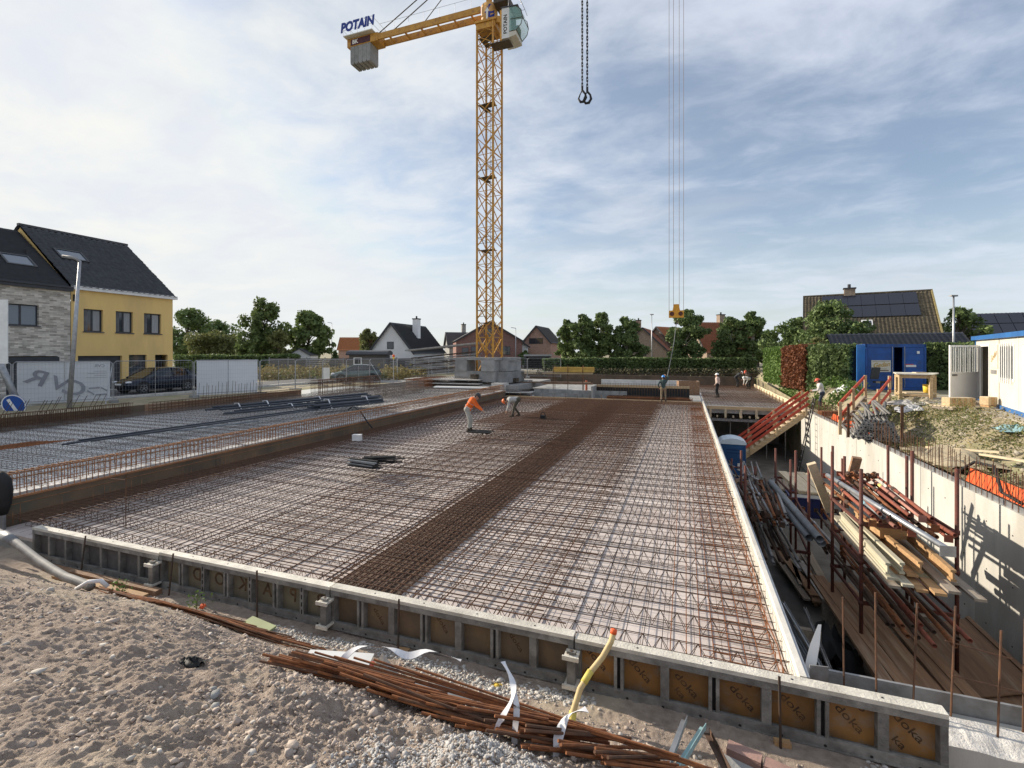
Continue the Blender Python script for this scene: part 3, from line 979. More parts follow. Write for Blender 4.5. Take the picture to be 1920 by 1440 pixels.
# cage on the step
cage = thing('step_cage', 'long rusty stirrup cage standing along the step of raised slab', 'reinforcement', (-12.72, 5.4, 0))
sti = MB().path([(-0.28, 0, 0.62), (-0.28, 0, 1.02), (-0.02, 0, 1.03), (0.06, 0, 1.0), (0.085, 0, 0.03)], 0.009, 5).mesh('stirrup', mat('rust_pale', (.38, .19, .09), (.22, .11, .055), .9, .1, 9))
y = 0
while y < 28:
    o = link('stirrup', sti, cage, (random.uniform(-.008, .008), y, random.uniform(-.012, .012)))
    y += 0.115
for (x, z) in ((-.28, 1.0), (-.02, 1.015), (.07, .93), (-.28, .7), (.085, .72), (.09, .42), (.09, .2)):
    MB().path([(x, k * 2.0, z + random.uniform(-.01, .01)) for k in range(15)], 0.008 if z < .9 else .014, 5).build('cage_bar', MATS['rust_pale'], cage)
hook = MB().path([(0.06, 0, 0.15), (0.45, 0.05, 0.16), (0.75, 0.0, 0.12)], 0.006, 4).mesh('hook_bar', RUST_OR)
for i in range(9):
    link('hook_bar', hook, cage, (random.uniform(0, .25), 1.5 + i * 2.9, 0.05))

mesh2 = thing('raised_reinforcement', 'grey reinforcement grid with lattice girders on the raised slab', 'reinforcement', (0, 0, 0.60))
g2 = girder_mesh(10.2, GREY_BAR, 0.17, 0.22, 0.004)
y = 5.7
while y < 33.2:
    link('lattice_girder', g2, mesh2, (-23.1, y, 0.002))
    y += 0.6
mb = MB()
y = 5.5
while y < 33.4:
    mb.tube((-23.1, y, 0.18), (-12.9, y, 0.18), 0.0045, 3, cap=False)
    y += 0.3
for k in range(34):
    x = -23.1 + k * 0.3
    mb.tube((x, 5.4, 0.186), (x, 33.4, 0.186), 0.0045, 3, cap=False)
o = mb.build('welded_mesh', GREY_BAR, mesh2)
o['kind'] = 'stuff'

mesh3 = thing('rear_reinforcement', 'reinforcement grid on the rear slab where the crew works', 'reinforcement', (0, 0, 0))
g3 = girder_mesh(4.9, RUST_DK)
y = 32.6
while y < 51:
    link('lattice_girder', g3, mesh3, (1.2, y, 0.002))
    y += 0.6
mb = MB()
y = 32.4
while y < 51.3:
    mb.tube((1.15, y, 0.2), (6.15, y, 0.2), 0.005, 3, cap=False)
    y += 0.2
for k in range(25):
    mb.tube((1.2 + k * 0.2, 32.3, 0.208), (1.2 + k * 0.2, 51.3, 0.208), 0.005, 3, cap=False)
o = mb.build('welded_mesh', RUST, mesh3)
o['kind'] = 'stuff'

# cages along the far side of the raised slab
def wall_cage(label, x, y0, y1, z0, h, m, sp=0.15, slant=0.0, w=0.25, r=.0085):
    c = thing('wall_cage', label, 'reinforcement', (x, y0, z0), group='wall cages beside the raised slab')
    me = MB().path([(0, 0, 0), (slant, 0, h), (slant + w, 0, h), (w, 0, 0)], r, 4).mesh('stirrup', m)
    y = 0
    while y < y1 - y0:
        o = link('stirrup', me, c, (random.uniform(-.02, .02), y, random.uniform(-.03, .03)))
        y += sp
    for k in range(5):
        for xo in (0, w):
            MB().tube((xo + slant * k / 4, 0, h * (k + .05) / 4.1), (xo + slant * k / 4, y1 - y0, h * (k + .05) / 4.1), r, 4).build('cage_bar', m, c)
    return c


wall_cage('dense rusty wall cage below the white site banner', -23.05, 7.0, 14.2, 0.62, 0.62, RUST, 0.07)
wall_cage('long low grey brown cage in front of parked navy car', -23.05, 15.0, 24.0, 0.62, 0.55, RUST, 0.17)
wall_cage('tall rusty stacked cage in front of dry grass verge', -22.6, 24.6, 31.2, 0.62, 1.05, RUST, 0.10, 0, 0.6, .015)
wall_cage('dark cage beside the bundled black pipes', -18.2, 25.2, 30.4, 0.62, 0.8, GREY_BAR, 0.10, 0, 0.5, .014)
wall_cage('rusty cage behind the dark cage near crane base', -19.6, 31.0, 36.2, 0.6, 0.85, RUST_OR, 0.10, 0, 0.6, .015)
# starter bars leaning in front of the banner
lb = thing('leaning_starters', 'row of slanted starter bars in front of the white banner', 'reinforcement', (-23.6, 8.2, 1.0))
me = MB().tube((0, 0, -.1), (0.12, 0.28, 0.62), 0.010, 5).mesh('starter_bar', STEEL_DK)
y = 0
while y < 5.2:
    link('starter_bar', me, lb, (random.uniform(-.2, .2), y, random.uniform(-.08, .08)))
    y += random.choice((0.14, 0.2, 0.34))
lb2 = thing('upright_starters', 'row of upright starter bars in front of plain white banner', 'reinforcement', (-23.4, 17.6, 0.95))
me = MB().tube((0, 0, -.1), (0.02, 0.05, 0.95), 0.009, 5).mesh('starter_bar', STEEL_DK)
for k in range(22):
    o = link('starter_bar', me, lb2, (random.uniform(-.1, .1), k * 0.19, random.uniform(-.25, .02)))

# ================================================================== FRONT FORMWORK
def xat(px, Y):
    q = (px - 960) / 900
    a = math.atan(325 / 900)
    return Y * (q * math.cos(a) - math.sin(a)) / (math.cos(a) + q * math.sin(a))


def form_panel(x0, dz, style, label):
    p = thing('front_formwork', label, 'formwork', (x0, 5.2, -0.25 + dz), group='steel framed panels closing the front of the slab')
    L, H, D = 3.29, 0.55, 0.125
    MB().bx(0, L, 0.0, D, H - 0.04, H).build('top_rail', [FORM_LIT], p)
    MB().bx(0, L, -.001, 0.05, H - 0.105, H - 0.0405).build('rail_lip', FORM_STEEL, p)
    mb = MB().bx(0, L, 0.0, D, 0, 0.065).bx(0, L, -.001, .03, .0651, .098)
    mb.bx(0, L, -0.012, 0.0, 0.0, 0.014)
    mb.build('bottom_rail', FORM_STEEL, p)
    for x in (0, L - 0.06):
        MB().bx(x + 0.001, x + 0.059, 0.002, D - 0.002, 0.065, H - 0.0625).build('end_post', FORM_STEEL, p)
    n = 7
    ply = {'grey': PLY_GREY, 'olive': PLY_OLIVE, 'brown': PLY_BR, 'orange': PLY_OR}[style]
    cw = L / n
    # face of the top rail and bolt holes
    mh = MB()
    for k in range(9):
        x = 0.2 + k * (L - 0.4) / 8
        mh.tube((x, -0.0015, 0.03), (x, 0.004, 0.03), 0.014, 8)
        if k % 2:
            mh.tube((x + .1, 0.06, H - 0.004), (x + .1, 0.06, H + 0.0015), 0.012, 8)
    mh.build('tie_holes', BLACK, p)
    for k in range(n):
        me = MB().bx(k * cw + 0.001, (k + 1) * cw - 0.001, D - 0.03, D - 0.01, 0.066, H - 0.041)
        me.build('plywood_sheet', ply, p)
    for k in range(1, n):
        x = k * cw
        wide = (k % 2 == 0)
        if style == 'olive' and k in (2, 4, 6):
            r = MB().bx(x - 0.03, x + 0.03, 0.0, 0.012, 0.066, H - 0.076).build('rib', FORM_STEEL, p)
            MB().bx(x - 0.026, x + 0.026, 0.013, D - 0.031, 0.066, H - 0.063).build('rib_web', FORM_STEEL, p)
            for q in range(4):
                MB().bx(x - 0.011, x + 0.011, -0.0015, -0.0005, 0.105 + q * 0.1, 0.165 + q * 0.1).build('slot', BLACK, r)
        elif wide or style == 'grey':
            w = 0.05 if style == 'grey' else 0.085
            MB().bx(x - w / 2, x + w / 2, 0.008, D - 0.031, 0.066, H - 0.0635).build('rib', FORM_STEEL, p)
        else:
            for s in (-1, 1):
                MB().bx(x + s * 0.034 - 0.016, x + s * 0.034 + 0.016, 0.004, D - 0.031, 0.066, H - 0.0635).build('rib', FORM_STEEL, p)
            MB().bx(x - 0.017, x + 0.017, 0.05, 0.06, 0.066, H - 0.0635).build('gap', BLACK, p)
    if style in ('orange', 'brown'):
        rr = random.Random(int(x0 * 10) + 3)
        for k in range(n):
            if style == 'brown' and k % 2 == 0:
                continue
            xc = (k + 0.5) * cw
            for q in ((0,) if style == 'orange' else (0,)):
                sz = 0.105 if style == 'orange' else 0.085
                text_obj('lettering', 'doka', sz, INK, p,
                         (xc + rr.uniform(-.03, .03), D - 0.0315, 0.27 + rr.uniform(-.05, .05)),
                         (R(90), R(44 if style == 'orange' else 52), 0), extrude=0.0006, bold=0.001, sx=1.4)
            if style == 'orange' and k % 3 != 1:
                text_obj('lettering', 'do' if k % 2 else 'ka', 0.095, INK, p, (xc + (0.07 if k % 2 else -.09), D - 0.0315, 0.42 if k % 2 else .15),
                         (R(90), R(44), 0), extrude=0.0006, bold=0.001, sx=1.4)
    if style == 'olive':
        for k, ch in enumerate('ADOKAPB'):
            if k == 0:
                continue
            text_obj('lettering', ch, 0.26, INK, p, ((k + 0.5) * cw, D - 0.0315, 0.27), (R(90), R(4), 0), mirror=True, extrude=0.0006, bold=0.004)
    return p


form_panel(-11.07, 0.0, 'grey', 'grey stained formwork panel at the left end of the front row')
form_panel(-7.76, 0.018, 'olive', 'formwork panel with slotted ribs and large dark mirrored letters')
form_panel(-4.45, 0.022, 'brown', 'formwork panel with dark brown plywood left of the yellow hose')
form_panel(-1.14, 0.005, 'orange', 'formwork panel with bright orange plywood at the pit corner')

for (x, lab) in ((-7.78, 'rail clamp joining grey panel to the panel with mirrored letters'),
                 (-4.47, 'rail clamp between mirrored letter panel and brown plywood panel'),
                 (-1.16, 'rail clamp between brown panel and orange plywood panel')):
    c = thing('rail_clamp', lab, 'clamp', (x, 5.2, -0.25), group='clamps on the formwork joints')
    MB().bx(-0.075, 0.075, -0.15, 0.0, 0.405, 0.43).bx(-0.09, 0.09, -0.16, -0.14, 0.395, 0.44).build('top_jaw', FORM_LIT, c)
    MB().bx(-0.075, 0.075, -0.15, 0.0, 0.095, 0.12).bx(-0.09, 0.09, -0.16, -0.14, 0.085, 0.13).build('bottom_jaw', FORM_LIT, c)
    MB().bx(-0.045, 0.045, -0.12, -0.02, 0.121, 0.404).build('post', FORM_STEEL, c)
    MB().tube((0.0, -0.085, 0.03), (0, -0.085, 0.47), 0.016, 8).build('screw', RUST_DK, c)
    MB().bx(-0.05, 0.05, -0.11, -0.06, 0.44, 0.465).build('wedge', FORM_STEEL, c)

for (px, lab, lean) in ((150, 'steel stake before the left grey formwork panel', 0.0), (315, 'steel stake just right of the leftmost clamp', 0.0),
                        (487, 'leaning steel stake in front of mirrored letter panel', 0.07), (749, 'steel stake with wood block before the brown panel', 0.03),
                        (1464, 'steel stake in front of orange plywood panel', 0.0)):
    x = xat(px, 5.06)
    s = MB().tube((-lean * .5, 0.0, -0.42), (-lean * 2, 0.09, 0.38), 0.0125, 7).build('steel_stake', STEEL_DK, loc=(x, 5.05, 0))
    tag(s, lab, 'stake', 'stakes holding the formwork')
for px, lab in ((757, 'small wood block at the foot of the stake by brown panel'), (1467, 'small wood block at foot of stake by orange panel')):
    tag(MB().box((0, 0, 0), (0.14, 0.06, 0.07), 0.1).build('wood_block', WOOD_OR, loc=(xat(px, 5.11), 5.11, -0.235)), lab, 'wood block')
lb = MB().path([(0, 0, -.2), (0, 0, 0.82), (-0.02, 0, 0.84), (-0.34, -0.08, 0.86)], 0.009, 6).build('bent_bar', RUST, loc=(-10.35, 6.3, 0.1))
tag(lb, 'single bent bar standing above the mesh near left formwork', 'bar')

# cut metal flashing at the corner of the slab
fl = thing('corner_flashing', 'bent white sheet metal flashing at the right slab corner', 'flashing', (1.12, 5.62, 0))
mb = MB()
pp = [(0.02, 0, -.25), (0.0, 0.02, 0.0), (0.03, 0.05, 0.2), (0.10, 0.12, 0.42), (0.19, 0.2, 0.6)]
for i in range(4):
    a, b = Vector(pp[i]), Vector(pp[i + 1])
    w0, w1 = (0.13, 0.12, 0.11, 0.09, 0.03)[i:i + 2]
    s = Vector((1, 0.25, 0))
    mb.add([a, a + s * w0, b + s * w1, b], [(0, 1, 2, 3)])
    mb.add([a + Vector((0, .004, 0)), a + s * w0 + Vector((0, .004, 0)), b + s * w1 + Vector((0, .004, 0)), b + Vector((0, .004, 0))], [(3, 2, 1, 0)])
mb.build('curled_strip', WHITE_P, fl)
MB().box((0.14, -0.05, 0.10), (0.17, 0.012, 0.42), 0.15).build('plate', GALV_DULL, fl)
MB().box((-0.06, 0.1, 0.03), (0.012, 0.42, 0.5), 0.0).build('white_sheet', WHITE_P, fl)

# ================================================================== FOREGROUND THINGS
def gz(x, y):
    return float(near_h(np.array(float(x)), np.array(float(y))))


# thin rebar bundle along the formwork foot
b1 = thing('thin_rebar_bundle', 'long bundle of thin rusty bars below the formwork', 'rebar bundle', (0, 0, 0))
for k in range(44):
    y0 = 4.72 - 0.10 * random.random()
    x0 = -8.35 + random.uniform(0, 1.3)
    x1 = x0 + random.uniform(2.6, 3.4)
    y1 = y0 + random.uniform(-.16, .08)
    zs = random.uniform(0.02, 0.11)
    pts = []
    for q in range(7):
        f = q / 6
        x, y = x0 + (x1 - x0) * f, y0 + (y1 - y0) * f - 0.12 * math.sin(PI * f)
        pts.append((x, y, float(near_h(np.array(x), np.array(y), False)) + zs))
    MB().path(pts, 0.0072, 5).build('rebar', RUST_OR if k % 3 else RUST, b1)
# fat staggered bundle in the foreground
b2 = thing('staggered_rebar_bundle', 'staggered bundle of thick rusty bars with white straps on the bank', 'rebar bundle', (0, 0, 0))
A0, A1 = Vector((-3.22, 3.06, 0)), Vector((-0.28, 3.08, 0))
for c in range(13):
    f = c / 12
    P = A0.lerp(A1, f)
    ang = R(9) + R(54) * max(0, (f - 0.42) / 0.58) ** 1.1
    L = 1.05 - 0.3 * f
    for k in range(9 if c < 10 else 7):
        off = random.uniform(-.085, .085)
        st = random.uniform(-.05, .05)
        zs = 0.035 + random.uniform(0, 0.15) * (1 - abs(off) * 6)
        a2 = ang + random.uniform(-.05, .05) * (1 + 2 * f)
        d = Vector((math.cos(a2), math.sin(a2), 0))
        nrmv = Vector((-d.y, d.x, 0))
        p0 = P + nrmv * off + d * st
        p1 = p0 + d * L
        z0, z1 = gz(p0.x, p0.y), gz(p1.x, p1.y)
        zm = max(z0, z1, gz((p0.x + p1.x) / 2, (p0.y + p1.y) / 2))
        pts = [(p0.x, p0.y, max(z0, zm - .34) + zs), (p1.x, p1.y, max(z1, zm - .42) + zs)]
        MB().tube(pts[0], pts[1], 0.0105, 6).build('rebar', RUST_OR if (k + c) % 4 else RUST, b2)
for k in range(6):
    x0 = -2.9 + k * 0.18
    MB().tube((x0, 3.2 + .02 * k, gz(x0, 3.2) + 0.17 + .01 * k), (x0 + 2.5, 3.4 + .02 * k, gz(x0 + 2.5, 3.4) + 0.15), 0.0085, 6).build('long_rebar', RUST_OR, b2)


def ribbon(pts, w, name, m, label, cat, up=(0, 0, 1), t=0.004):
    mb = MB()
    pts = [Vector(p) for p in pts]
    fine_ = []
    for i in range(len(pts) - 1):
        p0, p1, p2, p3 = pts[max(i - 1, 0)], pts[i], pts[i + 1], pts[min(i + 2, len(pts) - 1)]
        for q in range(5):
            u_ = q / 5
            fine_.append(0.5 * ((2 * p1) + (p2 - p0) * u_ + (2 * p0 - 5 * p1 + 4 * p2 - p3) * u_ * u_ + (3 * p1 - p0 - 3 * p2 + p3) * u_ ** 3))
    pts = fine_ + [pts[-1]]
    n = len(pts)
    vs = []
    for i, p in enumerate(pts):
        d = (pts[min(i + 1, n - 1)] - pts[max(0, i - 1)]).normalized()
        s = Vector((math.cos(0.5), math.sin(0.5), 0)) if abs(d.z) > 0.75 else d.cross(Vector(up)).normalized()
        s = (Matrix.Rotation(.7 * math.sin(i * .45 + w * 90), 3, d) @ s)
        q = d.cross(s) * t
        vs += [p + s * w / 2, p - s * w / 2, p - s * w / 2 + q, p + s * w / 2 + q]
    fs = []
    for i in range(n - 1):
        for j in (0, 2):
            fs.append((i * 4 + j, i * 4 + (j + 1) % 4, i * 4 + 4 + (j + 1) % 4, i * 4 + 4 + j))
    mb.add(vs, fs)
    return tag(mb.build(name, m, smooth=True), label, cat)


g0 = gz(-2.35, 3.2)
ribbon([(-2.62, 3.12, gz(-2.62, 3.12) + .02), (-2.66, 3.20, g0 + .13), (-2.55, 3.3, g0 + .24), (-2.3, 3.36, g0 + .26), (-2.12, 3.38, g0 + .22), (-1.95, 3.44, g0 + .26),
        (-1.7, 3.5, g0 + .2)], 0.055, 'lifting_strap', FABRIC_W, 'white lifting strap lying over the left of rebar bundle', 'strap')
g1 = gz(-1.15, 3.2)
ribbon([(-1.28, 2.86, gz(-1.28, 2.86) + .02), (-1.27, 2.98, g1 + .02), (-1.22, 3.1, g1 + .18), (-1.16, 3.22, g1 + .30), (-1.2, 3.32, g1 + .36), (-1.3, 3.4, g1 + .42)],
       0.045, 'lifting_strap', FABRIC_W, 'white strap standing up from the middle of rebar bundle', 'strap')
ribbon([(-1.18, 3.3, g1 + .33), (-1.12, 3.2, g1 + .24), (-1.1, 3.1, g1 + .08), (-1.02, 3.02, g1 + .0), (-0.86, 3.04, g1 + .0), (-.72, 3.1, g1 - .02)],
       0.045, 'lifting_strap', FABRIC_W, 'white strap end trailing on gravel beside the bundle', 'strap')
g2_ = gz(-.85, 3.35)
ribbon([(-.78, 3.08, g2_ + .0), (-.82, 3.16, g2_ + .14), (-.78, 3.3, g2_ + .26), (-.66, 3.4, g2_ + .27)], 0.065, 'lifting_strap', FABRIC_W,
       'wide white strap wrapped round the right of rebar bundle', 'strap')

# tan hose with orange tip
hp = thing('tan_hose', 'tan hose with orange tip standing against the formwork', 'hose', (0, 0, 0))
hx = [(-1.04, 4.50, -0.2), (-1.02, 4.56, -0.02), (-0.98, 4.70, 0.12), (-0.90, 4.84, 0.22), (-0.80, 4.96, 0.32), (-0.73, 5.06, 0.43), (-0.71, 5.10, 0.50)]
MB().path(hx, 0.030, 12).build('tube', HOSE_Y, hp, True)
MB().path([hx[-1], (-0.705, 5.11, 0.54)], 0.034, 12).build('orange_tip', ORANGE, hp, True)
MB().path([(-1.055, 4.47, -0.28), hx[0], hx[1]], 0.037, 12).build('tape_wrap', TAPE_Y, hp, True)
MB().path([(-0.955, 4.745, 0.155), (-0.90, 4.84, 0.225)], 0.034, 12).build('tape_wrap', TAPE_Y, hp, True)

# corrugated pipe at the left
cp = thing('corrugated_pipe', 'grey corrugated drain pipe on the soil by the left panel', 'pipe', (0, 0, 0))
pts, rs = [], []
key = [(-12.6, 5.0, 0.34), (-11.0, 4.86, 0.22), (-10.0, 4.74, 0.1), (-9.0, 4.62, 0.0), (-8.3, 4.58, -0.05)]
for i in range(160):
    f = i / 159 * (len(key) - 1)
    k = min(int(f), len(key) - 2)
    u_ = f - k
    a, b = Vector(key[k]), Vector(key[k + 1])
    pts.append(a.lerp(b, u_) + Vector((0, 0, 0.02 * math.sin(f * 2))))
    rs.append(0.062 if i % 2 else 0.056)
MB().path(pts, rs, 12).build('pipe_wall', HOSE_GR, cp, True)
MB().path([pts[34], pts[46]], 0.075, 14).build('coupling', PIPE_GR, cp, True)
tag(MB().path([(-8.35, 4.42, 0.0), (-8.2, 4.5, 0.1), (-8.02, 4.55, 0.12), (-7.95, 4.6, 0.02)], 0.03, 8).build('pipe_end', FABRIC_W, None, True),
    'white bent pipe end beside the corrugated pipe', 'pipe')
tag(MB().bar((-10.2, 4.98, -0.19), (-7.5, 5.02, -0.19), 0.1, 0.09).build('timber_beam', WOOD_BR), 'reddish timber beam along the foot of left panel', 'timber')
tag(MB().bar((-9.7, 4.86, -0.21), (-7.6, 4.88, -0.2), 0.12, 0.05).build('timber_board', WOOD_OR), 'flat timber board in front of the reddish beam', 'timber')
tag(MB().box((0, 0, 0), (0.5, 0.26, 0.03), -0.15, 0.12).build('foam_sheet', mat('foam_green', (0.36, 0.40, 0.22), (0.3, 0.33, 0.19), 0.8), loc=(-5.35, 4.82, -0.19)),
    'small pale green board lying on soil below formwork', 'board')
tag(MB().box((0, 0, 0), (0.75, 0.2, 0.018), 0.25, 0.18).build('white_board', WHITE_P, loc=(-3.62, 4.35, 0.05)), 'narrow white board beside the pyramid stone', 'board')
mb = MB()
mb.add([(-.16, -.1, 0), (.16, -.12, 0), (.14, .14, 0), (-.15, .12, 0), (.02, .0, .3)], [(0, 1, 4), (1, 2, 4), (2, 3, 4), (3, 0, 4), (3, 2, 1, 0)])
tag(mb.build('pyramid_stone', STONE_W, loc=(-3.2, 4.55, -0.2)), 'pale pyramid shaped broken stone near the brown panel', 'stone')


def crumple(label, name, m, loc, size, seed, cat='plastic sheet'):
    rr = np.random.default_rng(seed)
    n = 9
    a, b = np.meshgrid(np.linspace(-1, 1, n), np.linspace(-1, 1, n))
    z = rr.random((n, n)) * size[2]
    a = a * size[0] / 2 + rr.normal(0, size[0] * .06, (n, n))
    b = b * size[1] / 2 + rr.normal(0, size[1] * .06, (n, n))
    z = z * (1.1 - np.clip(np.hypot(a / size[0], b / size[1]) * 1.5, 0, 1))
    ii = np.arange(n * n).reshape(n, n)
    q = np.stack([ii[:-1, :-1], ii[:-1, 1:], ii[1:, 1:], ii[1:, :-1]], -1).reshape(-1, 4)
    vt = np.stack([a, b, z], -1).reshape(-1, 3)
    vb = vt - np.array([0, 0, 0.012])
    edge = []
    vs_ = np.concatenate([vt, vb])
    fs_ = np.concatenate([q, q[:, ::-1] + n * n])
    o = link(name, np_mesh(name, vs_, fs_, m), None, loc)
    return tag(o, label, cat)


crumple('crumpled red plastic scrap beside the pyramid stone', 'plastic_scrap', mat('red_plastic', (0.62, 0.16, 0.12), (0.45, 0.1, 0.08), 0.5), (-3.55, 4.62, -0.17), (0.4, 0.2, 0.12), 3)
crumple('small yellow plastic scrap on sand near the clamp', 'plastic_scrap', YELLOWP, (-1.95, 4.9, -0.23), (0.16, 0.1, 0.07), 4)
crumple('black torn plastic scrap half buried in the soil', 'plastic_scrap', BLACK, (-3.68, 2.72, gz(-3.68, 2.72) + .02), (0.2, 0.09, 0.07), 5)
crumple('orange plastic scrap on the thin rebar bundle', 'plastic_scrap', ORANGE, (-6.33, 4.83, -0.1), (0.07, 0.07, 0.09), 6)
tag(MB().bar((-2.55, 3.62, gz(-2.55, 3.62) + .06), (-1.75, 3.78, gz(-1.75, 3.78) + .05), 0.16, 0.02).build('steel_plate', GALV_DULL),
    'dark grey sheet tucked behind the rebar bundle', 'plate')

# angle irons and pavers at the lower right
for (x, y, a, m, lab) in ((-0.06, 4.28, 1.45, GALV, 'galvanised angle iron leftmost of the three standing irons'), (0.06, 4.33, 1.35, mat('teal_paint', (0.30, 0.55, 0.55), (0.35, 0.42, 0.42), 0.6), 'angle iron with teal paint beside the rebar bundle'),
                          (0.26, 4.40, 1.75, RUST_DK, 'rusty angle iron rightmost of the three irons')):
    d = Vector((math.cos(a), math.sin(a), 0))
    mb = MB()
    p0, p1 = Vector((x, y, gz(x, y) + .02)) - d * 0.75 + Vector((0, 0, .42)), Vector((x, y, gz(x, y) + 0.05)) + d * 0.42
    mb.bar(p0, p1, 0.05, 0.006)
    s = d.cross(Vector((0, 0, 1))) * 0.025
    mb.bar(p0 + s + Vector((0, 0, .025)), p1 + s + Vector((0, 0, .025)), 0.006, 0.05)
    tag(mb.build('angle_iron', m), lab, 'angle iron')
pav = [(0.50, 4.78, 0, 0.26), (0.79, 4.70, 0, 0.28), (1.08, 4.62, 0, 0.25), (0.42, 4.56, 0, 0.3), (0.72, 4.48, 0, .28)]
for i, (x, y, z, a) in enumerate(pav):
    o = MB().box((0, 0, 0), (0.28, 0.12, 0.09), -a).build('paver', PAVER if i < 3 else CONC_G, loc=(x, y, gz(x, y) + .04))
    tag(o, ['leftmost reddish paver of the row by the bottom edge', 'middle reddish paver of the row by the bottom edge', 'right reddish paver of the row by the bottom edge',
            'left grey paver below the reddish pavers', 'right grey paver below the reddish pavers'][i], 'paver')

# ------------------------------------------------------------------ gravel and stones
ICO = []
ph = (1 + 5 ** .5) / 2
for (a, b, c) in ((-1, ph, 0), (1, ph, 0), (-1, -ph, 0), (1, -ph, 0), (0, -1, ph), (0, 1, ph), (0, -1, -ph), (0, 1, -ph), (ph, 0, -1), (ph, 0, 1), (-ph, 0, -1), (-ph, 0, 1)):
    ICO.append((a, b, c))
ICO = np.array(ICO) / math.sqrt(1 + ph * ph)
ICF = np.array([(0, 11, 5), (0, 5, 1), (0, 1, 7), (0, 7, 10), (0, 10, 11), (1, 5, 9), (5, 11, 4), (11, 10, 2), (10, 7, 6), (7, 1, 8),
                (3, 9, 4), (3, 4, 2), (3, 2, 6), (3, 6, 8), (3, 8, 9), (4, 9, 5), (2, 4, 11), (6, 2, 10), (8, 6, 7), (9, 8, 1)])


def stones(name, X, Y, size, material, label, seed, sink=0.3, hfun=None):
    rr = np.random.default_rng(seed)
    n = len(X)
    Z = (hfun or near_h)(X, Y)
    V = np.repeat(ICO[None], n, 0) * (1 + rr.normal(0, 0.28, (n, 12, 1)))
    sc = np.stack([size * rr.uniform(.8, 1.35, n), size * rr.uniform(.7, 1.1, n), size * rr.uniform(.45, .8, n)], -1)
    V = V * sc[:, None, :]
    a = rr.uniform(0, 2 * PI, n)
    ca, sa = np.cos(a)[:, None], np.sin(a)[:, None]
    x, y = V[..., 0] * ca - V[..., 1] * sa, V[..., 0] * sa + V[..., 1] * ca
    tl = rr.normal(0, .35, (n, 1))
    V = np.stack([x, y * np.cos(tl) - V[..., 2] * np.sin(tl), y * np.sin(tl) + V[..., 2] * np.cos(tl)], -1)
    V += np.stack([X, Y, Z + sc[:, 2] * (1 - 2 * sink) * 0.8], -1)[:, None, :]
    F = (ICF[None] + (np.arange(n) * 12)[:, None, None]).reshape(-1, 3)
    o = link(name, np_mesh(name, V.reshape(-1, 3), F, material))
    return tag(o, label, 'gravel', None, 'stuff')


def scatter(n, x0, x1, y0, y1, seed, keep=None):
    rr = np.random.default_rng(seed)
    X, Y = rr.uniform(x0, x1, n), rr.uniform(y0, y1, n)
    if keep is not None:
        k = keep(X, Y, rr)
        X, Y = X[k], Y[k]
    return X, Y


X, Y = scatter(52000, -8.5, 1.5, 0.9, 4.95, 1, lambda x, y, r: r.random(len(x)) < .6 * np.clip(0.14 + 0.9 * sstep(fbm(x * .8, y * .8, 3, 4), -.12, .18) * sstep(y + 0.2 * (x + 3), 1.4, 2.4) * (1 - .8 * sstep(y, 4.3, 4.8)), 0, 1))
sz = np.clip(rng.lognormal(-4.8, 0.5, len(X)), .004, .034)
stones('loose_gravel', X, Y, sz, STONE, 'loose brown gravel and clods spread over the foreground soil', 2)
X, Y = scatter(650, -7.5, 1.0, 1.0, 4.95, 5)
stones('pale_chippings', X, Y, np.clip(rng.lognormal(-4.4, 0.55, len(X)), .006, .05), STONE_W, 'scattered pale stone chippings on the foreground soil', 6)


def inpile(x, y, r):
    f = np.exp(-(((x + 1.10) ** 2 + (y - 2.45) ** 2) / .34 ** 2)) + np.exp(-(((x + .70) ** 2 + (y - 2.22) ** 2) / .36 ** 2)) + .6 * np.exp(-(((x + 1.5) ** 2 + (y - 2.25) ** 2) / .3 ** 2))
    return r.random(len(x)) < np.clip(f * 1.6, 0, 1)


X, Y = scatter(24000, -2.1, 0.2, 1.6, 3.1, 8, inpile)
stones('grey_gravel_heap', X, Y, np.clip(rng.lognormal(-5.0, 0.35, len(X)), .004, .02), GRAVEL, 'heap of pale grey gravel in front of the rebar bundle', 9, 0.2)
X, Y = scatter(8000, -5.2, -0.9, 4.55, 5.1, 12, lambda x, y, r: r.random(len(x)) < np.clip(1.1 - np.abs(y - 4.97 + .1 * np.sin(x * 2.3)) * 6, 0, 1))
stones('concrete_spill', X, Y, np.clip(rng.lognormal(-4.7, 0.5, len(X)), .005, .04), CONC_L, 'spilled pale concrete crumbs along the formwork foot', 13, 0.35)
X, Y = scatter(1500, 1.4, 6.2, 4.2, 5.25, 14)
stones('rubble_strip', X, Y, np.clip(rng.lognormal(-4.2, 0.5, len(X)), .006, .06), CONC_L, 'pale rubble strip below the concrete wall at lower right', 15, 0.35)

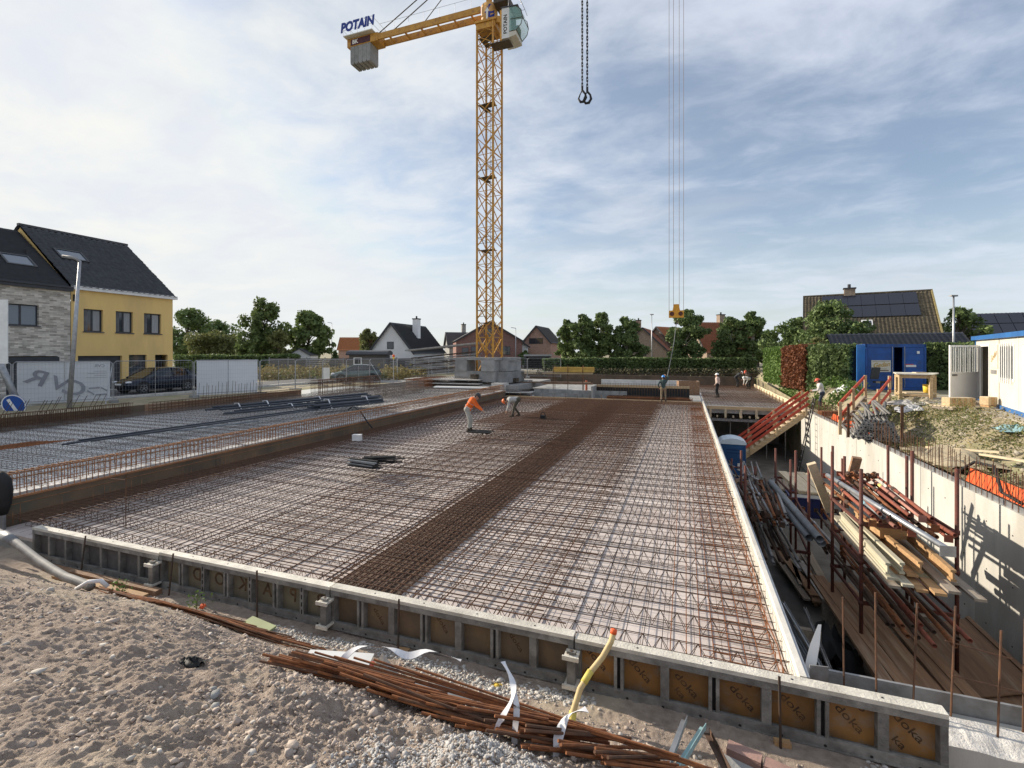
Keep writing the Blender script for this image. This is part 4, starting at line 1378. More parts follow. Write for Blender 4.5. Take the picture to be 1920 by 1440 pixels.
big = [(-5.31, 2.84, .055, 0), (-4.56, 2.6, .06, 1), (-5.05, 2.95, .085, 2), (-3.0, 2.38, .06, 3), (-2.9, 2.3, .05, 3), (-3.08, 2.42, .055, 3), (-4.3, 2.05, .07, 1),
       (-3.6, 2.1, .065, 2), (-2.1, 2.15, .05, 2), (-2.3, 2.05, .055, 1), (-2.0, 2.75, .07, 2), (-5.9, 3.3, .06, 1), (-4.15, 3.35, .05, 1), (-1.85, 2.0, .05, 1), (-6.3, 2.6, .07, 1)]
for i, (x, y, s, t) in enumerate(big):
    rr = np.random.default_rng(40 + i)
    s *= .62
    V = ICO * (1 + rr.normal(0, .26, (12, 1))) * np.array([s * 1.2, s * .9, s * .6])
    if t == 1:
        V[:, 2] *= .45
    a = rr.uniform(0, 6.28)
    V = np.stack([V[:, 0] * math.cos(a) - V[:, 1] * math.sin(a), V[:, 0] * math.sin(a) + V[:, 1] * math.cos(a), V[:, 2]], -1)
    o = link('stone', np_mesh('stone', V, ICF, (STONE, STONE_W, STONE, CONC_G)[t]), None, (x, y, gz(x, y) + s * .15))
    lab = ['rounded brown stone farthest left on the soil', 'flat pale flake left of the black scrap', 'larger brown stone behind the pale flake', 'left grey stone of the small cluster', 'front grey stone of the small cluster',
           'rear grey stone of the small cluster', 'flat pale flake left of the grey cluster', 'brown stone just left of the grey cluster', 'brown stone nearest the grey gravel heap', 'flat pale flake near the bottom border',
           'brown stone below the fat rebar bundle', 'flat pale flake highest on the left bank', 'flat pale flake behind the black scrap', 'flat pale flake beside the grey gravel heap', 'flat pale flake close to the left border'][i]
    tag(o, lab, 'stone', 'larger stones on the soil')

# ================================================================== PIT: RACKS AND STACKS
ZF = -3.02


def rack(label, cx, cy, w, l, z1, levels, rz=0.0):
    r = thing('steel_rack', label, 'rack', (cx, cy, ZF), rz, 'oxide red stacking racks in the pit')
    for sx in (-1, 1):
        for sy in (-1, 1):
            p = MB().tube((sx * w / 2, sy * l / 2, 0), (sx * w / 2, sy * l / 2, z1 - ZF + (0.12 if sx > 0 else 0)), 0.034, 10).build('post', RACK, r, True)
            for zz_ in levels:
                MB().tube((sx * w / 2, sy * l / 2, zz_ - ZF - 0.09), (sx * w / 2, sy * l / 2, zz_ - ZF - 0.01), 0.048, 10).build('sleeve', RACK, p, True)
    for zz_ in levels:
        for sy in (-1, 1):
            MB().bar((-w / 2, sy * l / 2, zz_ - ZF - 0.05), (w / 2, sy * l / 2, zz_ - ZF - 0.05), 0.05, 0.07).build('cross_rail', RACK, r)
        for sx in (-1, 1):
            MB().bar((sx * w / 2, -l / 2, zz_ - ZF - 0.06), (sx * w / 2, l / 2, zz_ - ZF - 0.06), 0.04, 0.06).build('side_rail', RACK, r)
    return r


rack('tall oxide red rack loaded with pipes nearest the camera', 4.05, 12.3, 1.55, 1.75, 1.12, (-1.5, -0.68, 0.08), R(2))
rack('shaded oxide red rack along the slab edge in the pit', 2.35, 15.6, 1.5, 2.2, 0.35, (-1.75, -0.95), R(-3))
rack('low oxide red rack holding pale boards in the pit', 3.85, 18.6, 1.45, 1.9, 0.0, (-1.0,), R(4))
rack('empty oxide red rack behind the tall loaded rack', 4.6, 15.4, 1.3, 1.5, 0.75, (-1.6,), R(-4))

prop_src = {}


def prop_proto(kind):
    """adjustable steel prop lying along Y, with end plate, collar and inner tube"""
    cols = {'rust': RUST_OR, 'oxide': mat('prop_oxide', (0.30, 0.085, 0.05), (0.20, 0.07, 0.045), 0.75, 0.1, 10), 'grey': PIPE_GR, 'dark': RUST_DK,
            'pink': mat('prop_pink', (0.45, 0.22, 0.17), (0.32, 0.15, 0.11), 0.8, 0.1, 10), 'galv': GALV_DULL}
    m = cols[kind]
    if kind in prop_src:
        return prop_src[kind]
    a = MB().pipe((0, 0, 0), (0, 2.2, 0), 0.038, 0.006, 10).mesh('outer_tube', m, True)
    b = MB().pipe((0, 2.15, 0), (0, 3.6, 0), 0.029, 0.005, 10).mesh('inner_tube', m, True)
    c = MB().bx(-0.065, 0.065, 3.6, 3.608, -0.065, 0.065).mesh('end_plate', m)
    d = MB().tube((0, 2.12, 0), (0, 2.3, 0), 0.048, 10).mesh('collar', RUST_DK if kind != 'galv' else GALV, True)
    e = MB().pipe((0, 0.9, 0), (0, 1.1, 0), 0.0395, 0.001, 10).mesh('paint_band', [mat('band_yellow', (0.7, 0.62, 0.2), (0.6, 0.5, 0.15), 0.6), mat('band_blue', (0.25, 0.48, 0.6), (0.2, 0.4, 0.5), 0.6)][kind in ('grey', 'oxide')], True)
    prop_src[kind] = (a, b, c, d, e)
    return prop_src[kind]


def prop(kind, loc, rz, label, group, band=False, flip=False, scale=1.0):
    if flip:
        loc = (loc[0] - 3.6 * scale * math.sin(rz), loc[1] + 3.6 * scale * math.cos(rz), loc[2])
    t = thing('steel_prop', label, 'prop', loc, rz + (PI if flip else 0), group)
    a, b, c, d, e = prop_proto(kind)
    link('outer_tube', a, t)
    link('inner_tube', b, t)
    link('end_plate', c, t)
    link('collar', d, t)
    if band:
        link('paint_band', e, t)
    t.scale = (1, scale, 1)
    return t


rr = random.Random(5)
KN = {'rust': 'rust coloured', 'oxide': 'red oxide', 'grey': 'grey', 'dark': 'dark', 'pink': 'faded pink', 'galv': 'galvanised'}
kinds = ['rust', 'oxide', 'pink', 'oxide', 'grey', 'rust', 'oxide', 'dark']
for lay in range(3):
    for k in range(8 - lay):
        x = 3.36 + lay * 0.07 + k * 0.165 + rr.uniform(-.02, .02)
        kd = kinds[(k + lay * 3) % 8]
        prop(kd, (x + .06, 10.95 + rr.uniform(-.35, .4), 0.13 + 0.085 * lay), R(rr.uniform(-3.5, 3.5)),
             f'{KN[kd]} steel prop, {ORD[k]} from left in {("bottom", "middle", "upper")[lay]} row atop the tall rack', 'props on the tall rack', band=(k % 3 == 1), scale=rr.uniform(.8, .98), flip=(k + lay) % 3 == 0)
tag(MB().pipe((3.95, 9.6, 0.30), (3.3, 13.8, 0.42), 0.05, 0.005, 14).build('galvanised_pipe', GALV, None, True), 'long galvanised pipe lying across the props of the tall rack', 'pipe')
ep = MB().box((3.95, 9.59, 0.27), (0.22, 0.012, 0.17), 0.1)
tag(ep.build('bolted_plate', GALV), 'galvanised bolted plate at the end of the props', 'plate')
for k in range(13):
    x = 3.42 + (k % 7) * 0.19
    m = (WOOD_GR, mat('board_olive', (0.36, 0.33, 0.20), (0.27, 0.25, 0.15), 0.8, 0, 3, stretch=(6, .4, 6)), WOOD_OR, mat('board_pale', (0.48, 0.45, 0.35), (0.36, 0.335, 0.25), 0.8, 0, 3, stretch=(6, .4, 6)))[(k * 3 + k // 3) % 4]
    L = rr.uniform(2.6, 3.6)
    o = MB().box((0, L / 2, 0), (0.17, L, 0.045)).build('formwork_board', m, loc=(x, 10.2 + rr.uniform(-.35, .35), -0.62 + 0.055 * (k // 7) + 0.05 * (k % 2)), rz=R(rr.uniform(-2, 2)))
    tag(o, f'formwork board, {ORD[k % 7]} from left in {("lower", "upper")[k // 7]} row of the tall rack', 'board', 'boards on the tall rack')
for k, (x, y, z) in enumerate(((3.36, 10.2, -0.46), (3.6, 10.3, -0.46), (3.92, 10.45, -0.46), (4.3, 10.25, -0.46))):
    # timber H beams
    t = thing('h_beam', (('pale', 'pale', 'orange', 'orange')[k] + ' timber girder ' + ('nearest the left post', 'second from the left', 'third from the left', 'rightmost')[k] + ' on the boards of the tall rack'), 'timber girder', (x, y, z), R((-1, 1.5, 3, -2)[k]), 'timber girders on the tall rack')
    L = 2.9
    m = mat('girder_pale', (0.50, 0.465, 0.35), (0.38, 0.35, 0.25), 0.75, 0, 3, stretch=(6, .4, 6)) if k < 2 else WOOD_OR
    MB().bx(-.04, .04, 0, L, 0.16, 0.2).build('flange', m, t)
    MB().bx(-.04, .04, 0, L, 0.0, 0.04).build('flange', m, t)
    MB().bx(-.013, .013, 0.002, L - .002, 0.041, 0.159).build('web', m, t)
for k in range(12):
    prop(('dark', 'rust', 'dark', 'oxide')[k % 4], (3.42 + (k % 8) * 0.16 + rr.uniform(-.02, .02), 10.0 + rr.uniform(-.2, .4), -1.43 + .09 * (k // 8)), R(rr.uniform(-2, 2)),
         f'shaded steel prop, {ORD[k % 8]} from left in {("lower", "upper")[k // 8]} row below the tall rack boards', 'props low in the tall rack')
# bottom: long planks with red ends
for k in range(8):
    x = 3.25 + (k % 6) * 0.25
    t = thing('long_plank', f'long brown plank with red end, {ORD[k % 6]} from left in {("lower", "upper")[k // 6]} row at pit bottom', 'plank', (x, 9.35 + rr.uniform(-.25, .35), -2.3 + 0.07 * (k // 6) + .015 * (k % 3)), R(rr.uniform(1, 5)), 'brown planks at the pit bottom')
    MB().bx(-.11, .11, 0.121, 4.4, 0, 0.055).build('board', WOOD_BR, t)
    MB().bx(-.111, .111, 0.0, 0.12, -.001, 0.056).build('painted_end', mat('red_end', (0.42, 0.06, 0.04), (0.3, 0.05, 0.04), 0.8), t)
# bearers below the planks
for (y, lab) in ((9.9, 'timber bearer under the near end of brown planks'), (12.9, 'timber bearer under the far end of brown planks')):
    tag(MB().bx(3.0, 5.0, y, y + .12, -3.02, -2.31).build('bearer', WOOD_GR), lab, 'timber')
# plywood sheets leaning against the wall foot
for k, (x, y, z, ry) in enumerate(((5.18, 7.1, -2.62, -22), (5.26, 8.6, -2.54, -24), (5.1, 10.2, -2.66, -18), (5.2, 12.0, -2.55, -20))):
    o = MB().box((0, 0, 0), (1.35, 2.4, 0.022)).bx(-.66, -.58, -1.19, 1.19, .012, .05).bx(.58, .66, -1.19, 1.19, .012, .05).build('plywood_panel', WOOD_BR, loc=(x, y, z))
    o.rotation_euler = (0, R(ry), R((3, -2, 4, 0)[k]))
    tag(o, ('nearest brown plywood panel leaning at the foot of concrete wall', 'second brown plywood panel from the front along the concrete wall',
            'third brown plywood panel from the front along the concrete wall', 'farthest brown plywood panel leaning at the concrete wall')[k], 'panel')
# galvanised rails pile
for k in range(24):
    x, y = 1.55 + (k % 8) * 0.11 + rr.uniform(-.04, .04), 9.2 + rr.uniform(-.3, .5)
    mb = MB()
    L = rr.uniform(2.2, 2.9)
    mb.bx(-.025, .025, 0, L, 0, .004).bx(-.025, -.021, 0, L, .004, .045).bx(.021, .025, 0, L, .004, .045)
    o = mb.build('steel_channel', (GALV, PIPE_GR, GALV_DULL)[k % 3], loc=(x, y, -2.2 + .06 * (k // 8)), rz=R(rr.uniform(4, 14)))
    o.rotation_euler = (R(rr.uniform(2, 8)), R(rr.uniform(-30, 30)), R(rr.uniform(2, 12)))
    tag(o, f'galvanised steel channel, {ORD[k % 8]} from left in {("bottom", "middle", "top")[k // 8]} row of the channel pile', 'channel', 'pile of galvanised channels')
for (y, lab) in ((9.6, 'timber block under the near end of steel channels'), (11.3, 'timber block under the far end of steel channels')):
    tag(MB().bx(1.4, 2.6, y, y + .12, -3.02, -2.24).build('bearer', WOOD_GR), lab, 'timber')
# big grey pipes and rack B load
for k, (xa, xb, z) in enumerate(((2.80, 2.56, -0.68), (2.90, 2.66, -0.85), (2.70, 2.46, -0.85))):
    tag(MB().pipe((xa, 12.3 + .25 * k, z), (xb, 17.2 + .2 * k, z), 0.085, 0.008, 18).build('drain_pipe', PIPE_GR, None, True),
        ('upper thick grey drain pipe on shaded rack', 'lower right thick grey drain pipe on shaded rack', 'lower left thick grey drain pipe on shaded rack')[k], 'pipe')
for k in range(18):
    prop(('dark', 'galv', 'dark', 'rust')[k % 4], (1.66 + (k % 6) * 0.15 + rr.uniform(-.02, .02), 13.9 + rr.uniform(-.4, .3), -0.87 + .09 * (k // 6)), R(rr.uniform(-5, 5)),
         f'steel prop, {ORD[k % 6]} from left in {("bottom", "middle", "top")[k // 6]} row of the shaded rack', 'props on the shaded rack', flip=k % 2 == 0)
for k in range(12):
    prop(('dark', 'dark', 'galv')[k % 3], (1.66 + (k % 6) * 0.18 + rr.uniform(-.02, .02), 13.2 + rr.uniform(-.3, .3), -1.67 + .09 * (k // 6)), R(rr.uniform(-3, 3)),
         f'steel prop, {ORD[k % 6]} from left in {("lower", "upper")[k // 6]} row beneath the shaded rack load', 'props low on the shaded rack')
# boards on rack C
for k in range(8):
    o = MB().box((0, 0, 0), (0.27, 2.6, 0.05)).build('scaffold_plank', WOOD_P, loc=(3.4 + (k % 4) * 0.285, 18.5 + rr.uniform(-.1, .1), -0.95 + .056 * (k // 4)), rz=R(3 + rr.uniform(-1, 1)))
    tag(o, f'pale scaffold plank, {ORD[k % 4]} from left in {("lower", "upper")[k // 4]} layer on the low rack', 'plank', 'pale planks on the low rack')
for k in range(7):
    prop(('dark', 'rust', 'galv')[k % 3], (3.3 + k * .16, 14.0 + rr.uniform(-.2, .2), -1.52), R(rr.uniform(-3, 3)), f'steel prop, {ORD[k]} from left on the rack behind the tall rack', 'props on the rear rack')
# scrap timber heap by the portable toilet
for k in range(20):
    L = rr.uniform(0.9, 2.1)
    o = MB().box((0, 0, 0), (0.13, L, 0.03)).build('scrap_board', (WOOD_GR, WOOD_BR, GALV_DULL, WOOD_GR, RACK)[k % 5], loc=(2.0 + rr.uniform(-.4, .6), 20.4 + rr.uniform(-1.5, 1.6), -2.25 + 0.055 * k + .0))
    o.rotation_euler = (R(rr.uniform(-9, 9)), R(rr.uniform(-15, 15)), R(rr.uniform(-70, 70)))
    tag(o, f'{("grey", "brown", "metal", "weathered", "red")[k % 5]} scrap board, layer {ORD[k // 2]} from the bottom of the scrap heap', 'board', 'scrap heap in the pit')
hb = thing('scrap_box', 'grey bin holding the scrap boards in the pit', 'bin', (2.15, 20.4, ZF))
MB().bx(-.9, .9, -1.2, -1.15, 0, .8).bx(-.9, .9, 1.15, 1.2, 0, .8).bx(-.9, -.85, -1.149, 1.149, 0, .8).bx(.85, .9, -1.149, 1.149, 0, .8).build('side', GALV_DULL, hb)
MB().bx(-.849, .849, -1.149, 1.149, 0.0, .75).build('fill', WOOD_GR, hb)
# blue tub
tb = thing('blue_tub', 'dark blue mortar tub in front of the concrete wall', 'tub', (4.6, 22.0, ZF))
mb = MB()
mb.add([(-.55, -.4, 0), (.55, -.4, 0), (.55, .4, 0), (-.55, .4, 0), (-.7, -.5, .75), (.7, -.5, .75), (.7, .5, .75), (-.7, .5, .75)],
       [(0, 3, 2, 1), (0, 1, 5, 4), (1, 2, 6, 5), (2, 3, 7, 6), (3, 0, 4, 7)])
mb.build('tub_body', mat('tub_blue', (0.02, 0.03, 0.12), (0.02, 0.025, 0.09), 0.5), tb)
MB().bx(-.66, .66, -.46, .46, .66, .68).build('grey_fill', CONC_G, tb)
for sx in (-1, 1):
    MB().bx(sx * .7 - .03, sx * .7 + .03, -.53, .53, .75, .79).build('rim', mat('tub_blue', (0.02, 0.03, 0.12)), tb)
for sy in (-1, 1):
    MB().bx(-.669, .669, sy * .5 - .03, sy * .5 + .03, .75, .79).build('rim', mat('tub_blue', (0.02, 0.03, 0.12)), tb)
crumple('black plastic sheet draped in the pit behind the channels', 'plastic_sheet', BLACK, (2.85, 11.6, -2.98), (0.9, 0.8, 1.2), 31)
for k in range(6):
    o = MB().box((0, 0, 0), (0.2, 2.4, 0.04)).build('stacked_board', WOOD_GR, loc=(4.3 + (k % 3) * .24, 26.2, -2.9 + .045 * (k // 3)), rz=R(rr.uniform(-8, 8)))
    tag(o, f'weathered board, {ORD[k % 3]} from left in {("lower", "upper")[k // 3]} layer near the pit stair', 'board', 'boards near the stair')
# tall loose posts standing in the pit
for (x, y, z1, lean, lab) in ((2.0, 17.6, -.35, .16, 'leaning oxide red post beside the slab edge form'), (1.55, 20.0, -.6, .1, 'thin leaning post in front of the portable toilet'),
                              (3.1, 19.8, -.75, 0, 'short dark post near the scrap boards')):
    tag(MB().tube((x, y, -3.0), (x + lean * 1.2, y + lean, z1), 0.035, 8).build('steel_post', RACK, None, True), lab, 'post')

# portable toilet
loo = thing('portable_toilet', 'blue portable toilet with pale rounded roof in the pit', 'toilet', (2.18, 26.2, ZF))
MB().bx(-.56, .56, -.56, .56, 0.08, 2.02).build('cabin_body', BLUE_LOO, loo)
mb = MB()
prof = [(-.60, 2.0), (-.60, 2.09), (-.45, 2.2), (-.2, 2.27), (0, 2.29), (.2, 2.27), (.45, 2.2), (.60, 2.09), (.60, 2.0)]
mb.prism(prof, 1.2, (0, .6, 0))
mb.build('roof', ROOF_LOO, loo)
MB().bx(-.42, .42, -.58, -.562, .2, 1.86).build('door', BLUE_LOO, loo)
for s in (-1, 1):
    MB().bx(s * .54 - .03, s * .54 + .03, -.585, -.563, .06, 2.0).build('corner_rib', BLUE_LOO, loo)
MB().bx(-.3, .3, -.59, -.581, 1.55, 1.62).bx(-.3, .3, -.59, -.581, 1.7, 1.77).build('vent', mat('blue_plastic_dark', (0.012, 0.05, 0.14)), loo)
MB().bx(.2, .3, -.60, -.581, .95, 1.1).build('latch', WHITE_P, loo)
MB().bx(-.6, .6, -.6, .6, 0, .079).build('skid', BLACK, loo)

# main stair out of the pit
sr = thing('timber_stair', 'timber stair with red handrails climbing out of the pit', 'stair', (0, 30.05, 0))
xb, zb_, xt, zt = 2.35, -3.0, 6.15, 0.22
for yo in (-0.42, 0.42):
    MB().bar((xb, yo, zb_), (xt, yo, zt), 0.06, 0.26).build('stringer', WOOD_L, sr)
N = 15
for k in range(N):
    f = (k + .7) / N
    x, z = xb + (xt - xb) * f, zb_ + (zt - zb_) * f + .1
    MB().bx(x - .13, x + .13, -.47, .47, z, z + .045).build('tread', WOOD_P, sr)
dx, dz = xt - xb, zt - zb_
for yo in (-0.5, 0.5):
    for f in (0.28, 0.62, 0.985):
        x, z = xb + dx * f, zb_ + dz * f
        MB().bx(x - .05, x + .05, yo - .03, yo + .03, z - .12, z + 1.15).build('rail_post', WOOD_L, sr)
    for h in (0.5, .82, 1.12):
        s = .0 if yo < 0 else .0
        MB().bar((xb + dx * .05, yo - .05 * (1 if yo < 0 else -1), zb_ + dz * .05 + h), (xt + .05, yo - .05 * (1 if yo < 0 else -1), zt + h), 0.035, 0.13).build('handrail', WOOD_RED, sr)
tag(MB().bx(6.0, 7.6, 29.6, 30.6, .262, .31).build('landing_board', WOOD_P), 'pale landing board at the head of the pit stair', 'board')
ld = thing('ladder', 'dark aluminium ladder leaning on the concrete wall by the stair', 'ladder', (6.1, 27.9, ZF))
for yo in (0, .38):
    MB().tube((-.75, yo, 0), (0.06, yo, 4.15), 0.028, 6).build('rail', BLACK, ld)
for k in range(13):
    f = (k + 1) / 14
    MB().tube((-.75 + .81 * f, 0, 4.15 * f), (-.75 + .81 * f, .38, 4.15 * f), 0.014, 6).build('rung', GALV_DULL, ld)

# more clutter: loose tubes over the shaded rack and couplers at the far end of the tall rack
for k in range(9):
    tag(MB().pipe((1.5 + k * .1, 17.4 + rr.uniform(-.3, .3), -.62 + .03 * (k % 3)), (1.7 + k * .1 + rr.uniform(-.3, .3), 20.2, -.7), .024, .004, 8).build('scaffold_tube', (GALV_DULL, RUST_DK, PIPE_GR)[k % 3], None, True),
        f'loose scaffold tube, {ORD[k]} from left behind the shaded rack', 'tube', 'loose tubes behind the shaded rack')
for k in range(14):
    o = MB().ring((0, 0, 0), (0, 1, 0), .03, .055, 8, .06).box((.06, 0, 0), (.04, .05, .09)).build('coupler', (RUST_OR, RUST_DK)[k % 2], loc=(3.75 + (k % 7) * .1, 13.95 + rr.uniform(-.15, .15), .42 + .06 * (k // 7)))
    o.rotation_euler = (rr.uniform(0, 3), rr.uniform(0, 3), rr.uniform(0, 3))
    tag(o, f'rusty coupler, {ORD[k % 7]} from left in {("lower", "upper")[k // 7]} row at far end of the tall rack', 'coupler', 'couplers on the tall rack')
for (x, y, z, a, lab) in ((3.25, 14.2, .0, 22, 'pale board standing at the far left of the tall rack'), (4.0, 14.6, .1, -6, 'short brown beam sticking up behind the tall rack')):
    o = MB().box((0, 0, .0), (.2, .1, 1.5)).build('upright_board', WOOD_P if a > 0 else WOOD_BR, loc=(x, y, z))
    o.rotation_euler = (R(20), R(-a), 0)
    tag(o, lab, 'board')
tag(MB().box((0, 0, 0), (.5, .35, .3), .2).build('timber_block', WOOD_OR, loc=(3.95, 12.0, -.2)), 'orange timber block between props and boards of tall rack', 'timber')

# further stock packed into the pit
for k in range(16):
    L = rr.uniform(1.6, 3.0)
    o = MB().box((0, L / 2, 0), (rr.choice((.1, .16, .2)), L, .05)).build('stock_board', (WOOD_GR, WOOD_BR, GALV_DULL, WOOD_GR)[k % 4], loc=(2.9 + (k % 4) * .2, 14.2 + rr.uniform(-.6, .6), -2.98 + .06 + .056 * (k // 4)))
    o.rotation_euler = (0, 0, R(rr.uniform(-7, 7)))
    tag(o, f'stock board, {ORD[k % 4]} from left in {ORD[k // 4]} layer between the two racks', 'board', 'stock boards between the racks')
for k in range(12):
    o = MB().pipe((0, 0, 0), (rr.uniform(-.3, .3), 3.0, 0), .03, .004, 8).build('stock_tube', (GALV_DULL, RUST_DK, RUST_OR, PIPE_GR)[k % 4], None, True, (1.35 + (k % 6) * .09, 17.6 + rr.uniform(-.5, .5), -1.55 + .09 * (k // 6)))
    tag(o, f'stock tube, {ORD[k % 6]} from left in {("lower", "upper")[k // 6]} row beside the slab edge form', 'tube', 'stock tubes beside the slab edge')
for (y, lab) in ((17.9, 'near timber support under the stock tubes'), (20.0, 'far timber support under the stock tubes')):
    tag(MB().bx(1.2, 2.1, y, y + .1, -3.02, -1.6).build('bearer', WOOD_GR), lab, 'timber')

# ================================================================== TOWER CRANE
CX, CY, CZ = -15.35, 37.0, 0.93
cr = thing('tower_crane', 'yellow lattice tower crane rising behind the slab', 'crane', (CX, CY, CZ), R(-7.4))
# cross base with ballast
for (x, y, z, sx, sy, sz) in ((0, -1.9, 0.32, 4.4, 1.0, 0.64), (0, 1.9, 0.32, 4.4, 1.0, 0.64), (-1.9, 0, .95, 1.0, 4.6, .62), (1.9, 0, 0.95, 1.0, 4.6, 0.62),
                              (0.4, -2.0, 1.56, 4.2, 0.9, 0.60), (0, 2.0, 1.56, 4.2, .9, .60)):
    pass
blk = [(-0.25, -2.0, 0.32, 4.6, 1.05, 0.60), (-.25, 2.0, 0.32, 4.6, 1.05, 0.60), (2.25, 0.05, .95, 1.05, 4.7, .62), (-2.25, 0.05, 0.95, 1.05, 4.7, 0.62),
       (-0.1, -2.05, 0.955, 3.4, 0.95, 0.62)]
blk = [(-0.2, -2.1, 0.62, 4.6, 1.0, 0.84), (2.35, 0.0, 0.55, 1.0, 4.4, 0.9), (-0.2, 2.1, 0.62, 4.6, 1.0, 0.84), (-2.5, 0.0, 0.55, 1.0, 3.1, 0.9),
       (-1.7, -1.9, 1.48, 1.35, 1.6, 0.86), (1.35, -1.9, 1.48, 1.5, 1.6, 0.86), (2.45, -.2, 1.45, .85, 3.2, 0.82), (-1.7, 1.9, 1.48, 1.35, 1.6, 0.86), (1.35, 1.9, 1.48, 1.5, 1.6, .86),
       (-0.2, -2.0, 2.02, 4.9, 1.3, 0.2), (-0.2, 2.0, 2.02, 4.9, 1.3, 0.2), (2.6, -.6, 2.0, .9, 1.4, .26)]
for b in blk:
    MB().box((b[0] * .82, b[1] * .82, b[2]), (b[3] * .82, b[4] * .82, b[5])).build('ballast_block', BALLAST, cr)
MB().bx(-2.6, 2.6, -.25, .25, .16, .46).build('base_beam', CRANE_DK, cr)
MB().bx(-.25, .25, -2.6, 2.6, .47, .8).build('base_beam', CRANE_DK, cr)
for (x, y) in ((-2.2, -2.2), (2.2, -2.2), (2.2, 2.2), (-2.2, 2.2)):
    MB().bx(x - .5, x + .5, y - .5, y + .5, -.6, .18).build('footing', CONC_L, cr)

MW = 0.76                        # half mast width
SEC = 3.0
Z0 = 0.75
NS = 9


def section(first=False):
    s = bpy.data.objects.new('mast_section', None)
    COL.objects.link(s)
    s.parent = cr
    return s


chord = MB()
brace = MB()
for (x, y) in ((-MW, -MW), (MW, -MW), (MW, MW), (-MW, MW)):
    chord.box((x, y, SEC / 2), (0.13, 0.13, SEC - 0.004))
chord_me = MB().box((0, 0, SEC / 2), (0.13, 0.13, SEC - 0.004)).mesh('chord', CRANE_Y)
cs = [(-MW, -MW), (MW, -MW), (MW, MW), (-MW, MW)]
for q in range(4):
    a, b = cs[q], cs[(q + 1) % 4]
    if q % 2:
        a, b = b, a
    for k in range(2):
        z = k * SEC / 2
        h = SEC / 2
        p0, p1 = (a, b) if k % 2 == 0 else (b, a)
        brace.tube((*p0, z + .04), (*p1, z + h - .02), 0.042, 5)
        brace.tube((*p1, z + .04), (*p0, z + h - .02), 0.036, 5)
    brace.tube((*a, 0.03), (*b, 0.03), 0.028, 5)
brace_me = brace.mesh('bracing', CRANE_Y)
lad = MB()
for xo in (-.18, .18):
    lad.tube((xo + .1, .25, 0), (xo + .1, .25, SEC), 0.022, 4)
for k in range(10):
    lad.tube((-.08, .25, .15 + k * .3), (.28, .25, .15 + k * .3), 0.014, 4)
for k in range(2):
    zc = 0.8 + k * 1.4
    lad.path([(0.1 + .36 * math.sin(t), .25 - .36 - .36 * math.cos(t) + .36, zc) for t in [i * PI / 6 - PI / 2 for i in range(7)]], 0.012, 4)
lad_me = lad.mesh('ladder', CRANE_DK)
plat = MB().bx(-MW + .07, MW - .07, -MW + .07, .05, 0, .03).bx(-MW + .07, -.2, .051, MW - .07, 0, .03)
plat.tube((-MW, -MW, .55), (MW, -MW, .55), .02, 4).tube((-MW, -MW, 1.05), (MW, -MW, 1.05), .02, 4).tube((MW, -MW, 1.05), (MW, MW, 1.05), .02, 4).tube((-MW, -MW, 1.05), (-MW, MW, 1.05), .02, 4)
plat_me = plat.mesh('platform', CRANE_DK)
for k in range(NS + 1):
    s = bpy.data.objects.new('mast_section', brace_me)
    COL.objects.link(s)
    s.parent = cr
    s.location = (0, 0, Z0 + k * SEC)
    if k == NS:
        s.scale = (1, 1, 0.6)
    for (x, y) in cs:
        link('chord', chord_me, s, (x, y, 0))
    link('ladder', lad_me, s)
    if k % 2 == 1:
        link('platform', plat_me, s, (0, 0, 1.2))
ZT = Z0 + (NS + 0.6) * SEC      # mast top (local)
for (x, y, d) in ((-MW, -MW, 1), (MW, -MW, -1), (MW, MW, -1), (-MW, MW, 1)):
    MB().tube((x, y, 2.3 + 1.9), (x + d * .75, y, 2.3 + .3), .05, 6).build('knee_brace', CRANE_Y, cr)

# slewing part, turned with the jib along world X
TOP = R(7.4)
sl = bpy.data.objects.new('slewing_head', None)
hd = MB()
hd.bx(-.95, .95, -.95, .95, 0, .16).bx(-.85, .85, -.85, .85, -.5, -.02)
head = hd.build('slewing_head', CRANE_Y, cr, loc=(0, 0, ZT), rz=TOP)
MB().tube((0, 0, .17), (0, 0, 1.75), 0.68, 24).build('turret', mat('turret_cream', (0.62, 0.36, 0.12), (0.55, 0.30, 0.09), 0.5, 0, 2), head, True)
# emblem: blue arrow band bent round the turret (towards the camera)
def curved(poly, rad, m, name, par, az0):
    """flat polygon list (u, v) wrapped on a cylinder"""
    import mathutils
    mb = MB()
    for quad in poly:
        for i in range(6):
            pass
        n = 6
        vs = []
        for i in range(n + 1):
            f = i / n
            a = Vector(quad[0]).lerp(Vector(quad[1]), f)
            b = Vector(quad[3]).lerp(Vector(quad[2]), f)
            for p in (a, b):
                az = az0 + p.x / rad
                vs.append((rad * math.cos(az), rad * math.sin(az), p.y))
        mb.add(vs, [(2 * i, 2 * i + 2, 2 * i + 3, 2 * i + 1) for i in range(n)])
    return mb.build(name, m, par)


LOGO = mat('logo_blue', (0.012, 0.04, 0.28), (0.012, 0.035, 0.22), 0.5)
az = math.atan2(-CY, -CX) + 0.0
curved([((-.46, .85), (-.05, 1.55), (.12, 1.55), (-.26, .85)), ((-.05, 1.55), (.12, 1.55), (.46, 1.05), (.30, .98)), ((-.12, .45), (.06, .45), (.08, .95), (-.1, .95)),
        ((.06, .45), (.42, .62), (.46, .9), (.08, .62)), ((.08, .8), (.44, .9), (.36, 1.02), (.08, .95))], 0.686, LOGO, 'emblem', head, az)
curved([((-.30, .30), (-.16, .30), (-.14, 1.0), (-.28, 1.0)), ((-.42, .98), (-.02, .98), (-.18, 1.28), (-.22, 1.28))], 0.687, WHITE_P, 'emblem_arrow', head, az)

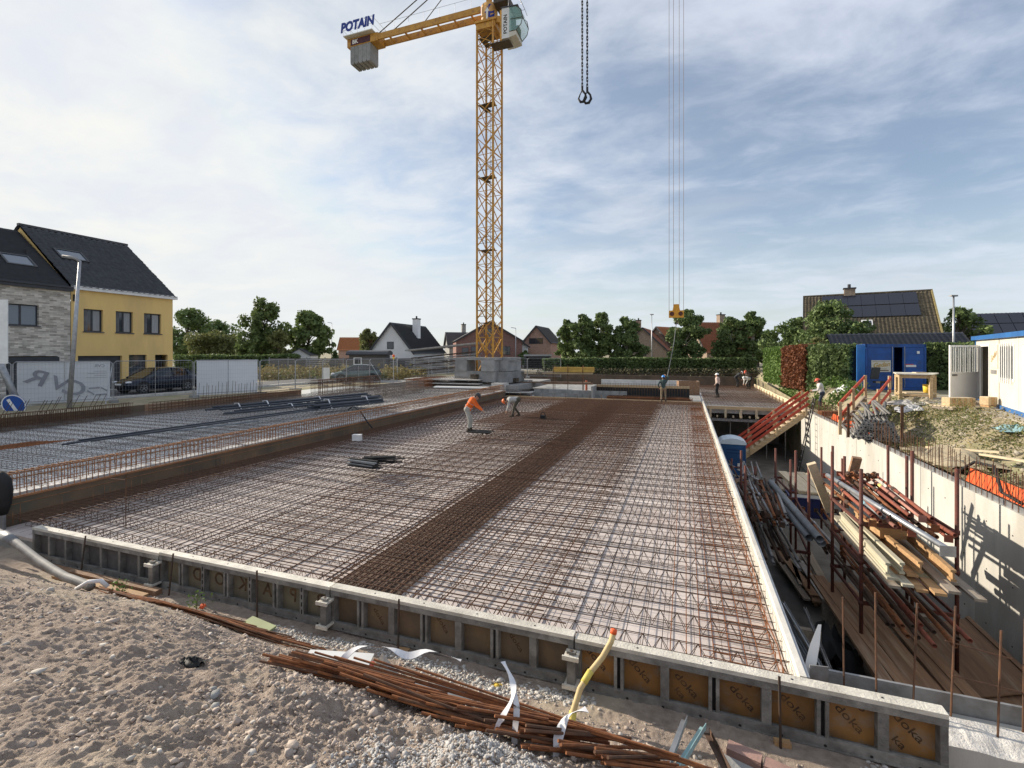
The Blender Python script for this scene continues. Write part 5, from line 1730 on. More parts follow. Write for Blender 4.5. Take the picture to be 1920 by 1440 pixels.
# counter jib (towards -X)
cj = MB()
for yo in (-.5, .5):
    cj.bar((-.6, yo, 1.35), (-13.4, yo, 1.35), 0.16, 0.52)
for k in range(8):
    cj.bar((-1.5 - k * 1.6, -.5, 1.2), (-1.5 - k * 1.6, .5, 1.2), 0.1, 0.16)
cjo = cj.build('counter_jib', CRANE_Y, head)
MB().bx(-13.9, -10.6, -.62, .62, 1.0, 1.72).build('jib_end_frame', CRANE_Y, head)
wp = MB().bx(-14.0, -10.9, -1.05, 1.05, 1.76, 1.84)
wp.build('walkway', OFFWHITE, head)
mb = MB()
for yo in (-1.05, 1.05):
    for k in range(5):
        x = -14.0 + k * .775
        mb.tube((x, yo, 1.84), (x, yo, 2.95), .018, 4)
    for z in (2.3, 2.95):
        mb.tube((-14, yo, z), (-10.9, yo, z), .018, 4)
for z in (2.3, 2.95):
    mb.tube((-14, -1.05, z), (-14, 1.05, z), .018, 4)
    mb.tube((-10.9, -1.05, z), (-10.9, 1.05, z), .018, 4)
for k in range(7):
    mb.tube((-10.4 + k * 1.5, -.6, 1.6), (-10.4 + k * 1.5, -.6, 2.4), .015, 4)
mb.tube((-10.4, -.6, 2.4), (-1.0, -.6, 2.4), .015, 4)
mb.build('railing', GALV, head)
text_obj('sign_lettering', 'POTAIN', 1.15, LOGO, head, (-12.45, -1.09, 2.5), (R(90), 0, 0), extrude=.02, shear=.12, bold=.055, sx=.86)
sg = MB().bx(-13.5, -11.4, -.655, -.63, 1.08, 1.62).build('company_sign', mat('sign_dark', (0.10, 0.02, 0.03), (0.05, 0.02, 0.03), .6), head)
text_obj('sign_lettering', 'BK', .5, WHITE_P, sg, (-13.0, -.665, 1.34), (R(90), 0, 0), extrude=.004, bold=.02)
for k in range(5):
    x = -13.35 + k * .44
    mb = MB()
    mb.prism([(-.21, .0), (-.21, -1.45), (-.15, -1.62), (.15, -1.62), (.21, -1.45), (.21, 0)], 1.2, (x, .6, .99))
    mb.build('counterweight', BALLAST, head)
# ties up to the apex
MB().tube((-10.7, -.4, 1.7), (-.3, -.3, 7.2), .045, 6).tube((-10.7, .4, 1.7), (-.3, .3, 7.2), .045, 6).build('tie_bar', CRANE_DK, head)
MB().tube((-6.0, -.4, 1.6), (-.3, -.3, 7.0), .035, 6).build('tie_bar', CRANE_DK, head)
MB().bar((0, -.35, 1.75), (-.3, -.3, 7.3), .2, .2).bar((0, .35, 1.75), (-.3, .3, 7.3), .2, .2).bar((1.0, 0, 1.8), (-.3, 0, 7.3), .2, .2).build('apex', CRANE_Y, head)
# jib towards +X
mb = MB()
JL = 33.0
for yo in (-.6, .6):
    mb.bar((.6, yo, 3.2), (JL, yo, 3.2), .14, .14)
mb.bar((.6, 0, 4.5), (JL, 0, 4.5), .16, .16)
n = 22
for k in range(n):
    x0, x1 = .6 + (JL - .6) * k / n, .6 + (JL - .6) * (k + 1) / n
    for yo in (-.6, .6):
        mb.tube((x0, yo, 3.2), ((x0 + x1) / 2, 0, 4.5), .035, 4)
        mb.tube(((x0 + x1) / 2, 0, 4.5), (x1, yo, 3.2), .035, 4)
    mb.tube((x0, -.6, 3.2), (x1, .6, 3.2), .03, 4)
mb.build('jib', CRANE_Y, head)
MB().tube((-.3, 0, 7.2), (18, 0, 4.6), .045, 6).build('jib_tie', CRANE_DK, head)
MB().bx(13.6, 15.0, -.7, .7, 2.88, 3.1).build('trolley', CRANE_DK, head)

# operator cab on the jib side
cabp = Vector((2.45, -.85, -1.05))
cab = MB()
prof = [(-.75, -1.25), (.35, -1.25), (.72, -.95), (.88, -.3), (.85, .5), (.55, 1.15), (-.75, 1.25)]
# cab shell: solid white rear part, glazed front
shell = MB()
shell.prism([(-.75, -1.2), (-.12, -1.2), (-.12, 1.2), (-.75, 1.2)], 1.5, (0, .75, 0))
co = shell.build('cab', WHITE_P, head, loc=cabp)
MB().prism([(-.118, -1.2), (.45, -1.1), (.45, -.75), (-.118, -.75)], 1.5, (0, .75, 0)).build('cab_floor', OFFWHITE, co)
gl = MB().prism([(-.117, -.749), (.47, -.749), (.86, -.35), (.98, .15), (.86, .75), (.5, 1.1), (-.117, 1.18)], 1.48, (0, .74, 0))
gl.build('cab_glass', CABGLASS, co, False)
fr = MB()
for yo in (-.75, .75):
    pts = [(-.1, yo, -.75), (.47, yo, -.75), (.87, yo, -.35), (.99, yo, .15), (.87, yo, .75), (.5, yo, 1.12), (-.1, yo, 1.2)]
    fr.path(pts, .03, 5)
fr.tube((.99, -.75, .15), (.99, .75, .15), .025, 5).tube((.5, -.75, 1.12), (.5, .75, 1.12), .03, 5).tube((.47, -.75, -.75), (.47, .75, -.75), .03, 5)
fr.tube((-.05, -.76, .2), (.98, -.76, .15), .02, 5)
fr.build('cab_frame', CRANE_DK, co)
MB().bx(0, .5, -.3, .3, -.7, -.1).bx(-.1, .1, -.3, .3, -.1, .7).build('seat', BLACK, co)
MB().prism([(-.8, 1.21), (.6, 1.13), (.62, 1.2), (-.8, 1.3)], 1.6, (0, .8, 0)).build('cab_roof', FRAME_DK, co)
MB().path([(-.2, -.7, 1.3), (-.2, -.7, 1.75), (.7, -.7, 1.75), (.9, -.7, 1.2)], .02, 4).path([(-.2, .7, 1.3), (-.2, .7, 1.75), (.7, .7, 1.75), (.9, .7, 1.2)], .02, 4).tube((.7, -.7, 1.75), (.7, .7, 1.75), .02, 4).build('cab_rail', GALV, co)
text_obj('cab_lettering', 'POTAIN', .42, BLACK, co, (-.43, -.757, -.1), (R(90), R(-90), 0), extrude=.004, bold=.008)
MB().bar((-1.5, .2, 1.1), (-.78, .2, .9), .3, .5).bar((-.86, -.55, -1.2), (-.86, -.55, 1.2), .12, .2).build('cab_bracket', CRANE_Y, co)
MB().bx(-1.75, -.1, -.8, .2, -1.42, -1.37).build('cab_walkway', CRANE_DK, co)
MB().bx(.7, 1.9, -.9, .6, 1.3, 1.9).build('winch_frame', CRANE_DK, head)

# hook block with ropes and sling
hb = thing('hook_block', 'yellow hook block hanging on four ropes from the crane', 'hook block', (-0.62, 37.1, 6.0))
mb = MB()
mb.prism([(-.52, 0), (.52, 0), (.52, .52), (.26, .52), (.17, .98), (-.17, .98), (-.26, .52), (-.52, .52)], .22, (0, .11, 0))
mb.build('housing', mat('block_yellow', (0.75, 0.36, 0.03), (0.62, 0.28, 0.03), .5), hb)
for s in (-1, 1):
    MB().tube((s * .3, -.125, .28), (s * .3, .125, .28), .16, 14).build('sheave', RACK, hb)
MB().path([(0, 0, 0), (0, 0, -.2), (.1, 0, -.32), (.06, 0, -.46), (-.08, 0, -.46), (-.13, 0, -.34)], .045, 8).build('hook', CRANE_DK, hb)
for (x, y) in ((-.5, -.09), (-.2, .09), (.2, -.09), (.5, .09)):
    MB().tube((x, y, .5), (x * 1.0, y, 26.6), .014, 4).build('rope', STEEL_DK, hb)
sling = MB().path([(-.62, 37.1, 5.6), (-.75, 36.0, 4.2), (-.95, 34.6, 2.9), (-1.12, 33.3, 1.85)], .03, 5).build('lifting_sling', mat('sling_grey', (0.16, 0.17, 0.15), (0.1, 0.1, 0.1), .8))
tag(sling, 'grey lifting sling running from hook block to the worker', 'sling')

# double chain with hooks hanging in front
ch = thing('chain_sling', 'black double chain sling with two hooks hanging in the sky', 'chain', (-1.78, 8.92, 0))
lk = MB()
pts = [(.013 * math.cos(t), 0, .05 + .0 + (.033 if math.sin(t) > 0 else -.033) + .013 * math.sin(t)) for t in [i * PI / 5 for i in range(10)]]
lk.path(pts + [pts[0]], .0075, 5, cap=False)
lk_me = lk.mesh('chain_link', BLACK)
for s, zb2 in ((-.04, 8.42), (.055, 8.38)):
    for k in range(32):
        o = link('chain_link', lk_me, ch, (s, 0, zb2 + k * .064))
        o.rotation_euler = (0, 0, R(90) * (k % 2) + .4)
    hk = MB()
    hk.path([(s, 0, zb2 + .03), (s, 0, zb2 - .05), (s + .055, 0, zb2 - .12), (s + .072, 0, zb2 - .2), (s + .03, 0, zb2 - .265), (s - .03, 0, zb2 - .265), (s - .07, 0, zb2 - .2), (s - .04, 0, zb2 - .12)], [.022, .022, .018, .024, .027, .024, .018, .012], 8)
    hk.path([(s - .04, 0, zb2 - .12), (s - .005, 0, zb2 - .06)], .01, 6)
    hk.build('safety_hook', BLACK, ch, True)
MB().path([(.01 + .09 * math.cos(t), 0, 10.52 + .12 * math.sin(t)) for t in [i * PI / 8 for i in range(17)]], .014, 6, cap=False).build('master_ring', BLACK, ch)
MB().tube((.01, 0, 10.62), (.01, 0, 33.0), .012, 5).build('hoist_rope', STEEL_DK, ch)

# ================================================================== TREES AND HEDGES
def leaves(centres, radii, n, size, seed, flat=0.8):
    """n small quads in and on a set of ellipsoid clumps"""
    r = np.random.default_rng(seed)
    c = np.asarray(centres, float)
    rad = np.asarray(radii, float)
    if rad.ndim == 1:
        rad = np.stack([rad, rad, rad * flat], -1)
    w = (rad[:, 0] * rad[:, 1] * rad[:, 2]) ** 0.72
    k = r.choice(len(c), n, p=w / w.sum())
    d = r.normal(size=(n, 3))
    d /= np.linalg.norm(d, axis=1)[:, None]
    rr = r.random(n) ** 0.38 * r.uniform(.85, 1.12, n)
    P = c[k] + d * rad[k] * rr[:, None]
    return leaf_quads(P, size, r, d)


def leaf_quads(P, size, r, d=None):
    n = len(P)
    a = r.normal(size=(n, 3))
    if d is not None:
        a = a + d * 0.6
    a /= np.linalg.norm(a, axis=1)[:, None]
    t = r.normal(size=(n, 3))
    b = np.cross(a, t)
    b /= np.linalg.norm(b, axis=1)[:, None] + 1e-9
    e = np.cross(a, b)
    s = size * r.uniform(.6, 1.4, n)[:, None]
    V = np.stack([P - b * s, P - e * s * .6 + a * s * .12, P + b * s, P + e * s * .6 + a * s * .12], 1).reshape(-1, 3)
    F = np.arange(4 * n).reshape(n, 4)
    return V, F


def tree(label, x, y, z0, h, rad, lm, n, seed, trunk=0.25, style='round', bark=BARK, group=None, leaf=0.16, crown0=0.2):
    r = random.Random(seed)
    t = thing('tree', label, 'tree', (x, y, z0), 0, group)
    cen, rd = [], []
    ch = h * (1 - crown0)
    for k in range(64):
        f = r.random()
        zc = h * crown0 + ch * (0.06 + 0.86 * f)
        if style == 'round':
            prof = math.sqrt(max(0.05, 1 - (2 * f - .9) ** 2 * .85))
        elif style == 'cone':
            prof = max(.12, 1.05 - f) ** .8
        elif style == 'column':
            prof = 0.85 * math.sqrt(max(.06, 1 - (2 * f - .75) ** 2 * .75))
        else:
            prof = 0.55 + .45 * math.sin(f * PI)
        a = r.uniform(0, 2 * PI)
        q = r.random() ** .5 * rad * prof * (.86 if k % 9 else 1.12)
        cen.append((math.cos(a) * q, math.sin(a) * q, zc))
        rd.append(rad * r.uniform(.13, .33) * (0.75 + .25 * prof))
    mb = MB()
    top = h * (crown0 + .55 * (1 - crown0))
    mb.path([(0, 0, -.15), (r.uniform(-.05, .05), 0, h * crown0 * .6), (r.uniform(-.1, .1), r.uniform(-.1, .1), h * crown0 * 1.2), (r.uniform(-.2, .2), r.uniform(-.2, .2), top)],
            [trunk * 1.25, trunk, trunk * .8, trunk * .25], 8)
    for k in range(0, 64, 3):
        c = cen[k]
        zs = min(c[2] * r.uniform(.55, .8), top)
        zs = max(zs, h * crown0 * .75)
        m_ = ((c[0]) * .45, (c[1]) * .45, zs + (c[2] - zs) * .6)
        mb.path([(0, 0, zs), m_, c], [trunk * .35, trunk * .22, trunk * .08], 5)
    mb.build('trunk', bark, t)
    V, F = leaves(cen, rd, int(n * .8), leaf * 1.08, seed)
    if style == 'weep':
        rr = np.random.default_rng(seed + 1)
        dz = rr.random(len(F)) ** 2 * h * .22
        V = V.reshape(-1, 4, 3)
        edge = np.hypot(V[:, 0, 0], V[:, 0, 1]) / rad
        V[:, :, 2] -= (dz * edge)[:, None]
        V = V.reshape(-1, 3)
    link('crown', np_mesh('crown', V, F, lm), t)
    return t


def wpt(px, d):
    r = (px - 960) * d / 900
    a = math.atan(325 / 900)
    return r * math.cos(a) - d * math.sin(a), r * math.sin(a) + d * math.cos(a)


# row behind the far hedge (plane trees with pale trunks)
GP = 'plane trees behind the far hedge'
for i, (px, d, h, rad, n, m, lab) in enumerate((
        (1062, 66, 7.3, 1.8, 6500, LEAF, 'slim plane tree leftmost in the row behind far hedge'),
        (1094, 64, 7.8, 2.2, 8500, LEAF_D, 'plane tree second from the left in the hedge row'),
        (1128, 65, 8.1, 2.3, 8500, LEAF, 'taller plane tree third from the left in the hedge row'),
        (1176, 64, 7.4, 2.7, 8500, LEAF_D, 'broad plane tree standing left of the slim street lamp'),
        (1288, 62, 8.2, 3.1, 10000, LEAF_D, 'broad plane tree directly below the hook block'),
        (1372, 61, 7.1, 2.7, 8500, LEAF_D, 'plane tree right of the red tiled roof'),
        (1410, 60, 7.9, 2.4, 8000, LEAF_D, 'rightmost plane tree in the row behind far hedge'))):
    x, y = wpt(px, d)
    tree(lab, x, y, 1.0, h, rad, m, n, 100 + i, .16, 'column', BARK_W, GP, .17, .17)
# mixed trees on the left behind the yellow house
for (px, d, h, rad, n, m, st_, lab, lf) in (
        (352, 74, 9.5, 3.9, 6500, LEAF_D, 'round', 'dark round tree just right of the yellow house', .22),
        (408, 80, 8.0, 4.0, 6000, LEAF_D, 'round', 'wide dark tree between yellow house and tall willow', .22),
        (405, 66, 5.3, 4.2, 6500, LEAF_Y, 'round', 'low bushy tree in front of the dark trees', .2),
        (492, 62, 9.7, 3.1, 9500, LEAF, 'weep', 'tall willow like tree with drooping branches', .2),
        (577, 66, 8.3, 3.5, 7000, LEAF, 'round', 'airy walnut tree right of the willow', .26),
        (524, 60, 5.6, 1.6, 3000, LEAF_Y, 'round', 'small olive coloured tree at the foot of the willow', .18),
        (628, 58, 2.9, 0.8, 2600, LEAF_D, 'cone', 'small dark cypress in front of the orange roof', .12),
        (692, 84, 7.0, 2.2, 3200, LEAF_Y, 'round', 'small thin tree left of the white house', .22),
        (985, 76, 3.0, 1.1, 1500, LEAF_D, 'round', 'small shrub tree before the peach gable house', .16)):
    x, y = wpt(px, d)
    tree(lab, x, y, .95, h, rad, m, n, int(px * 3 + d), .28, st_, BARK, None, lf, .12 if st_ != 'round' else .16)
# right side
for (px, d, h, rad, n, m, st_, lab, lf) in (
        (1562, 40, 6.9, 3.0, 11000, LEAF_D, 'round', 'big round dark tree in front of the solar roof', .14),
        (1490, 46, 6.0, 2.5, 6500, LEAF_D, 'round', 'dark tree left of the big round tree', .15),
        (1530, 36, 3.6, 1.1, 2600, LEAF_Y, 'round', 'pale leafy shrub above the brown hedge section', .1),
        (1800, 40, 6.3, 2.1, 5000, LEAF, 'round', 'leafy tree behind the lamp post on the right', .14),
        (1852, 33, 3.1, 1.3, 900, LEAF_Y, 'round', 'thin pale shrub above the cabin roof', .12),
        (1440, 70, 5.8, 2.2, 4000, LEAF_D, 'round', 'low dark tree at the far end of green hedge', .2)):
    x, y = wpt(px, d)
    tree(lab, x, y, 1.1, h, rad, m, n, int(px + d), .2, st_, BARK, None, lf, .1)


def hedge(label, a, b, z0, h, w, lm, n, seed, size=.12, top=0.0, name='hedge'):
    """clipped hedge: dark core plus leaves over its faces"""
    a, b = Vector((*a, 0)), Vector((*b, 0))
    L = (b - a).length
    rz = math.atan2((b - a).y, (b - a).x)
    t = thing(name, label, 'hedge', (a.x, a.y, z0), rz)
    MB().bx(.1, L - .1, -w / 2 + .12, w / 2 - .12, 0, h - .15).build('core', BLACK if lm is not LEAF_R else mat('twig_red', (0.07, 0.03, 0.02)), t)
    r = np.random.default_rng(seed)
    u = r.random(n) * L
    face = r.random(n)
    f1 = (h * 2) / (h * 2 + w)
    side = face < f1
    z = np.where(side, r.random(n) * h, h + r.normal(0, .05, n))
    yv = np.where(side, np.where(r.random(n) < .7, -1, 1) * (w / 2 + r.normal(0, .07, n)), (r.random(n) - .5) * w)
    bulge = .18 * fbm(u * .8, z * .8 + seed, 3, seed)
    yv = yv + np.where(side, np.sign(yv) * bulge, 0)
    z = z + np.where(side, 0, .25 * fbm(u * .7, u * 0 + seed, 3, seed + 2))
    P = np.stack([u, yv, np.maximum(z, 0.02)], -1)
    V, F = leaf_quads(P, size, r)
    link('foliage', np_mesh('foliage', V, F, lm), t)
    return t


xa, ya = wpt(1018, 57)
xb_, yb_ = wpt(1415, 57)
hedge('long dark clipped hedge across the far side of the site', (xa, ya), (xb_, yb_), 0.95, 1.75, 1.0, LEAF_D, 14000, 3, .15)
hedge('bright green clipped hedge section farthest along the right edge', (6.95, 46.5), (7.25, 40.1), 1.0, 2.75, 1.0, LEAF_B, 15000, 5, .11)
hedge('dead brown hedge section between the green hedge sections', (7.27, 40.0), (7.93, 36.1), 1.0, 2.8, 1.1, LEAF_R, 9500, 6, .1)
hedge('dark green hedge section beside the blue container', (7.95, 36.0), (9.4, 32.7), 1.0, 2.8, 1.0, LEAF_D, 12000, 7, .1)
hedge('dark green hedge between container and open cabin door', (13.2, 34.8), (17.5, 33.0), 1.3, 2.6, 1.0, LEAF_D, 7000, 8, .1)
xa, ya = wpt(325, 50)
xb_, yb_ = wpt(560, 58)
hedge('low clipped hedge behind the left site fence', (xa, ya), (xb_, yb_), 1.0, 2.1, 1.2, LEAF_D, 9000, 9, .14)
# rough planting below the far hedge
r_ = np.random.default_rng(77)
n = 6000
xa, ya = wpt(1010, 55)
xb_, yb_ = wpt(1420, 55)
u = r_.random(n)
P = np.stack([xa + (xb_ - xa) * u + r_.normal(0, .6, n), ya + (yb_ - ya) * u + r_.normal(0, .7, n), 0.75 + r_.random(n) ** 2 * .9], -1)
V, F = leaf_quads(P, .13, r_)
tag(link('scrub', np_mesh('scrub', V, F, mat('scrub_brown', (0.10, 0.085, 0.045), (0.055, 0.06, 0.03), .9, 0, .8))), 'brown scrub at the foot of the far dark hedge', 'scrub', None, 'stuff')
struct(MB().box((0, 0, 0), (34, 1.4, 1.5), math.atan2(yb_ - ya, xb_ - xa)).build('earth_edge', mat('earth_dark', (0.12, 0.085, 0.06), (0.075, 0.055, 0.04), .95, 0, 1, .6, 8), loc=((xa + xb_) / 2, (ya + yb_) / 2, .3)))
# weeds on the bank and by the hedge
def weeds(name, label, n, fn, lm, size, seed, h=.35):
    r = np.random.default_rng(seed)
    X, Y = fn(r, n)
    cl = fbm(X * 1.3, Y * 1.3, 3, seed)
    k = cl > -.03
    X, Y, cl = X[k], Y[k], cl[k]
    Z = right_h(X, Y) if name != 'dry_grass' else np.full_like(X, .95)
    P = np.stack([X, Y, Z + r.random(len(X)) ** 1.4 * h * (1 + 3 * np.clip(cl, 0, .3))], -1)
    V, F = leaf_quads(P, size, r)
    return tag(link(name, np_mesh(name, V, F, lm)), label, 'weeds', None, 'stuff')


weeds('bank_weeds', 'green weeds growing over the soil bank behind the basement wall', 22000, lambda r, n: (r.uniform(6.8, 9.4, n), r.uniform(9, 27, n)), LEAF_Y, .032, 1, .3)
weeds('hedge_weeds', 'bright green weeds in front of the hedge and container', 9000, lambda r, n: (6.75 + r.random(n) * 2.2, r.uniform(29.5, 44, n)), LEAF_B, .075, 2, .5)
weeds('bank_grass', 'dry yellow grass on the soil bank', 9000, lambda r, n: (r.uniform(6.8, 10.0, n), r.uniform(8, 24, n)), LEAF_DRY, .034, 3, .18)


def verge(r, n):
    t = r.random(n)
    d = 44 + r.random(n) * 7
    px = 470 + t * 330
    q = (px - 960) * d / 900
    a = math.atan(325 / 900)
    return q * math.cos(a) - d * math.sin(a), q * math.sin(a) + d * math.cos(a)


weeds('dry_grass', 'tall dry grass verge behind the site fence', 14000, verge, LEAF_DRY, .12, 4, .75)
weeds('dry_grass', 'green tufts among the dry grass verge', 4000, verge, LEAF_Y, .13, 6, .55)
# two small plants by the formwork
for (x, y, n, lab) in ((-7.9, 4.72, 70, 'small green weed growing beside the corrugated pipe'), (-6.55, 4.9, 60, 'small grey green weed under the mirrored letter panel')):
    r2 = np.random.default_rng(int(-x * 10))
    pl = thing('weed', lab, 'plant', (x, y, gz(x, y)))
    P = np.stack([r2.normal(0, .07, n), r2.normal(0, .05, n), r2.random(n) * .24], -1)
    V, F = leaf_quads(P, .022, r2)
    link('leaves', np_mesh('leaves', V, F, LEAF_B), pl)
    mb = MB()
    for k in range(5):
        mb.tube((0, 0, -.02), (r2.normal(0, .06), r2.normal(0, .04), .2), .003, 3)
    mb.build('stems', LEAF_Y, pl)

X, Y = scatter(2600, 6.7, 10.2, 9, 27, 91)
stones('bank_rubble', X, Y, np.clip(rng.lognormal(-3.6, .6, len(X)), .01, .16), mat('bank_stone', (.40, .36, .29), (.28, .25, .19), .95, 0, 4, .4), 'rubble and clods scattered over the bank behind the wall', 92, .3, right_h)

# ================================================================== HOUSES
CA, SA = math.cos(math.atan(325 / 900)), math.sin(math.atan(325 / 900))


def cdir(dr, dd):
    """world angle of a direction given as (right, forward) of the street view"""
    return math.atan2(dr * SA + dd * CA, dr * CA - dd * SA)


def tiled(name, org, u, v, L, S_, tw, tl, amp, m, parent, per=4):
    """roof covering of overlapping tile courses: u along the ridge, v down the slope"""
    org, u, v = Vector(org), Vector(u).normalized(), Vector(v).normalized()
    nrm_ = u.cross(v)
    if nrm_.z < 0:
        nrm_ = -nrm_
    nu = max(2, int(L / tw) * per)
    nc = max(1, int(round(S_ / tl)))
    uu = np.linspace(0, L, nu + 1)
    wave = amp * (0.5 + 0.5 * np.cos(2 * PI * uu / tw)) ** 1.5
    rows = []
    rr_ = np.random.default_rng(int(L * 100) + nc)
    jit = rr_.normal(0, amp * .12, (nc, nu + 1))
    for c in range(nc):
        for (vv, off) in ((c * S_ / nc, 0.0), ((c + 1) * S_ / nc, 0.035)):
            w = wave + off + 0.02 + jit[c]
            rows.append(np.array(org)[None] + uu[:, None] * np.array(u)[None] + vv * np.array(v)[None] + w[:, None] * np.array(nrm_)[None])
    V = np.concatenate(rows)
    n1 = nu + 1
    F = []
    base = np.arange(nu)
    for k in range(len(rows) - 1):
        F.append(np.stack([k * n1 + base, k * n1 + base + 1, (k + 1) * n1 + base + 1, (k + 1) * n1 + base], -1))
    o = link(name, np_mesh(name, V, np.concatenate(F), m), parent)
    return o


def facade(parent, X, y0, y1, z0, z1, openings, m, t=0.22):
    """wall in the plane x = X facing +x, with real openings (y0, y1, z0, z1)"""
    ys_ = sorted({y0, y1, *[o[0] for o in openings], *[o[1] for o in openings]})
    zs_ = sorted({z0, z1, *[o[2] for o in openings], *[o[3] for o in openings]})
    mb = MB()
    for i in range(len(ys_) - 1):
        for j in range(len(zs_) - 1):
            cy, cz = (ys_[i] + ys_[i + 1]) / 2, (zs_[j] + zs_[j + 1]) / 2
            if any(o[0] < cy < o[1] and o[2] < cz < o[3] for o in openings):
                continue
            a, b, c, d = ys_[i], ys_[i + 1], zs_[j], zs_[j + 1]
            mb.add([(X, a, c), (X, b, c), (X, b, d), (X, a, d)], [(0, 1, 2, 3)])
    for o in openings:
        a, b, c, d = o
        mb.add([(X, a, c), (X, b, c), (X, b, d), (X, a, d), (X - t, a, c), (X - t, b, c), (X - t, b, d), (X - t, a, d)],
               [(0, 4, 5, 1), (1, 5, 6, 2), (2, 6, 7, 3), (3, 7, 4, 0)])
    return mb.build('facade', m, parent)


def window_x(parent, X, a, b, c, d, split=True, glass=GLASS, curtain=True, sill=True):
    w = MB().bx(X - .20, X - .15, a + .001, a + .06, c, d).bx(X - .20, X - .15, b - .06, b - .001, c, d).bx(X - .20, X - .15, a + .061, b - .061, c, c + .06).bx(X - .20, X - .15, a + .061, b - .061, d - .06, d)
    if split:
        w.bx(X - .20, X - .149, (a + b) / 2 - .04, (a + b) / 2 + .04, c + .061, d - .061)
    o = w.build('window', FRAME_DK, parent)
    MB().bx(X - .19, X - .18, a + .062, b - .062, c + .062, d - .062).build('pane', glass, o)
    if curtain:
        MB().bx(X - .179, X - .176, (a + b) / 2 + .05, b - .1, c + .07, d - .09).build('curtain', CURTAIN, o)
        MB().bx(X - .179, X - .176, a + .08, a + .3, c + .07, d - .07).build('curtain', mat('curtain_dark', (0.16, 0.17, 0.18), (0.12, 0.12, 0.13), .9), o)
    if sill:
        MB().bx(X - .14, X + .06, a - .05, b + .05, c - .06, c - .002).build('sill', SLATE, o)
    return o


FXH = -34.2
yh = thing('yellow_house', 'yellow rendered row house with dark tiled roof on the left', 'house', (0, 0, 0))
op = [(18.49, 19.52, 4.73, 6.1), (20.23, 21.25, 4.73, 6.1), (21.93, 23.06, 4.73, 6.1), (18.2, 20.6, 1.1, 3.25), (21.0, 22.1, 1.9, 3.3), (22.65, 23.5, 1.1, 3.3)]
facade(yh, FXH, 17.85, 23.85, .9, 7.3, op, YELLOW_R)
mb = MB()
mb.add([(FXH, 23.85, .9), (-44.4, 23.85, .9), (-44.4, 23.85, 7.4), (-39.3, 23.85, 11.3), (FXH, 23.85, 7.4)], [(0, 1, 2, 3, 4)])
mb.add([(FXH - .25, 17.86, .9), (-44.4, 17.86, .9), (-44.4, 17.86, 7.4), (-39.3, 17.86, 11.3), (FXH - .25, 17.86, 7.4)], [(4, 3, 2, 1, 0)])
mb.add([(-44.4, 17.85, .9), (-44.4, 23.85, .9), (-44.4, 23.85, 7.4), (-44.4, 17.85, 7.4)], [(0, 1, 2, 3)])
mb.build('side_wall', YELLOW_R, yh)
rfv = Vector((5.1, 0, -3.95))
ro = tiled('roof', (-39.3, 17.75, 11.4), (0, 1, 0), rfv, 6.25, rfv.length + .25, .34, .38, .085, TILE_DK, yh)
tiled('rear_roof', (-39.3, 17.75, 11.4), (0, 1, 0), Vector((-5.1, 0, -3.95)), 6.25, rfv.length, .3, .34, .045, TILE_DK, yh)
MB().bx(-39.42, -39.18, 17.75, 24.0, 11.42, 11.56).build('ridge_cap', TILE_DK, ro)
MB().bx(FXH - .1, FXH + .22, 17.9, 24.05, 7.2, 7.42).build('gutter', WHITE_P, yh)
for (a, b, c, d) in op[:3]:
    window_x(yh, FXH, a, b, c, d)
window_x(yh, FXH, *op[4], split=False, curtain=False)
MB().bx(FXH - .22, FXH - .18, 18.21, 20.59, 1.1, 3.24).build('garage_door', FRAME_DK, yh)
MB().bx(FXH - .6, FXH - .56, 22.66, 23.49, 1.1, 3.29).build('front_door', BLACK, yh)
MB().tube((FXH + .06, 17.98, 6.9), (FXH + .06, 17.98, 6.5), .05, 6).build('wall_lamp', BLACK, yh)


def roof_window(parent, t, yc, w, h, slope0=(FXH, 7.45), slope1=(-39.3, 11.4), lift=.12):
    d = Vector((slope1[0] - slope0[0], 0, slope1[1] - slope0[1]))
    n_ = Vector((-d.z, 0, d.x)).normalized()
    if n_.z < 0:
        n_ = -n_
    dn = d.normalized()
    c = Vector((slope0[0], yc, slope0[1])) + d * t + n_ * lift
    e = Vector((0, 1, 0))
    mb = MB()
    for (a0, a1, b0, b1) in ((-w / 2, w / 2, -h / 2, -h / 2 + .1), (-w / 2, w / 2, h / 2 - .1, h / 2), (-w / 2, -w / 2 + .1, -h / 2 + .1, h / 2 - .1), (w / 2 - .1, w / 2, -h / 2 + .1, h / 2 - .1)):
        q = [c + e * a + dn * b + n_ * z for z in (-.1, .06) for (a, b) in ((a0, b0), (a1, b0), (a1, b1), (a0, b1))]
        mb.add(q, [(0, 3, 2, 1), (4, 5, 6, 7), (0, 1, 5, 4), (1, 2, 6, 5), (2, 3, 7, 6), (3, 0, 4, 7)])
    o = mb.build('roof_window', FRAME_DK, parent)
    a, b = w / 2 - .1, h / 2 - .1
    MB().add([c + e * x + dn * y_ + n_ * .02 for (x, y_) in ((-a, -b), (a, -b), (a, b), (-a, b))], [(0, 1, 2, 3)]).build('pane', GLASS_B, o)
    return o


roof_window(ro, .53, 19.25, 1.5, 1.15)

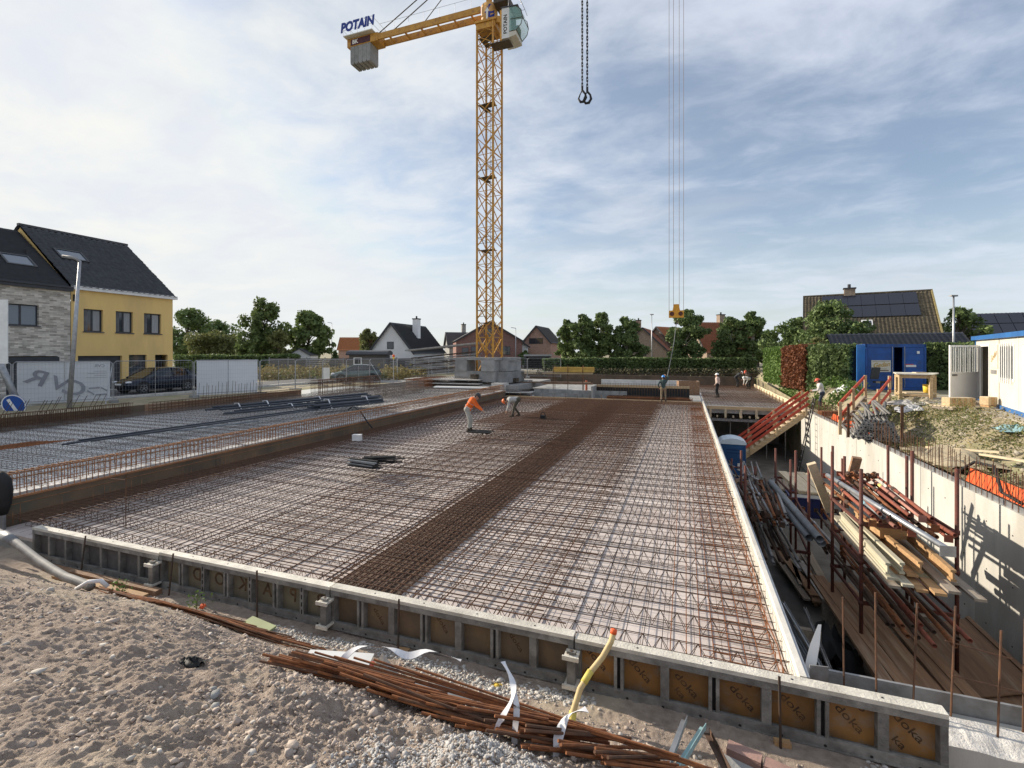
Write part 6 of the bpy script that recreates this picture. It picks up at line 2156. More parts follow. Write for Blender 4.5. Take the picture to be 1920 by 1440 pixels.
bh = thing('brick_house', 'grey brick row house with dark roof beside the yellow house', 'house', (0, 0, 0))
op = [(14.83, 16.34, 4.94, 6.1), (14.95, 17.2, 1.1, 3.25)]
facade(bh, FXH + .05, 8.0, 17.8, .9, 7.3, op, BRICK_G)
window_x(bh, FXH + .05, *op[0], curtain=False, glass=GLASS_B)
MB().bx(FXH - .17, FXH - .13, 14.96, 17.19, 1.1, 2.85).build('garage_door', FRAME_DK, bh)
MB().bx(FXH - .1, FXH + .1, 14.9, 17.25, 2.9, 3.2).build('lintel', FRAME_DK, bh)
mb = MB()
mb.add([(-44.4, 8.0, .9), (-44.4, 17.8, .9), (-44.4, 17.8, 7.4), (-44.4, 8.0, 7.4)], [(0, 1, 2, 3)])
mb.add([(FXH, 8.0, .9), (-44.4, 8.0, .9), (-44.4, 8.0, 7.4), (-39.3, 8.0, 11.0), (FXH, 8.0, 7.4)], [(4, 3, 2, 1, 0)])
mb.build('side_wall', BRICK_G, bh)
r2v = Vector((5.25, 0, -3.75))
ro2 = tiled('roof', (-39.3, 7.8, 11.05), (0, 1, 0), r2v, 9.93, r2v.length + .2, .6, .36, .012, TILE_DK2, bh, 2)
tiled('rear_roof', (-39.3, 7.8, 11.05), (0, 1, 0), Vector((-5.1, 0, -3.95)), 9.93, r2v.length, .6, .36, .012, TILE_DK2, bh, 2)
MB().bx(FXH - .05, FXH + .26, 7.8, 17.85, 7.05, 7.32).build('gutter', FRAME_DK, bh)
roof_window(ro2, .36, 16.25, 1.35, 1.2, (FXH, 7.3), (-39.3, 11.05))
MB().bx(-37.0, -36.8, 17.0, 17.2, 9.2, 9.6).build('vent', TILE_DK2, ro2)


def house(label, px, d, dr, dd, L, W_, z0, he, hr, wm, rm, windows=(), chim=(), tile=.32, amp=.035, front_off=0.0, rm2=None, name='house'):
    """gable house; origin at the foot of the near gable, ridge along local +x"""
    x, y = wpt(px, d)
    t = thing(name, label, 'house', (x, y, z0), cdir(dr, dd))
    mb = MB()
    h = W_ / 2
    gab = [(-h, 0), (h, 0), (h, he), (0, hr), (-h, he)]
    mb.prism(gab, L, (0, 0, 0), (0, 1, 0), (0, 0, 1))
    mb.build('wall', wm, t)
    sl_ = Vector((0, h, he - hr))
    for s, m_ in ((1, rm), (-1, rm2 or rm)):
        v = Vector((0, s * h, he - hr))
        ov = v.normalized() * .35
        tiled('roof', (-.3, 0, hr + .02), (1, 0, 0), v, L + .6, v.length + .35, tile, tile * 1.1, amp, m_, t, 3)
        # barge board
        MB().bar((-.32, 0, hr - .02), tuple(Vector((-.32, 0, hr - .02)) + v + ov), .06, .22).build('barge_board', FRAME_DK, t)
    for (side, a, z, w, hh) in windows:
        if side == 'g':
            o = MB().bx(-.05, .02, a - w / 2, a + w / 2, z, z + hh).build('window', FRAME_DK, t)
            k = 2 if w > 1.2 else 1
            for q in range(k):
                MB().bx(-.06, -.051, a - w / 2 + .07 + q * (w / 2), a - w / 2 + q * w / 2 + w / k - .07, z + .07, z + hh - .07).build('pane', GLASS if not (a > 50) else GLASS_B, o)
        else:
            s = 1 if side == 'l' else -1
            o = MB().bx(a - w / 2, a + w / 2, min(s * (h - .02), s * (h + .05)), max(s * (h - .02), s * (h + .05)), z, z + hh).build('window', WHITE_P, t)
            MB().bx(a - w / 2 + .08, a + w / 2 - .08, min(s * (h + .051), s * (h + .06)), max(s * (h + .051), s * (h + .06)), z + .08, z + hh - .08).build('pane', GLASS, o)
    for (cx, cy, cz0, cz1, cw, m_) in chim:
        o = MB().bx(cx - cw / 2, cx + cw / 2, cy - cw / 2, cy + cw / 2, cz0, cz1).build('chimney', m_, t)
        MB().bx(cx - cw / 2 - .06, cx + cw / 2 + .06, cy - cw / 2 - .06, cy + cw / 2 + .06, cz1, cz1 + .12).tube((cx, cy, cz1 + .12), (cx, cy, cz1 + .45), .12, 8).build('chimney_pot', BLACK, o)
    return t


house('white gabled house with black roof and white chimney', 734, 62, 2.6, 9, 9.4, 6.4, 1.0, 2.5, 6.3, WHITE_R, TILE_DK2, [('g', .15, 2.9, .95, .95), ('g', -1.4, .3, 1.1, 1.2)],
      [(4.4, -1.3, 3.9, 7.0, .8, WHITE_R)], .4, .02, name='white_house')
house('dark red brick house standing behind the crane mast', 918, 75, -1.6, 9, 9.0, 10.4, .9, 4.4, 7.4, BRICK_R, TILE_DK2, [('g', -2.6, 2.2, 1.3, 1.3), ('g', 2.4, 2.0, 1.0, 1.5), ('g', 3.8, 2.0, 1.0, 1.3), ('g', 0.2, 5.0, 1.2, 1.3)],
      [], .35, .03, rm2=TILE_RED, name='red_brick_house')
house('white house annex right of the red brick house', 972, 78, -1, 9, 5, 3.2, .9, 3.6, 4.6, WHITE_R, TILE_DK2, [('g', 0, 1.5, 1.0, 1.2)], [], .4, .03)
house('peach brick gable house right of the crane', 1006, 80, 3.0, 9, 8, 4.8, .9, 4.3, 7.0, BRICK_P, TILE_DK2, [('g', 0.1, 4.0, 2.4, .95)], [], .4, .03, name='peach_house')
house('grey slate roofed house between white house and crane', 838, 96, 9, 3, 6, 5, .9, 3.6, 6.6, CONC_G, SLATE, [], [(3.5, .5, 5.8, 8.2, .8, CONC_G)], .4, .02)
house('small orange roofed house behind the cypress', 640, 110, 9, 1.2, 8, 6, .9, 3.2, 6.0, BRICK_P, TILE_OR, [], [(7.2, 0, 5, 7, .7, BRICK_P)], .5, .03)
house('house with red tiled roof left of the hook block', 1205, 80, 3.5, 8, 9, 7.5, .9, 3.1, 6.7, BRICK_O, TILE_RED, [('g', 0, 2.0, 1.2, 1.1)], [(2.0, 1.0, 5.6, 8.0, .8, BRICK_O)], .45, .03)
house('orange roofed house behind the slim street lamp', 1232, 88, 6, 5, 7, 7, .9, 3.4, 7.3, BRICK_O, TILE_OR, [], [], .45, .03)
house('house with broad red roof between the plane trees', 1298, 74, 9, 1.5, 8.5, 8.0, .9, 2.7, 7.2, BRICK_O, TILE_RED, [('r', 2.2, .9, 1.3, 1.2), ('r', 5.0, .9, 1.3, 1.2)], [(5.0, .3, 6, 8.4, .9, BRICK_O)], .34, .04)
# flat dark canopy in front of the peach house
x, y = wpt(1008, 73)
cn = thing('carport', 'dark flat roofed carport below the peach gable', 'carport', (x, y, .9), cdir(9, -.4))
MB().bx(-2.1, 2.1, -1.5, 1.5, 2.0, 2.25).build('roof', mat('carport_pale', (0.4, 0.4, 0.4)), cn)
MB().bx(-2.0, 2.0, 1.3, 1.4, 0, 2.0).build('rear_wall', BLACK, cn)
for xx in (-1.9, 1.9):
    MB().bx(xx - .07, xx + .07, -1.4, -1.26, 0, 2.0).build('post', FRAME_DK, cn)

# big house with solar panels on the right
bigl = Vector((28.5, 47.0))
bigr = Vector((36.6, 42.0))
ang = cdir(8.1, -5.0)
ox, oy = bigl.x * CA - bigl.y * SA, bigl.x * SA + bigl.y * CA
bg_ = thing('solar_house', 'house with ochre tiled roof and black solar panels on the right', 'house', (ox, oy, 1.1), ang)
Lr, hrz, hez, half = 9.6, 7.75, 2.9, 4.9
MB().prism([(-half, 0), (half, 0), (half, hez), (0, hrz), (-half, hez)], Lr - .3, (.15, 0, 0), (0, 1, 0), (0, 0, 1)).build('wall', BRICK_O, bg_)
v1 = Vector((0, -half, hez - hrz))
rb = tiled('roof', (0, 0, hrz), (1, 0, 0), v1, Lr, v1.length + .3, .27, .32, .05, TILE_OC, bg_)
tiled('rear_roof', (0, 0, hrz), (1, 0, 0), Vector((0, half, hez - hrz)), Lr, v1.length + .3, .27, .32, .05, TILE_OC, bg_)
MB().bx(0, Lr, -.13, .13, hrz + .02, hrz + .14).build('ridge_cap', TILE_OC, rb)
dn = v1.normalized()
nn = Vector((0, -dn.z * -1, 0))
nn = Vector((1, 0, 0)).cross(dn)
if nn.z < 0:
    nn = -nn


def roof_panel(x0, x1, s0, s1, par, nm, m, lift=.14, th=.04):
    q = []
    for l_ in (lift, lift + th):
        for (xx, ss) in ((x0, s0), (x1, s0), (x1, s1), (x0, s1)):
            q.append(Vector((xx, 0, hrz)) + dn * ss + nn * l_)
    return MB().add(q, [(0, 3, 2, 1), (4, 5, 6, 7), (0, 1, 5, 4), (1, 2, 6, 5), (2, 3, 7, 6), (3, 0, 4, 7)]).build(nm, m, par)


for k in range(7):
    roof_panel(1.55 + k * 1.0, 2.53 + k * 1.0, .25, 1.75, rb, 'solar_panel', SOLAR)
for k in range(5):
    roof_panel(3.55 + k * 1.0, 4.53 + k * 1.0, 1.85, 3.35, rb, 'solar_panel', SOLAR)
rw = roof_panel(4.4, 5.2, 3.75, 4.6, rb, 'roof_window', WHITE_P, .1, .05)
roof_panel(4.5, 5.1, 3.87, 4.48, rw, 'pane', GLASS, .155, .01)
o = MB().bx(3.3, 4.15, -.35, .35, hrz - .3, hrz + .55).build('chimney', BRICK_O, bg_)
MB().bx(3.22, 4.23, -.43, .43, hrz + .551, hrz + .65).tube((3.7, 0, hrz + .65), (3.7, 0, hrz + 1.0), .13, 8).build('chimney_pot', FRAME_DK, o)
MB().bar((Lr, 0, hrz + .1), tuple(Vector((Lr, 0, hrz + .1)) + v1 * 1.05), .12, .16).build('verge', mat('verge_moss', (0.33, 0.27, 0.12), (0.25, 0.2, 0.08)), bg_)

# long low garage with dark tiled roof
gl_, gr_ = Vector((1556, 36)), Vector((1822, 32.5))
A_ = Vector(wpt(*gl_))
B_ = Vector(wpt(*gr_))
gang = math.atan2(B_.y - A_.y, B_.x - A_.x)
gg = thing('low_garage', 'long low garage with glossy dark tiled roof behind the container', 'garage', (A_.x, A_.y, 1.1), gang)
gL = (B_ - A_).length
MB().bx(.1, gL - .1, 0, 4.0, 0, 2.45).build('wall', BRICK_O, gg)
tiled('roof', (0, 1.6, 3.75), (1, 0, 0), (0, -1.9, -1.0), gL, 2.3, .3, .38, .06, mat('tile_glossy', (0.035, 0.038, 0.05), (0.025, 0.028, 0.036), .35), gg)
tiled('rear_roof', (0, 1.6, 3.75), (1, 0, 0), (0, 2.4, -1.0), gL, 2.7, .3, .38, .06, TILE_DK, gg)
# dark house at the right border
x, y = wpt(1832, 47)
h3 = thing('dark_roof_house', 'house with black roof partly cut by the right border', 'house', (x, y, 1.1), cdir(9, -4.5))
MB().bx(0, 14, 0, 7, 0, 2.8).build('wall', BRICK_O, h3)
hrz2 = 6.35
tiled('roof', (-.3, 3.5, hrz2), (1, 0, 0), (0, -3.8, -3.6), 14.5, 5.2, .3, .36, .04, TILE_OC if False else SLATE, h3)
tiled('rear_roof', (-.3, 3.5, hrz2), (1, 0, 0), (0, 3.8, -3.6), 14.5, 5.2, .3, .36, .04, SLATE, h3)
dn3 = Vector((0, -3.8, -3.6)).normalized()
n3 = Vector((1, 0, 0)).cross(dn3)
n3 = n3 if n3.z > 0 else -n3
for k in range(10):
    for row in range(2):
        q = []
        for l_ in (.12, .16):
            for (xx, ss) in ((.2 + k * 1.05, .2 + row * 1.6), (1.2 + k * 1.05, .2 + row * 1.6), (1.2 + k * 1.05, 1.7 + row * 1.6), (.2 + k * 1.05, 1.7 + row * 1.6)):
                q.append(Vector((xx, 3.5, hrz2)) + dn3 * ss + n3 * l_)
        MB().add(q, [(0, 3, 2, 1), (4, 5, 6, 7), (0, 1, 5, 4), (1, 2, 6, 5), (2, 3, 7, 6), (3, 0, 4, 7)]).build('solar_panel', SOLAR, h3)

# wooden garden fence, hut and small white shed on the left
xa, ya = wpt(505, 54)
xb2, yb2 = wpt(860, 57)
fl_ = math.hypot(xb2 - xa, yb2 - ya)
gf = thing('garden_fence', 'weathered grey board fence behind the street', 'fence', (xa, ya, .95), math.atan2(yb2 - ya, xb2 - xa))
FENCE_W = mat('fence_wood', (0.17, 0.16, 0.15), (0.115, 0.11, 0.105), .9, 0, 2, .3, 20, 6, stretch=(.5, 1, 8))
k = 0
x = 0
slat = MB().bx(0, 1.86, -.012, .012, 0, .175).mesh('slat', FENCE_W)
while x < fl_:
    MB().bx(x - .05, x + .05, -.05, .05, 0, 1.95).build('post', CONC_G, gf)
    for j in range(9):
        link('slat', slat, gf, (x + .07, (.015 if j % 2 else -.015), .06 + j * .2))
    x += 2.0
x, y = wpt(700, 55)
hut = thing('log_hut', 'small wooden hut with dark curved roof behind the fence', 'hut', (x, y, .95), cdir(9, .5))
MB().bx(-2.4, 1.6, -1.2, 1.4, 0, 2.25).build('wall', FENCE_W, hut)
mb = MB()
mb.prism([(-1.5, 2.2), (-1.5, 2.35), (-1.1, 2.62), (0, 2.75), (1.3, 2.62), (1.7, 2.35), (1.7, 2.2)], 4.6, (-2.7, 0, 0), (0, 1, 0), (0, 0, 1))
mb.build('roof', FRAME_DK, hut)
o = MB().bx(-1.9, -1.0, -1.26, -1.205, 1.1, 1.95).build('window', WHITE_P, hut)
MB().bx(-1.78, -1.12, -1.27, -1.261, 1.2, 1.85).build('pane', GLASS, o)
x, y = wpt(561, 62)
sh = thing('white_shed', 'small white gabled shed behind the board fence', 'shed', (x, y, .95), cdir(-.6, 9))
MB().prism([(-1.4, 0), (1.4, 0), (1.4, 2.1), (0, 2.95), (-1.4, 2.1)], 3, (0, 0, 0), (0, 1, 0), (0, 0, 1)).build('wall', WHITE_R, sh)
for s in (-1, 1):
    MB().bar((-.1, 0, 3.0), (-.1, s * 1.5, 2.08), .2, .06).add([(-.2, 0, 3.05), (-.2, s * 1.6, 2.08), (3.1, s * 1.6, 2.08), (3.1, 0, 3.05)], [(0, 1, 2, 3)]).build('roof', SLATE, sh)
MB().bx(-.03, -.005, -.8, .8, .1, 1.7).build('door', BLACK, sh)


def lamp_post(label, px, d, z1, z0=1.0, arm=0.0, m=GALV, r=.06, lean=0.0):
    x, y = wpt(px, d)
    t = thing('street_lamp', label, 'street lamp', (x, y, z0), cdir(1, 0))
    MB().path([(0, 0, -.1), (lean * .4, 0, (z1 - z0) * .5), (lean, 0, z1 - z0)], [r * 1.4, r, r * .7], 8).build('pole', m, t, True)
    if arm:
        MB().bar((lean, 0, z1 - z0), (lean + arm, 0, z1 - z0 + .1), .12, .08).build('lamp_head', GALV_DULL, t)
    else:
        MB().bx(lean - .22, lean + .22, -.1, .1, z1 - z0, z1 - z0 + .1).build('lamp_head', GALV_DULL, t)


lamp_post('slim street lamp between plane trees and orange roof', 1222, 58, 8.0)
lamp_post('short street lamp right of the crane mast', 967, 72, 7.1, arm=-.7)
lamp_post('tall lamp post in front of the leafy tree on right', 1788, 33, 7.3, 1.1, 0, GALV, .07)
lamp_post('distant street lamp beside the walnut tree', 622, 82, 8.5, arm=-.7)

# ================================================================== FENCES, VEHICLES, SITE FACILITIES
def fence_panel(a, b, label, banner=None, z=1.03, brace_=False):
    a, b = Vector((*a, 0)), Vector((*b, 0))
    L = (b - a).length - .06
    t = thing('site_fence_panel', label, 'fence panel', (a.x, a.y, z), math.atan2((b - a).y, (b - a).x), 'mobile site fence panels')
    fr_ = MB()
    fr_.path([(0, 0, .08), (0, 0, 1.9), (.1, 0, 2.0), (L - .1, 0, 2.0), (L, 0, 1.9), (L, 0, .08)], .021, 6)
    fr_.tube((0, 0, .2), (L, 0, .2), .018, 6).tube((L / 2, 0, .2), (L / 2, 0, 2.0), .015, 6)
    fr_.build('frame', GALV, t)
    w = MB()
    x = .1
    while x < L:
        w.tube((x, 0, .2), (x, 0, 2.0), .0027, 3, cap=False)
        x += .12
    for k in range(8):
        w.tube((0, 0, .35 + k * .22), (L, 0, .35 + k * .22), .0027, 3, cap=False)
    w.build('wire_mesh', FENCE_WIRE, t)['kind'] = 'stuff'
    MB().bx(-.15, .15, -.35, .35, 0, .13).build('foot', CONC_G, t)
    if brace_:
        MB().tube((L, 0, 1.8), (L - .1, -1.3, .05), .02, 6).build('brace', GALV, t)
    if banner:
        bn = MB()
        nxx, nzz = 14, 7
        vs_ = [(.12 + (L - .2) * i / nxx, .03 + .02 * math.sin(i * 1.1 + j * .7) * (1 - j / nzz) + .012 * math.sin(j * 2.1), .1 + 1.88 * j / nzz) for j in range(nzz + 1) for i in range(nxx + 1)]
        bn.add(vs_, [(j * (nxx + 1) + i, j * (nxx + 1) + i + 1, (j + 1) * (nxx + 1) + i + 1, (j + 1) * (nxx + 1) + i) for j in range(nzz) for i in range(nxx)])
        bo = bn.build('banner', BANNER, t, True)
        if banner == 'text':
            for (ch_, xx, zz_, rot_, sz_) in (('R', .78, 1.25, 22, .98), ('V', 1.52, .95, 22, .85), ('C', 2.05, .72, 20, .98)):
                text_obj('banner_lettering', ch_, sz_, BANNER_GR, bo, (xx, -.012, zz_), (R(90), R(rot_), 0), mirror=True, extrude=.001, bold=.012, sx=1.25)
            text_obj('banner_lettering', 'CVR', .2, BANNER_GR, bo, (2.95, -.012, 1.78), (R(90), 0, 0), mirror=True, extrude=.001)
            mb = MB()
            for k, (w0, w1) in enumerate(((2.75, 3.2), (2.5, 3.2), (2.75, 3.2), (2.45, 3.2))):
                mb.bx(w0, w1, -.013, -.011, 1.52 - k * .1, 1.535 - k * .1)
            mb.bar((2.55, -.012, .72), (2.95, -.012, .74), .002, .06).bar((3.0, -.012, .74), (3.25, -.012, .56), .002, .06).bar((2.5, -.012, .62), (2.75, -.012, .42), .002, .06).bar((2.8, -.012, .4), (3.2, -.012, .42), .002, .06)
            mb.build('banner_print', BANNER_GR, bo)
    return t


pts = [(-29.9, 9.7), (-28.15, 12.55), (-26.1, 15.35), (-24.8, 18.45), (-23.6, 21.6), (-24.2, 24.95), (-24.9, 28.3), (-25.5, 31.65), (-25.8, 35.05), (-25.2, 38.4), (-23.6, 41.4), (-21.2, 43.8), (-18.3, 45.5), (-15, 46.2), (-11.6, 46.6)]
labs = ['bare site fence panel at the far left border', 'site fence panel carrying the white banner with mirrored letters', 'bare site fence panel in front of the navy car', 'site fence panel carrying a plain white banner',
        'bare site fence panel right of the plain banner', 'site fence panel in front of the dry grass', 'site fence panel left of the small white notice', 'site fence panel with the white notice before green car',
        'site fence panel right of the green car', 'braced site fence panel before the wooden hut', 'site fence panel left of the leaning steel pile', 'site fence panel behind the leaning steel pile',
        'site fence panel behind the crane ballast', 'site fence panel right of the crane ballast']
for i in range(len(pts) - 1):
    f = i / (len(pts) - 1)
    fence_panel(pts[i], pts[i + 1], labs[i], {1: 'text', 3: 'plain'}.get(i), 1.03 - .14 * min(1, max(0, (i - 3) / 4)), i in (1, 7, 9))
x, y = wpt(611, 36.5)
tag(MB().bx(-.28, .28, -.01, .01, 0, .95).build('notice_board', WHITE_P, loc=(x, y, 1.35), rz=cdir(9, 1)), 'white notice sheet hanging on the site fence', 'notice')

# leaning poles and round sign at the left
x, y = wpt(128, 20.6)
lp = thing('leaning_lamp_pole', 'leaning galvanised lamp pole in front of the banner', 'lamp pole', (x, y, .55), cdir(1, 0))
MB().path([(0, 0, 0), (.28, 0, 3.8), (.5, 0, 6.85)], [.095, .08, .05], 10).build('pole', GALV, lp, True)
MB().path([(.5, 0, 6.8), (.3, 0, 6.95), (-.25, 0, 7.05)], [.06, .07, .05], 8).build('lamp_head', GALV_DULL, lp, True)
x, y = wpt(42, 20.2)
tag(MB().path([(0, 0, 0), (-.9 * CA, -.9 * SA, 2.0), (-3.0 * CA, -3.0 * SA, 6.2)], [.13, .12, .09], 10).build('leaning_pole', GALV, None, True, (x, y, .9)),
    'second galvanised pole leaning to the left border', 'pole')
x, y = wpt(26, 19.9)
sgn = thing('round_sign', 'round blue traffic sign with white bar lying by the fence', 'sign', (x, y, 1.28), cdir(1, 0))
MB().tube((0, -.01, 0), (0, .01, 0), .44, 28).build('disc', mat('sign_blue', (0.02, 0.09, 0.36), (0.02, 0.07, 0.28), .5), sgn)
MB().ring((0, -.013, 0), (0, 1, 0), .4, .44, 28, .004).build('rim', WHITE_P, sgn)
MB().bar((-.2, -.014, .22), (.12, -.014, -.3), .004, .13).build('bar_mark', WHITE_P, sgn)
sgn.rotation_euler = (R(12), R(8), sgn.rotation_euler[2] + .2)
x, y = wpt(3, 19.5)
tag(MB().bx(-.25, .25, -.02, .02, 0, 2.6).build('site_board', WHITE_P, loc=(x, y, 3.0), rz=cdir(1, 0)), 'white site board cut by the left border', 'board')


def car(label, loc, rz, paint):
    """five door car, forward along local +x"""
    t = thing('parked_car', label, 'car', loc, rz)
    # stations: x, z_low, z_belt, half width low, half width belt
    st = [(-2.12, .48, .72, .62, .60), (-2.05, .34, .93, .80, .76), (-1.6, .24, 1.0, .86, .84), (-.6, .2, .97, .88, .86), (.6, .2, .94, .88, .85), (1.2, .22, .9, .87, .82), (1.75, .26, .78, .83, .74), (2.05, .34, .66, .74, .62), (2.14, .44, .56, .6, .52)]
    n = 12
    vs_ = []
    for (x_, zl, zb2, wl_, wb) in st:
        prof = [(-wl_ * .82, zl), (-wl_, zl + .14), (-wl_ * 1.0, (zl + zb2) / 2 + .05), (-wb, zb2 - .06), (-wb * .9, zb2), (-wb * .4, zb2 + .025)]
        prof = prof + [(-p[0], p[1]) for p in reversed(prof)]
        vs_ += [(x_, p[0], p[1]) for p in prof]
    fs_ = []
    for i in range(len(st) - 1):
        for j in range(n):
            fs_.append((i * n + j, i * n + (j + 1) % n, (i + 1) * n + (j + 1) % n, (i + 1) * n + j))
    fs_.append(tuple(range(n)))
    fs_.append(tuple((len(st) - 1) * n + j for j in range(n - 1, -1, -1)))
    MB().add(vs_, fs_).build('body', paint, t, True)
    # glasshouse
    gs = [(-1.95, .98, 1.05, .74, .70), (-1.45, .96, 1.38, .78, .60), (-.5, .95, 1.49, .80, .61), (.25, .93, 1.45, .80, .6), (.75, .92, 1.18, .79, .68), (1.25, .88, .92, .76, .74)]
    vs_ = []
    for (x_, zl, zt_, wl_, wt_) in gs:
        vs_ += [(x_, -wl_, zl), (x_, -wt_, zt_), (x_, wt_, zt_), (x_, wl_, zl)]
    g_ = MB()
    fs_ = []
    for i in range(len(gs) - 1):
        for j in range(3):
            fs_.append((i * 4 + j, i * 4 + j + 1, (i + 1) * 4 + j + 1, (i + 1) * 4 + j))
    g_.add(vs_, fs_).add([], [])
    g_.build('windows', CAR_GLASS, t)
    rf_ = MB()
    rv = []
    for (x_, zl, zt_, wl_, wt_) in gs[1:4]:
        rv += [(x_, -wt_ - .01, zt_ - .02), (x_, -wt_ * .6, zt_ + .03), (x_, wt_ * .6, zt_ + .03), (x_, wt_ + .01, zt_ - .02)]
    rf_.add(rv, [(i * 4 + j, i * 4 + j + 1, i * 4 + 5 + j, i * 4 + 4 + j) for i in range(2) for j in range(3)])
    rf_.build('roof', paint, t, True)
    pil = MB()
    for s in (-1, 1):
        for (i0, i1) in ((0, 1), (3, 4), (4, 5)):
            a_, b_ = gs[i0], gs[i1]
            pil.bar((a_[0], s * (a_[4] + .012), a_[2]), (b_[0], s * (b_[4] + .012), b_[2]), .05, .05)
        for xx in (-.45, ):
            pil.bar((xx, s * .815, .95), (xx, s * .625, 1.48), .03, .08)
        pil.bar((-1.4, s * .8, .98), (-1.35, s * .63, 1.38), .04, .12)
    pil.build('pillars', paint, t)
    for (xx, s) in ((1.32, 1), (1.32, -1), (-1.3, 1), (-1.3, -1)):
        y_ = s * .80
        w_ = MB().ring((xx, y_, .33), (0, 1, 0), .2, .33, 22, .2).build('wheel', TYRE, t)
        rim = MB().tube((xx, y_ - .06 * s, .33), (xx, y_ + .07 * s, .33), .205, 18)
        rim.build('rim_back', BLACK, w_)
        sp = MB()
        for q in range(5):
            a_ = q * 2 * PI / 5 + .3
            sp.bar((xx, y_ + .08 * s, .33), (xx + .2 * math.cos(a_), y_ + .085 * s, .33 + .2 * math.sin(a_)), .02, .06, up=(0, 1, 0))
        sp.ring((xx, y_ + .085 * s, .33), (0, 1, 0), .185, .215, 22, .02)
        sp.build('rim', GALV, w_)
        MB().tube((xx, s * .80, .36), (xx, s * .885, .36), .37, 20).build('arch', BLACK, t)
    for s in (-1, 1):
        MB().ball((1.93, s * .58, .68), (.2, .14, .075), 10).build('headlight', LAMPGL, t, True)
        MB().ball((-2.0, s * .66, .86), (.1, .12, .08), 8).build('tail_light', mat('tail_red', (0.35, 0.02, 0.02), (.3, .02, .02), .2), t, True)
        MB().ball((.72, s * .93, .98), (.07, .1, .06), 8).build('mirror', paint, t, True)
        MB().bx(-.2, .0, s * .872 - .01, s * .872 + .01, .8, .83).build('door_handle', BLACK, t)
        for xx in (-.55, .58):
            MB().bx(xx - .006, xx + .006, s * .874 - .012, s * .874 + .006, .32, .92).build('door_gap', BLACK, t)
    MB().bx(2.09, 2.145, -.42, .42, .4, .52).build('grille', BLACK, t)
    MB().bx(2.12, 2.155, -.26, .26, .53, .62).build('plate', WHITE_P, t)
    return t


car('dark navy hatchback parked before the yellow house', (-30.5, 20.3, 1.045), R(-90), CAR_DK)
x, y = wpt(668, 43.0)
car('dark green hatchback parked behind the site fence', (x, y, .9), cdir(-.93, -.36), CAR_GR)
x, y = wpt(430, 34)
car('silver car parked behind the plain white banner', (-30.2, 24.7, 1.045), R(-90), mat('car_silver', (0.5, 0.5, 0.5), (0.45, 0.45, 0.45), .3, .5, 1))

# ------------------------------------------------------------------ stacks near the crane
def precast_stack(label, x, y, rz, L, W_, n, z0, m=PLANK_G):
    t = thing('precast_stack', label, 'stack', (x, y, z0), rz, 'stacks of precast planks near the crane')
    gme = girder_mesh(L - .2, GREY_BAR)
    for k in range(n):
        MB().bx(0, L, 0, W_, k * .3, k * .3 + .06).build('precast_plank', CONC_L, t)
        for q in range(3):
            link('lattice_girder', gme, t, (.1, .3 + q * (W_ - .6) / 2, k * .3 + .06))
        for q in (0.8, L - .9):
            if k:
                MB().bx(q, q + .1, 0.05, W_ - .05, k * .3 - .05, k * .3 - .002).build('spacer', WOOD_GR, t)
    return t


precast_stack('stack of precast planks beside the crane ballast, left one', -21.5, 33.7, R(3), 6.5, 2.2, 3, .68)
precast_stack('low stack of precast planks in front of the crane', -15.5, 33.9, R(4), 4.6, 1.4, 2, .1)
tag(MB().bx(0, 4.2, 0, .5, 0, .1).build('insulation_strip', WHITE_P, loc=(-17.5, 31.4, .85), rz=R(6)), 'white strip lying on raised slab near the orange worker', 'strip')
# leaning pile of steel frames left of the crane
lpile = thing('frame_pile', 'leaning pile of grey steel frames left of the crane base', 'pile', (-24.2, 39.2, .9), R(-2))
for k in range(9):
    for yo in (0, 1.1):
        z = .35 + k * .21
        MB().bar((-.2 + .1 * (k % 3), yo, z), (6.6 + .12 * (k % 2), yo + .1, z + .62), .07, .07).build('rail', (GALV, GALV_DULL, STEEL_DK)[k % 3], lpile)
    for q in range(6):
        MB().bar((.4 + q * 1.15, 0, z + .08 + q * .1), (.4 + q * 1.15, 1.1, z + .08 + q * .1), .05, .05).build('strut', GALV_DULL, lpile)
MB().bx(-.4, 7.2, -.15, 1.3, 2.72, 2.85).build('top_plate', CONC_G, lpile).rotation_euler = (0, R(-5), 0)
for (xx, lab) in ((.5, 0), (5.5, 1)):
    MB().bx(xx, xx + .15, -.1, 1.2, 0, .34 + .5 * lab).build('bearer', WOOD_OR, lpile)
x, y = wpt(738, 40.5)
wl_ = thing('warning_lamp', 'small orange warning lamp on fence post', 'lamp', (x, y, 2.9))
MB().tube((0, 0, 0), (0, 0, .18), .08, 10).build('lamp_base', YELLOWP, wl_)
MB().ball((0, 0, .27), (.12, .12, .12), 10).build('lens', ORANGE, wl_, True)
MB().tube((0, 0, -2.0), (0, 0, 0), .03, 6).build('pole', GALV, wl_)

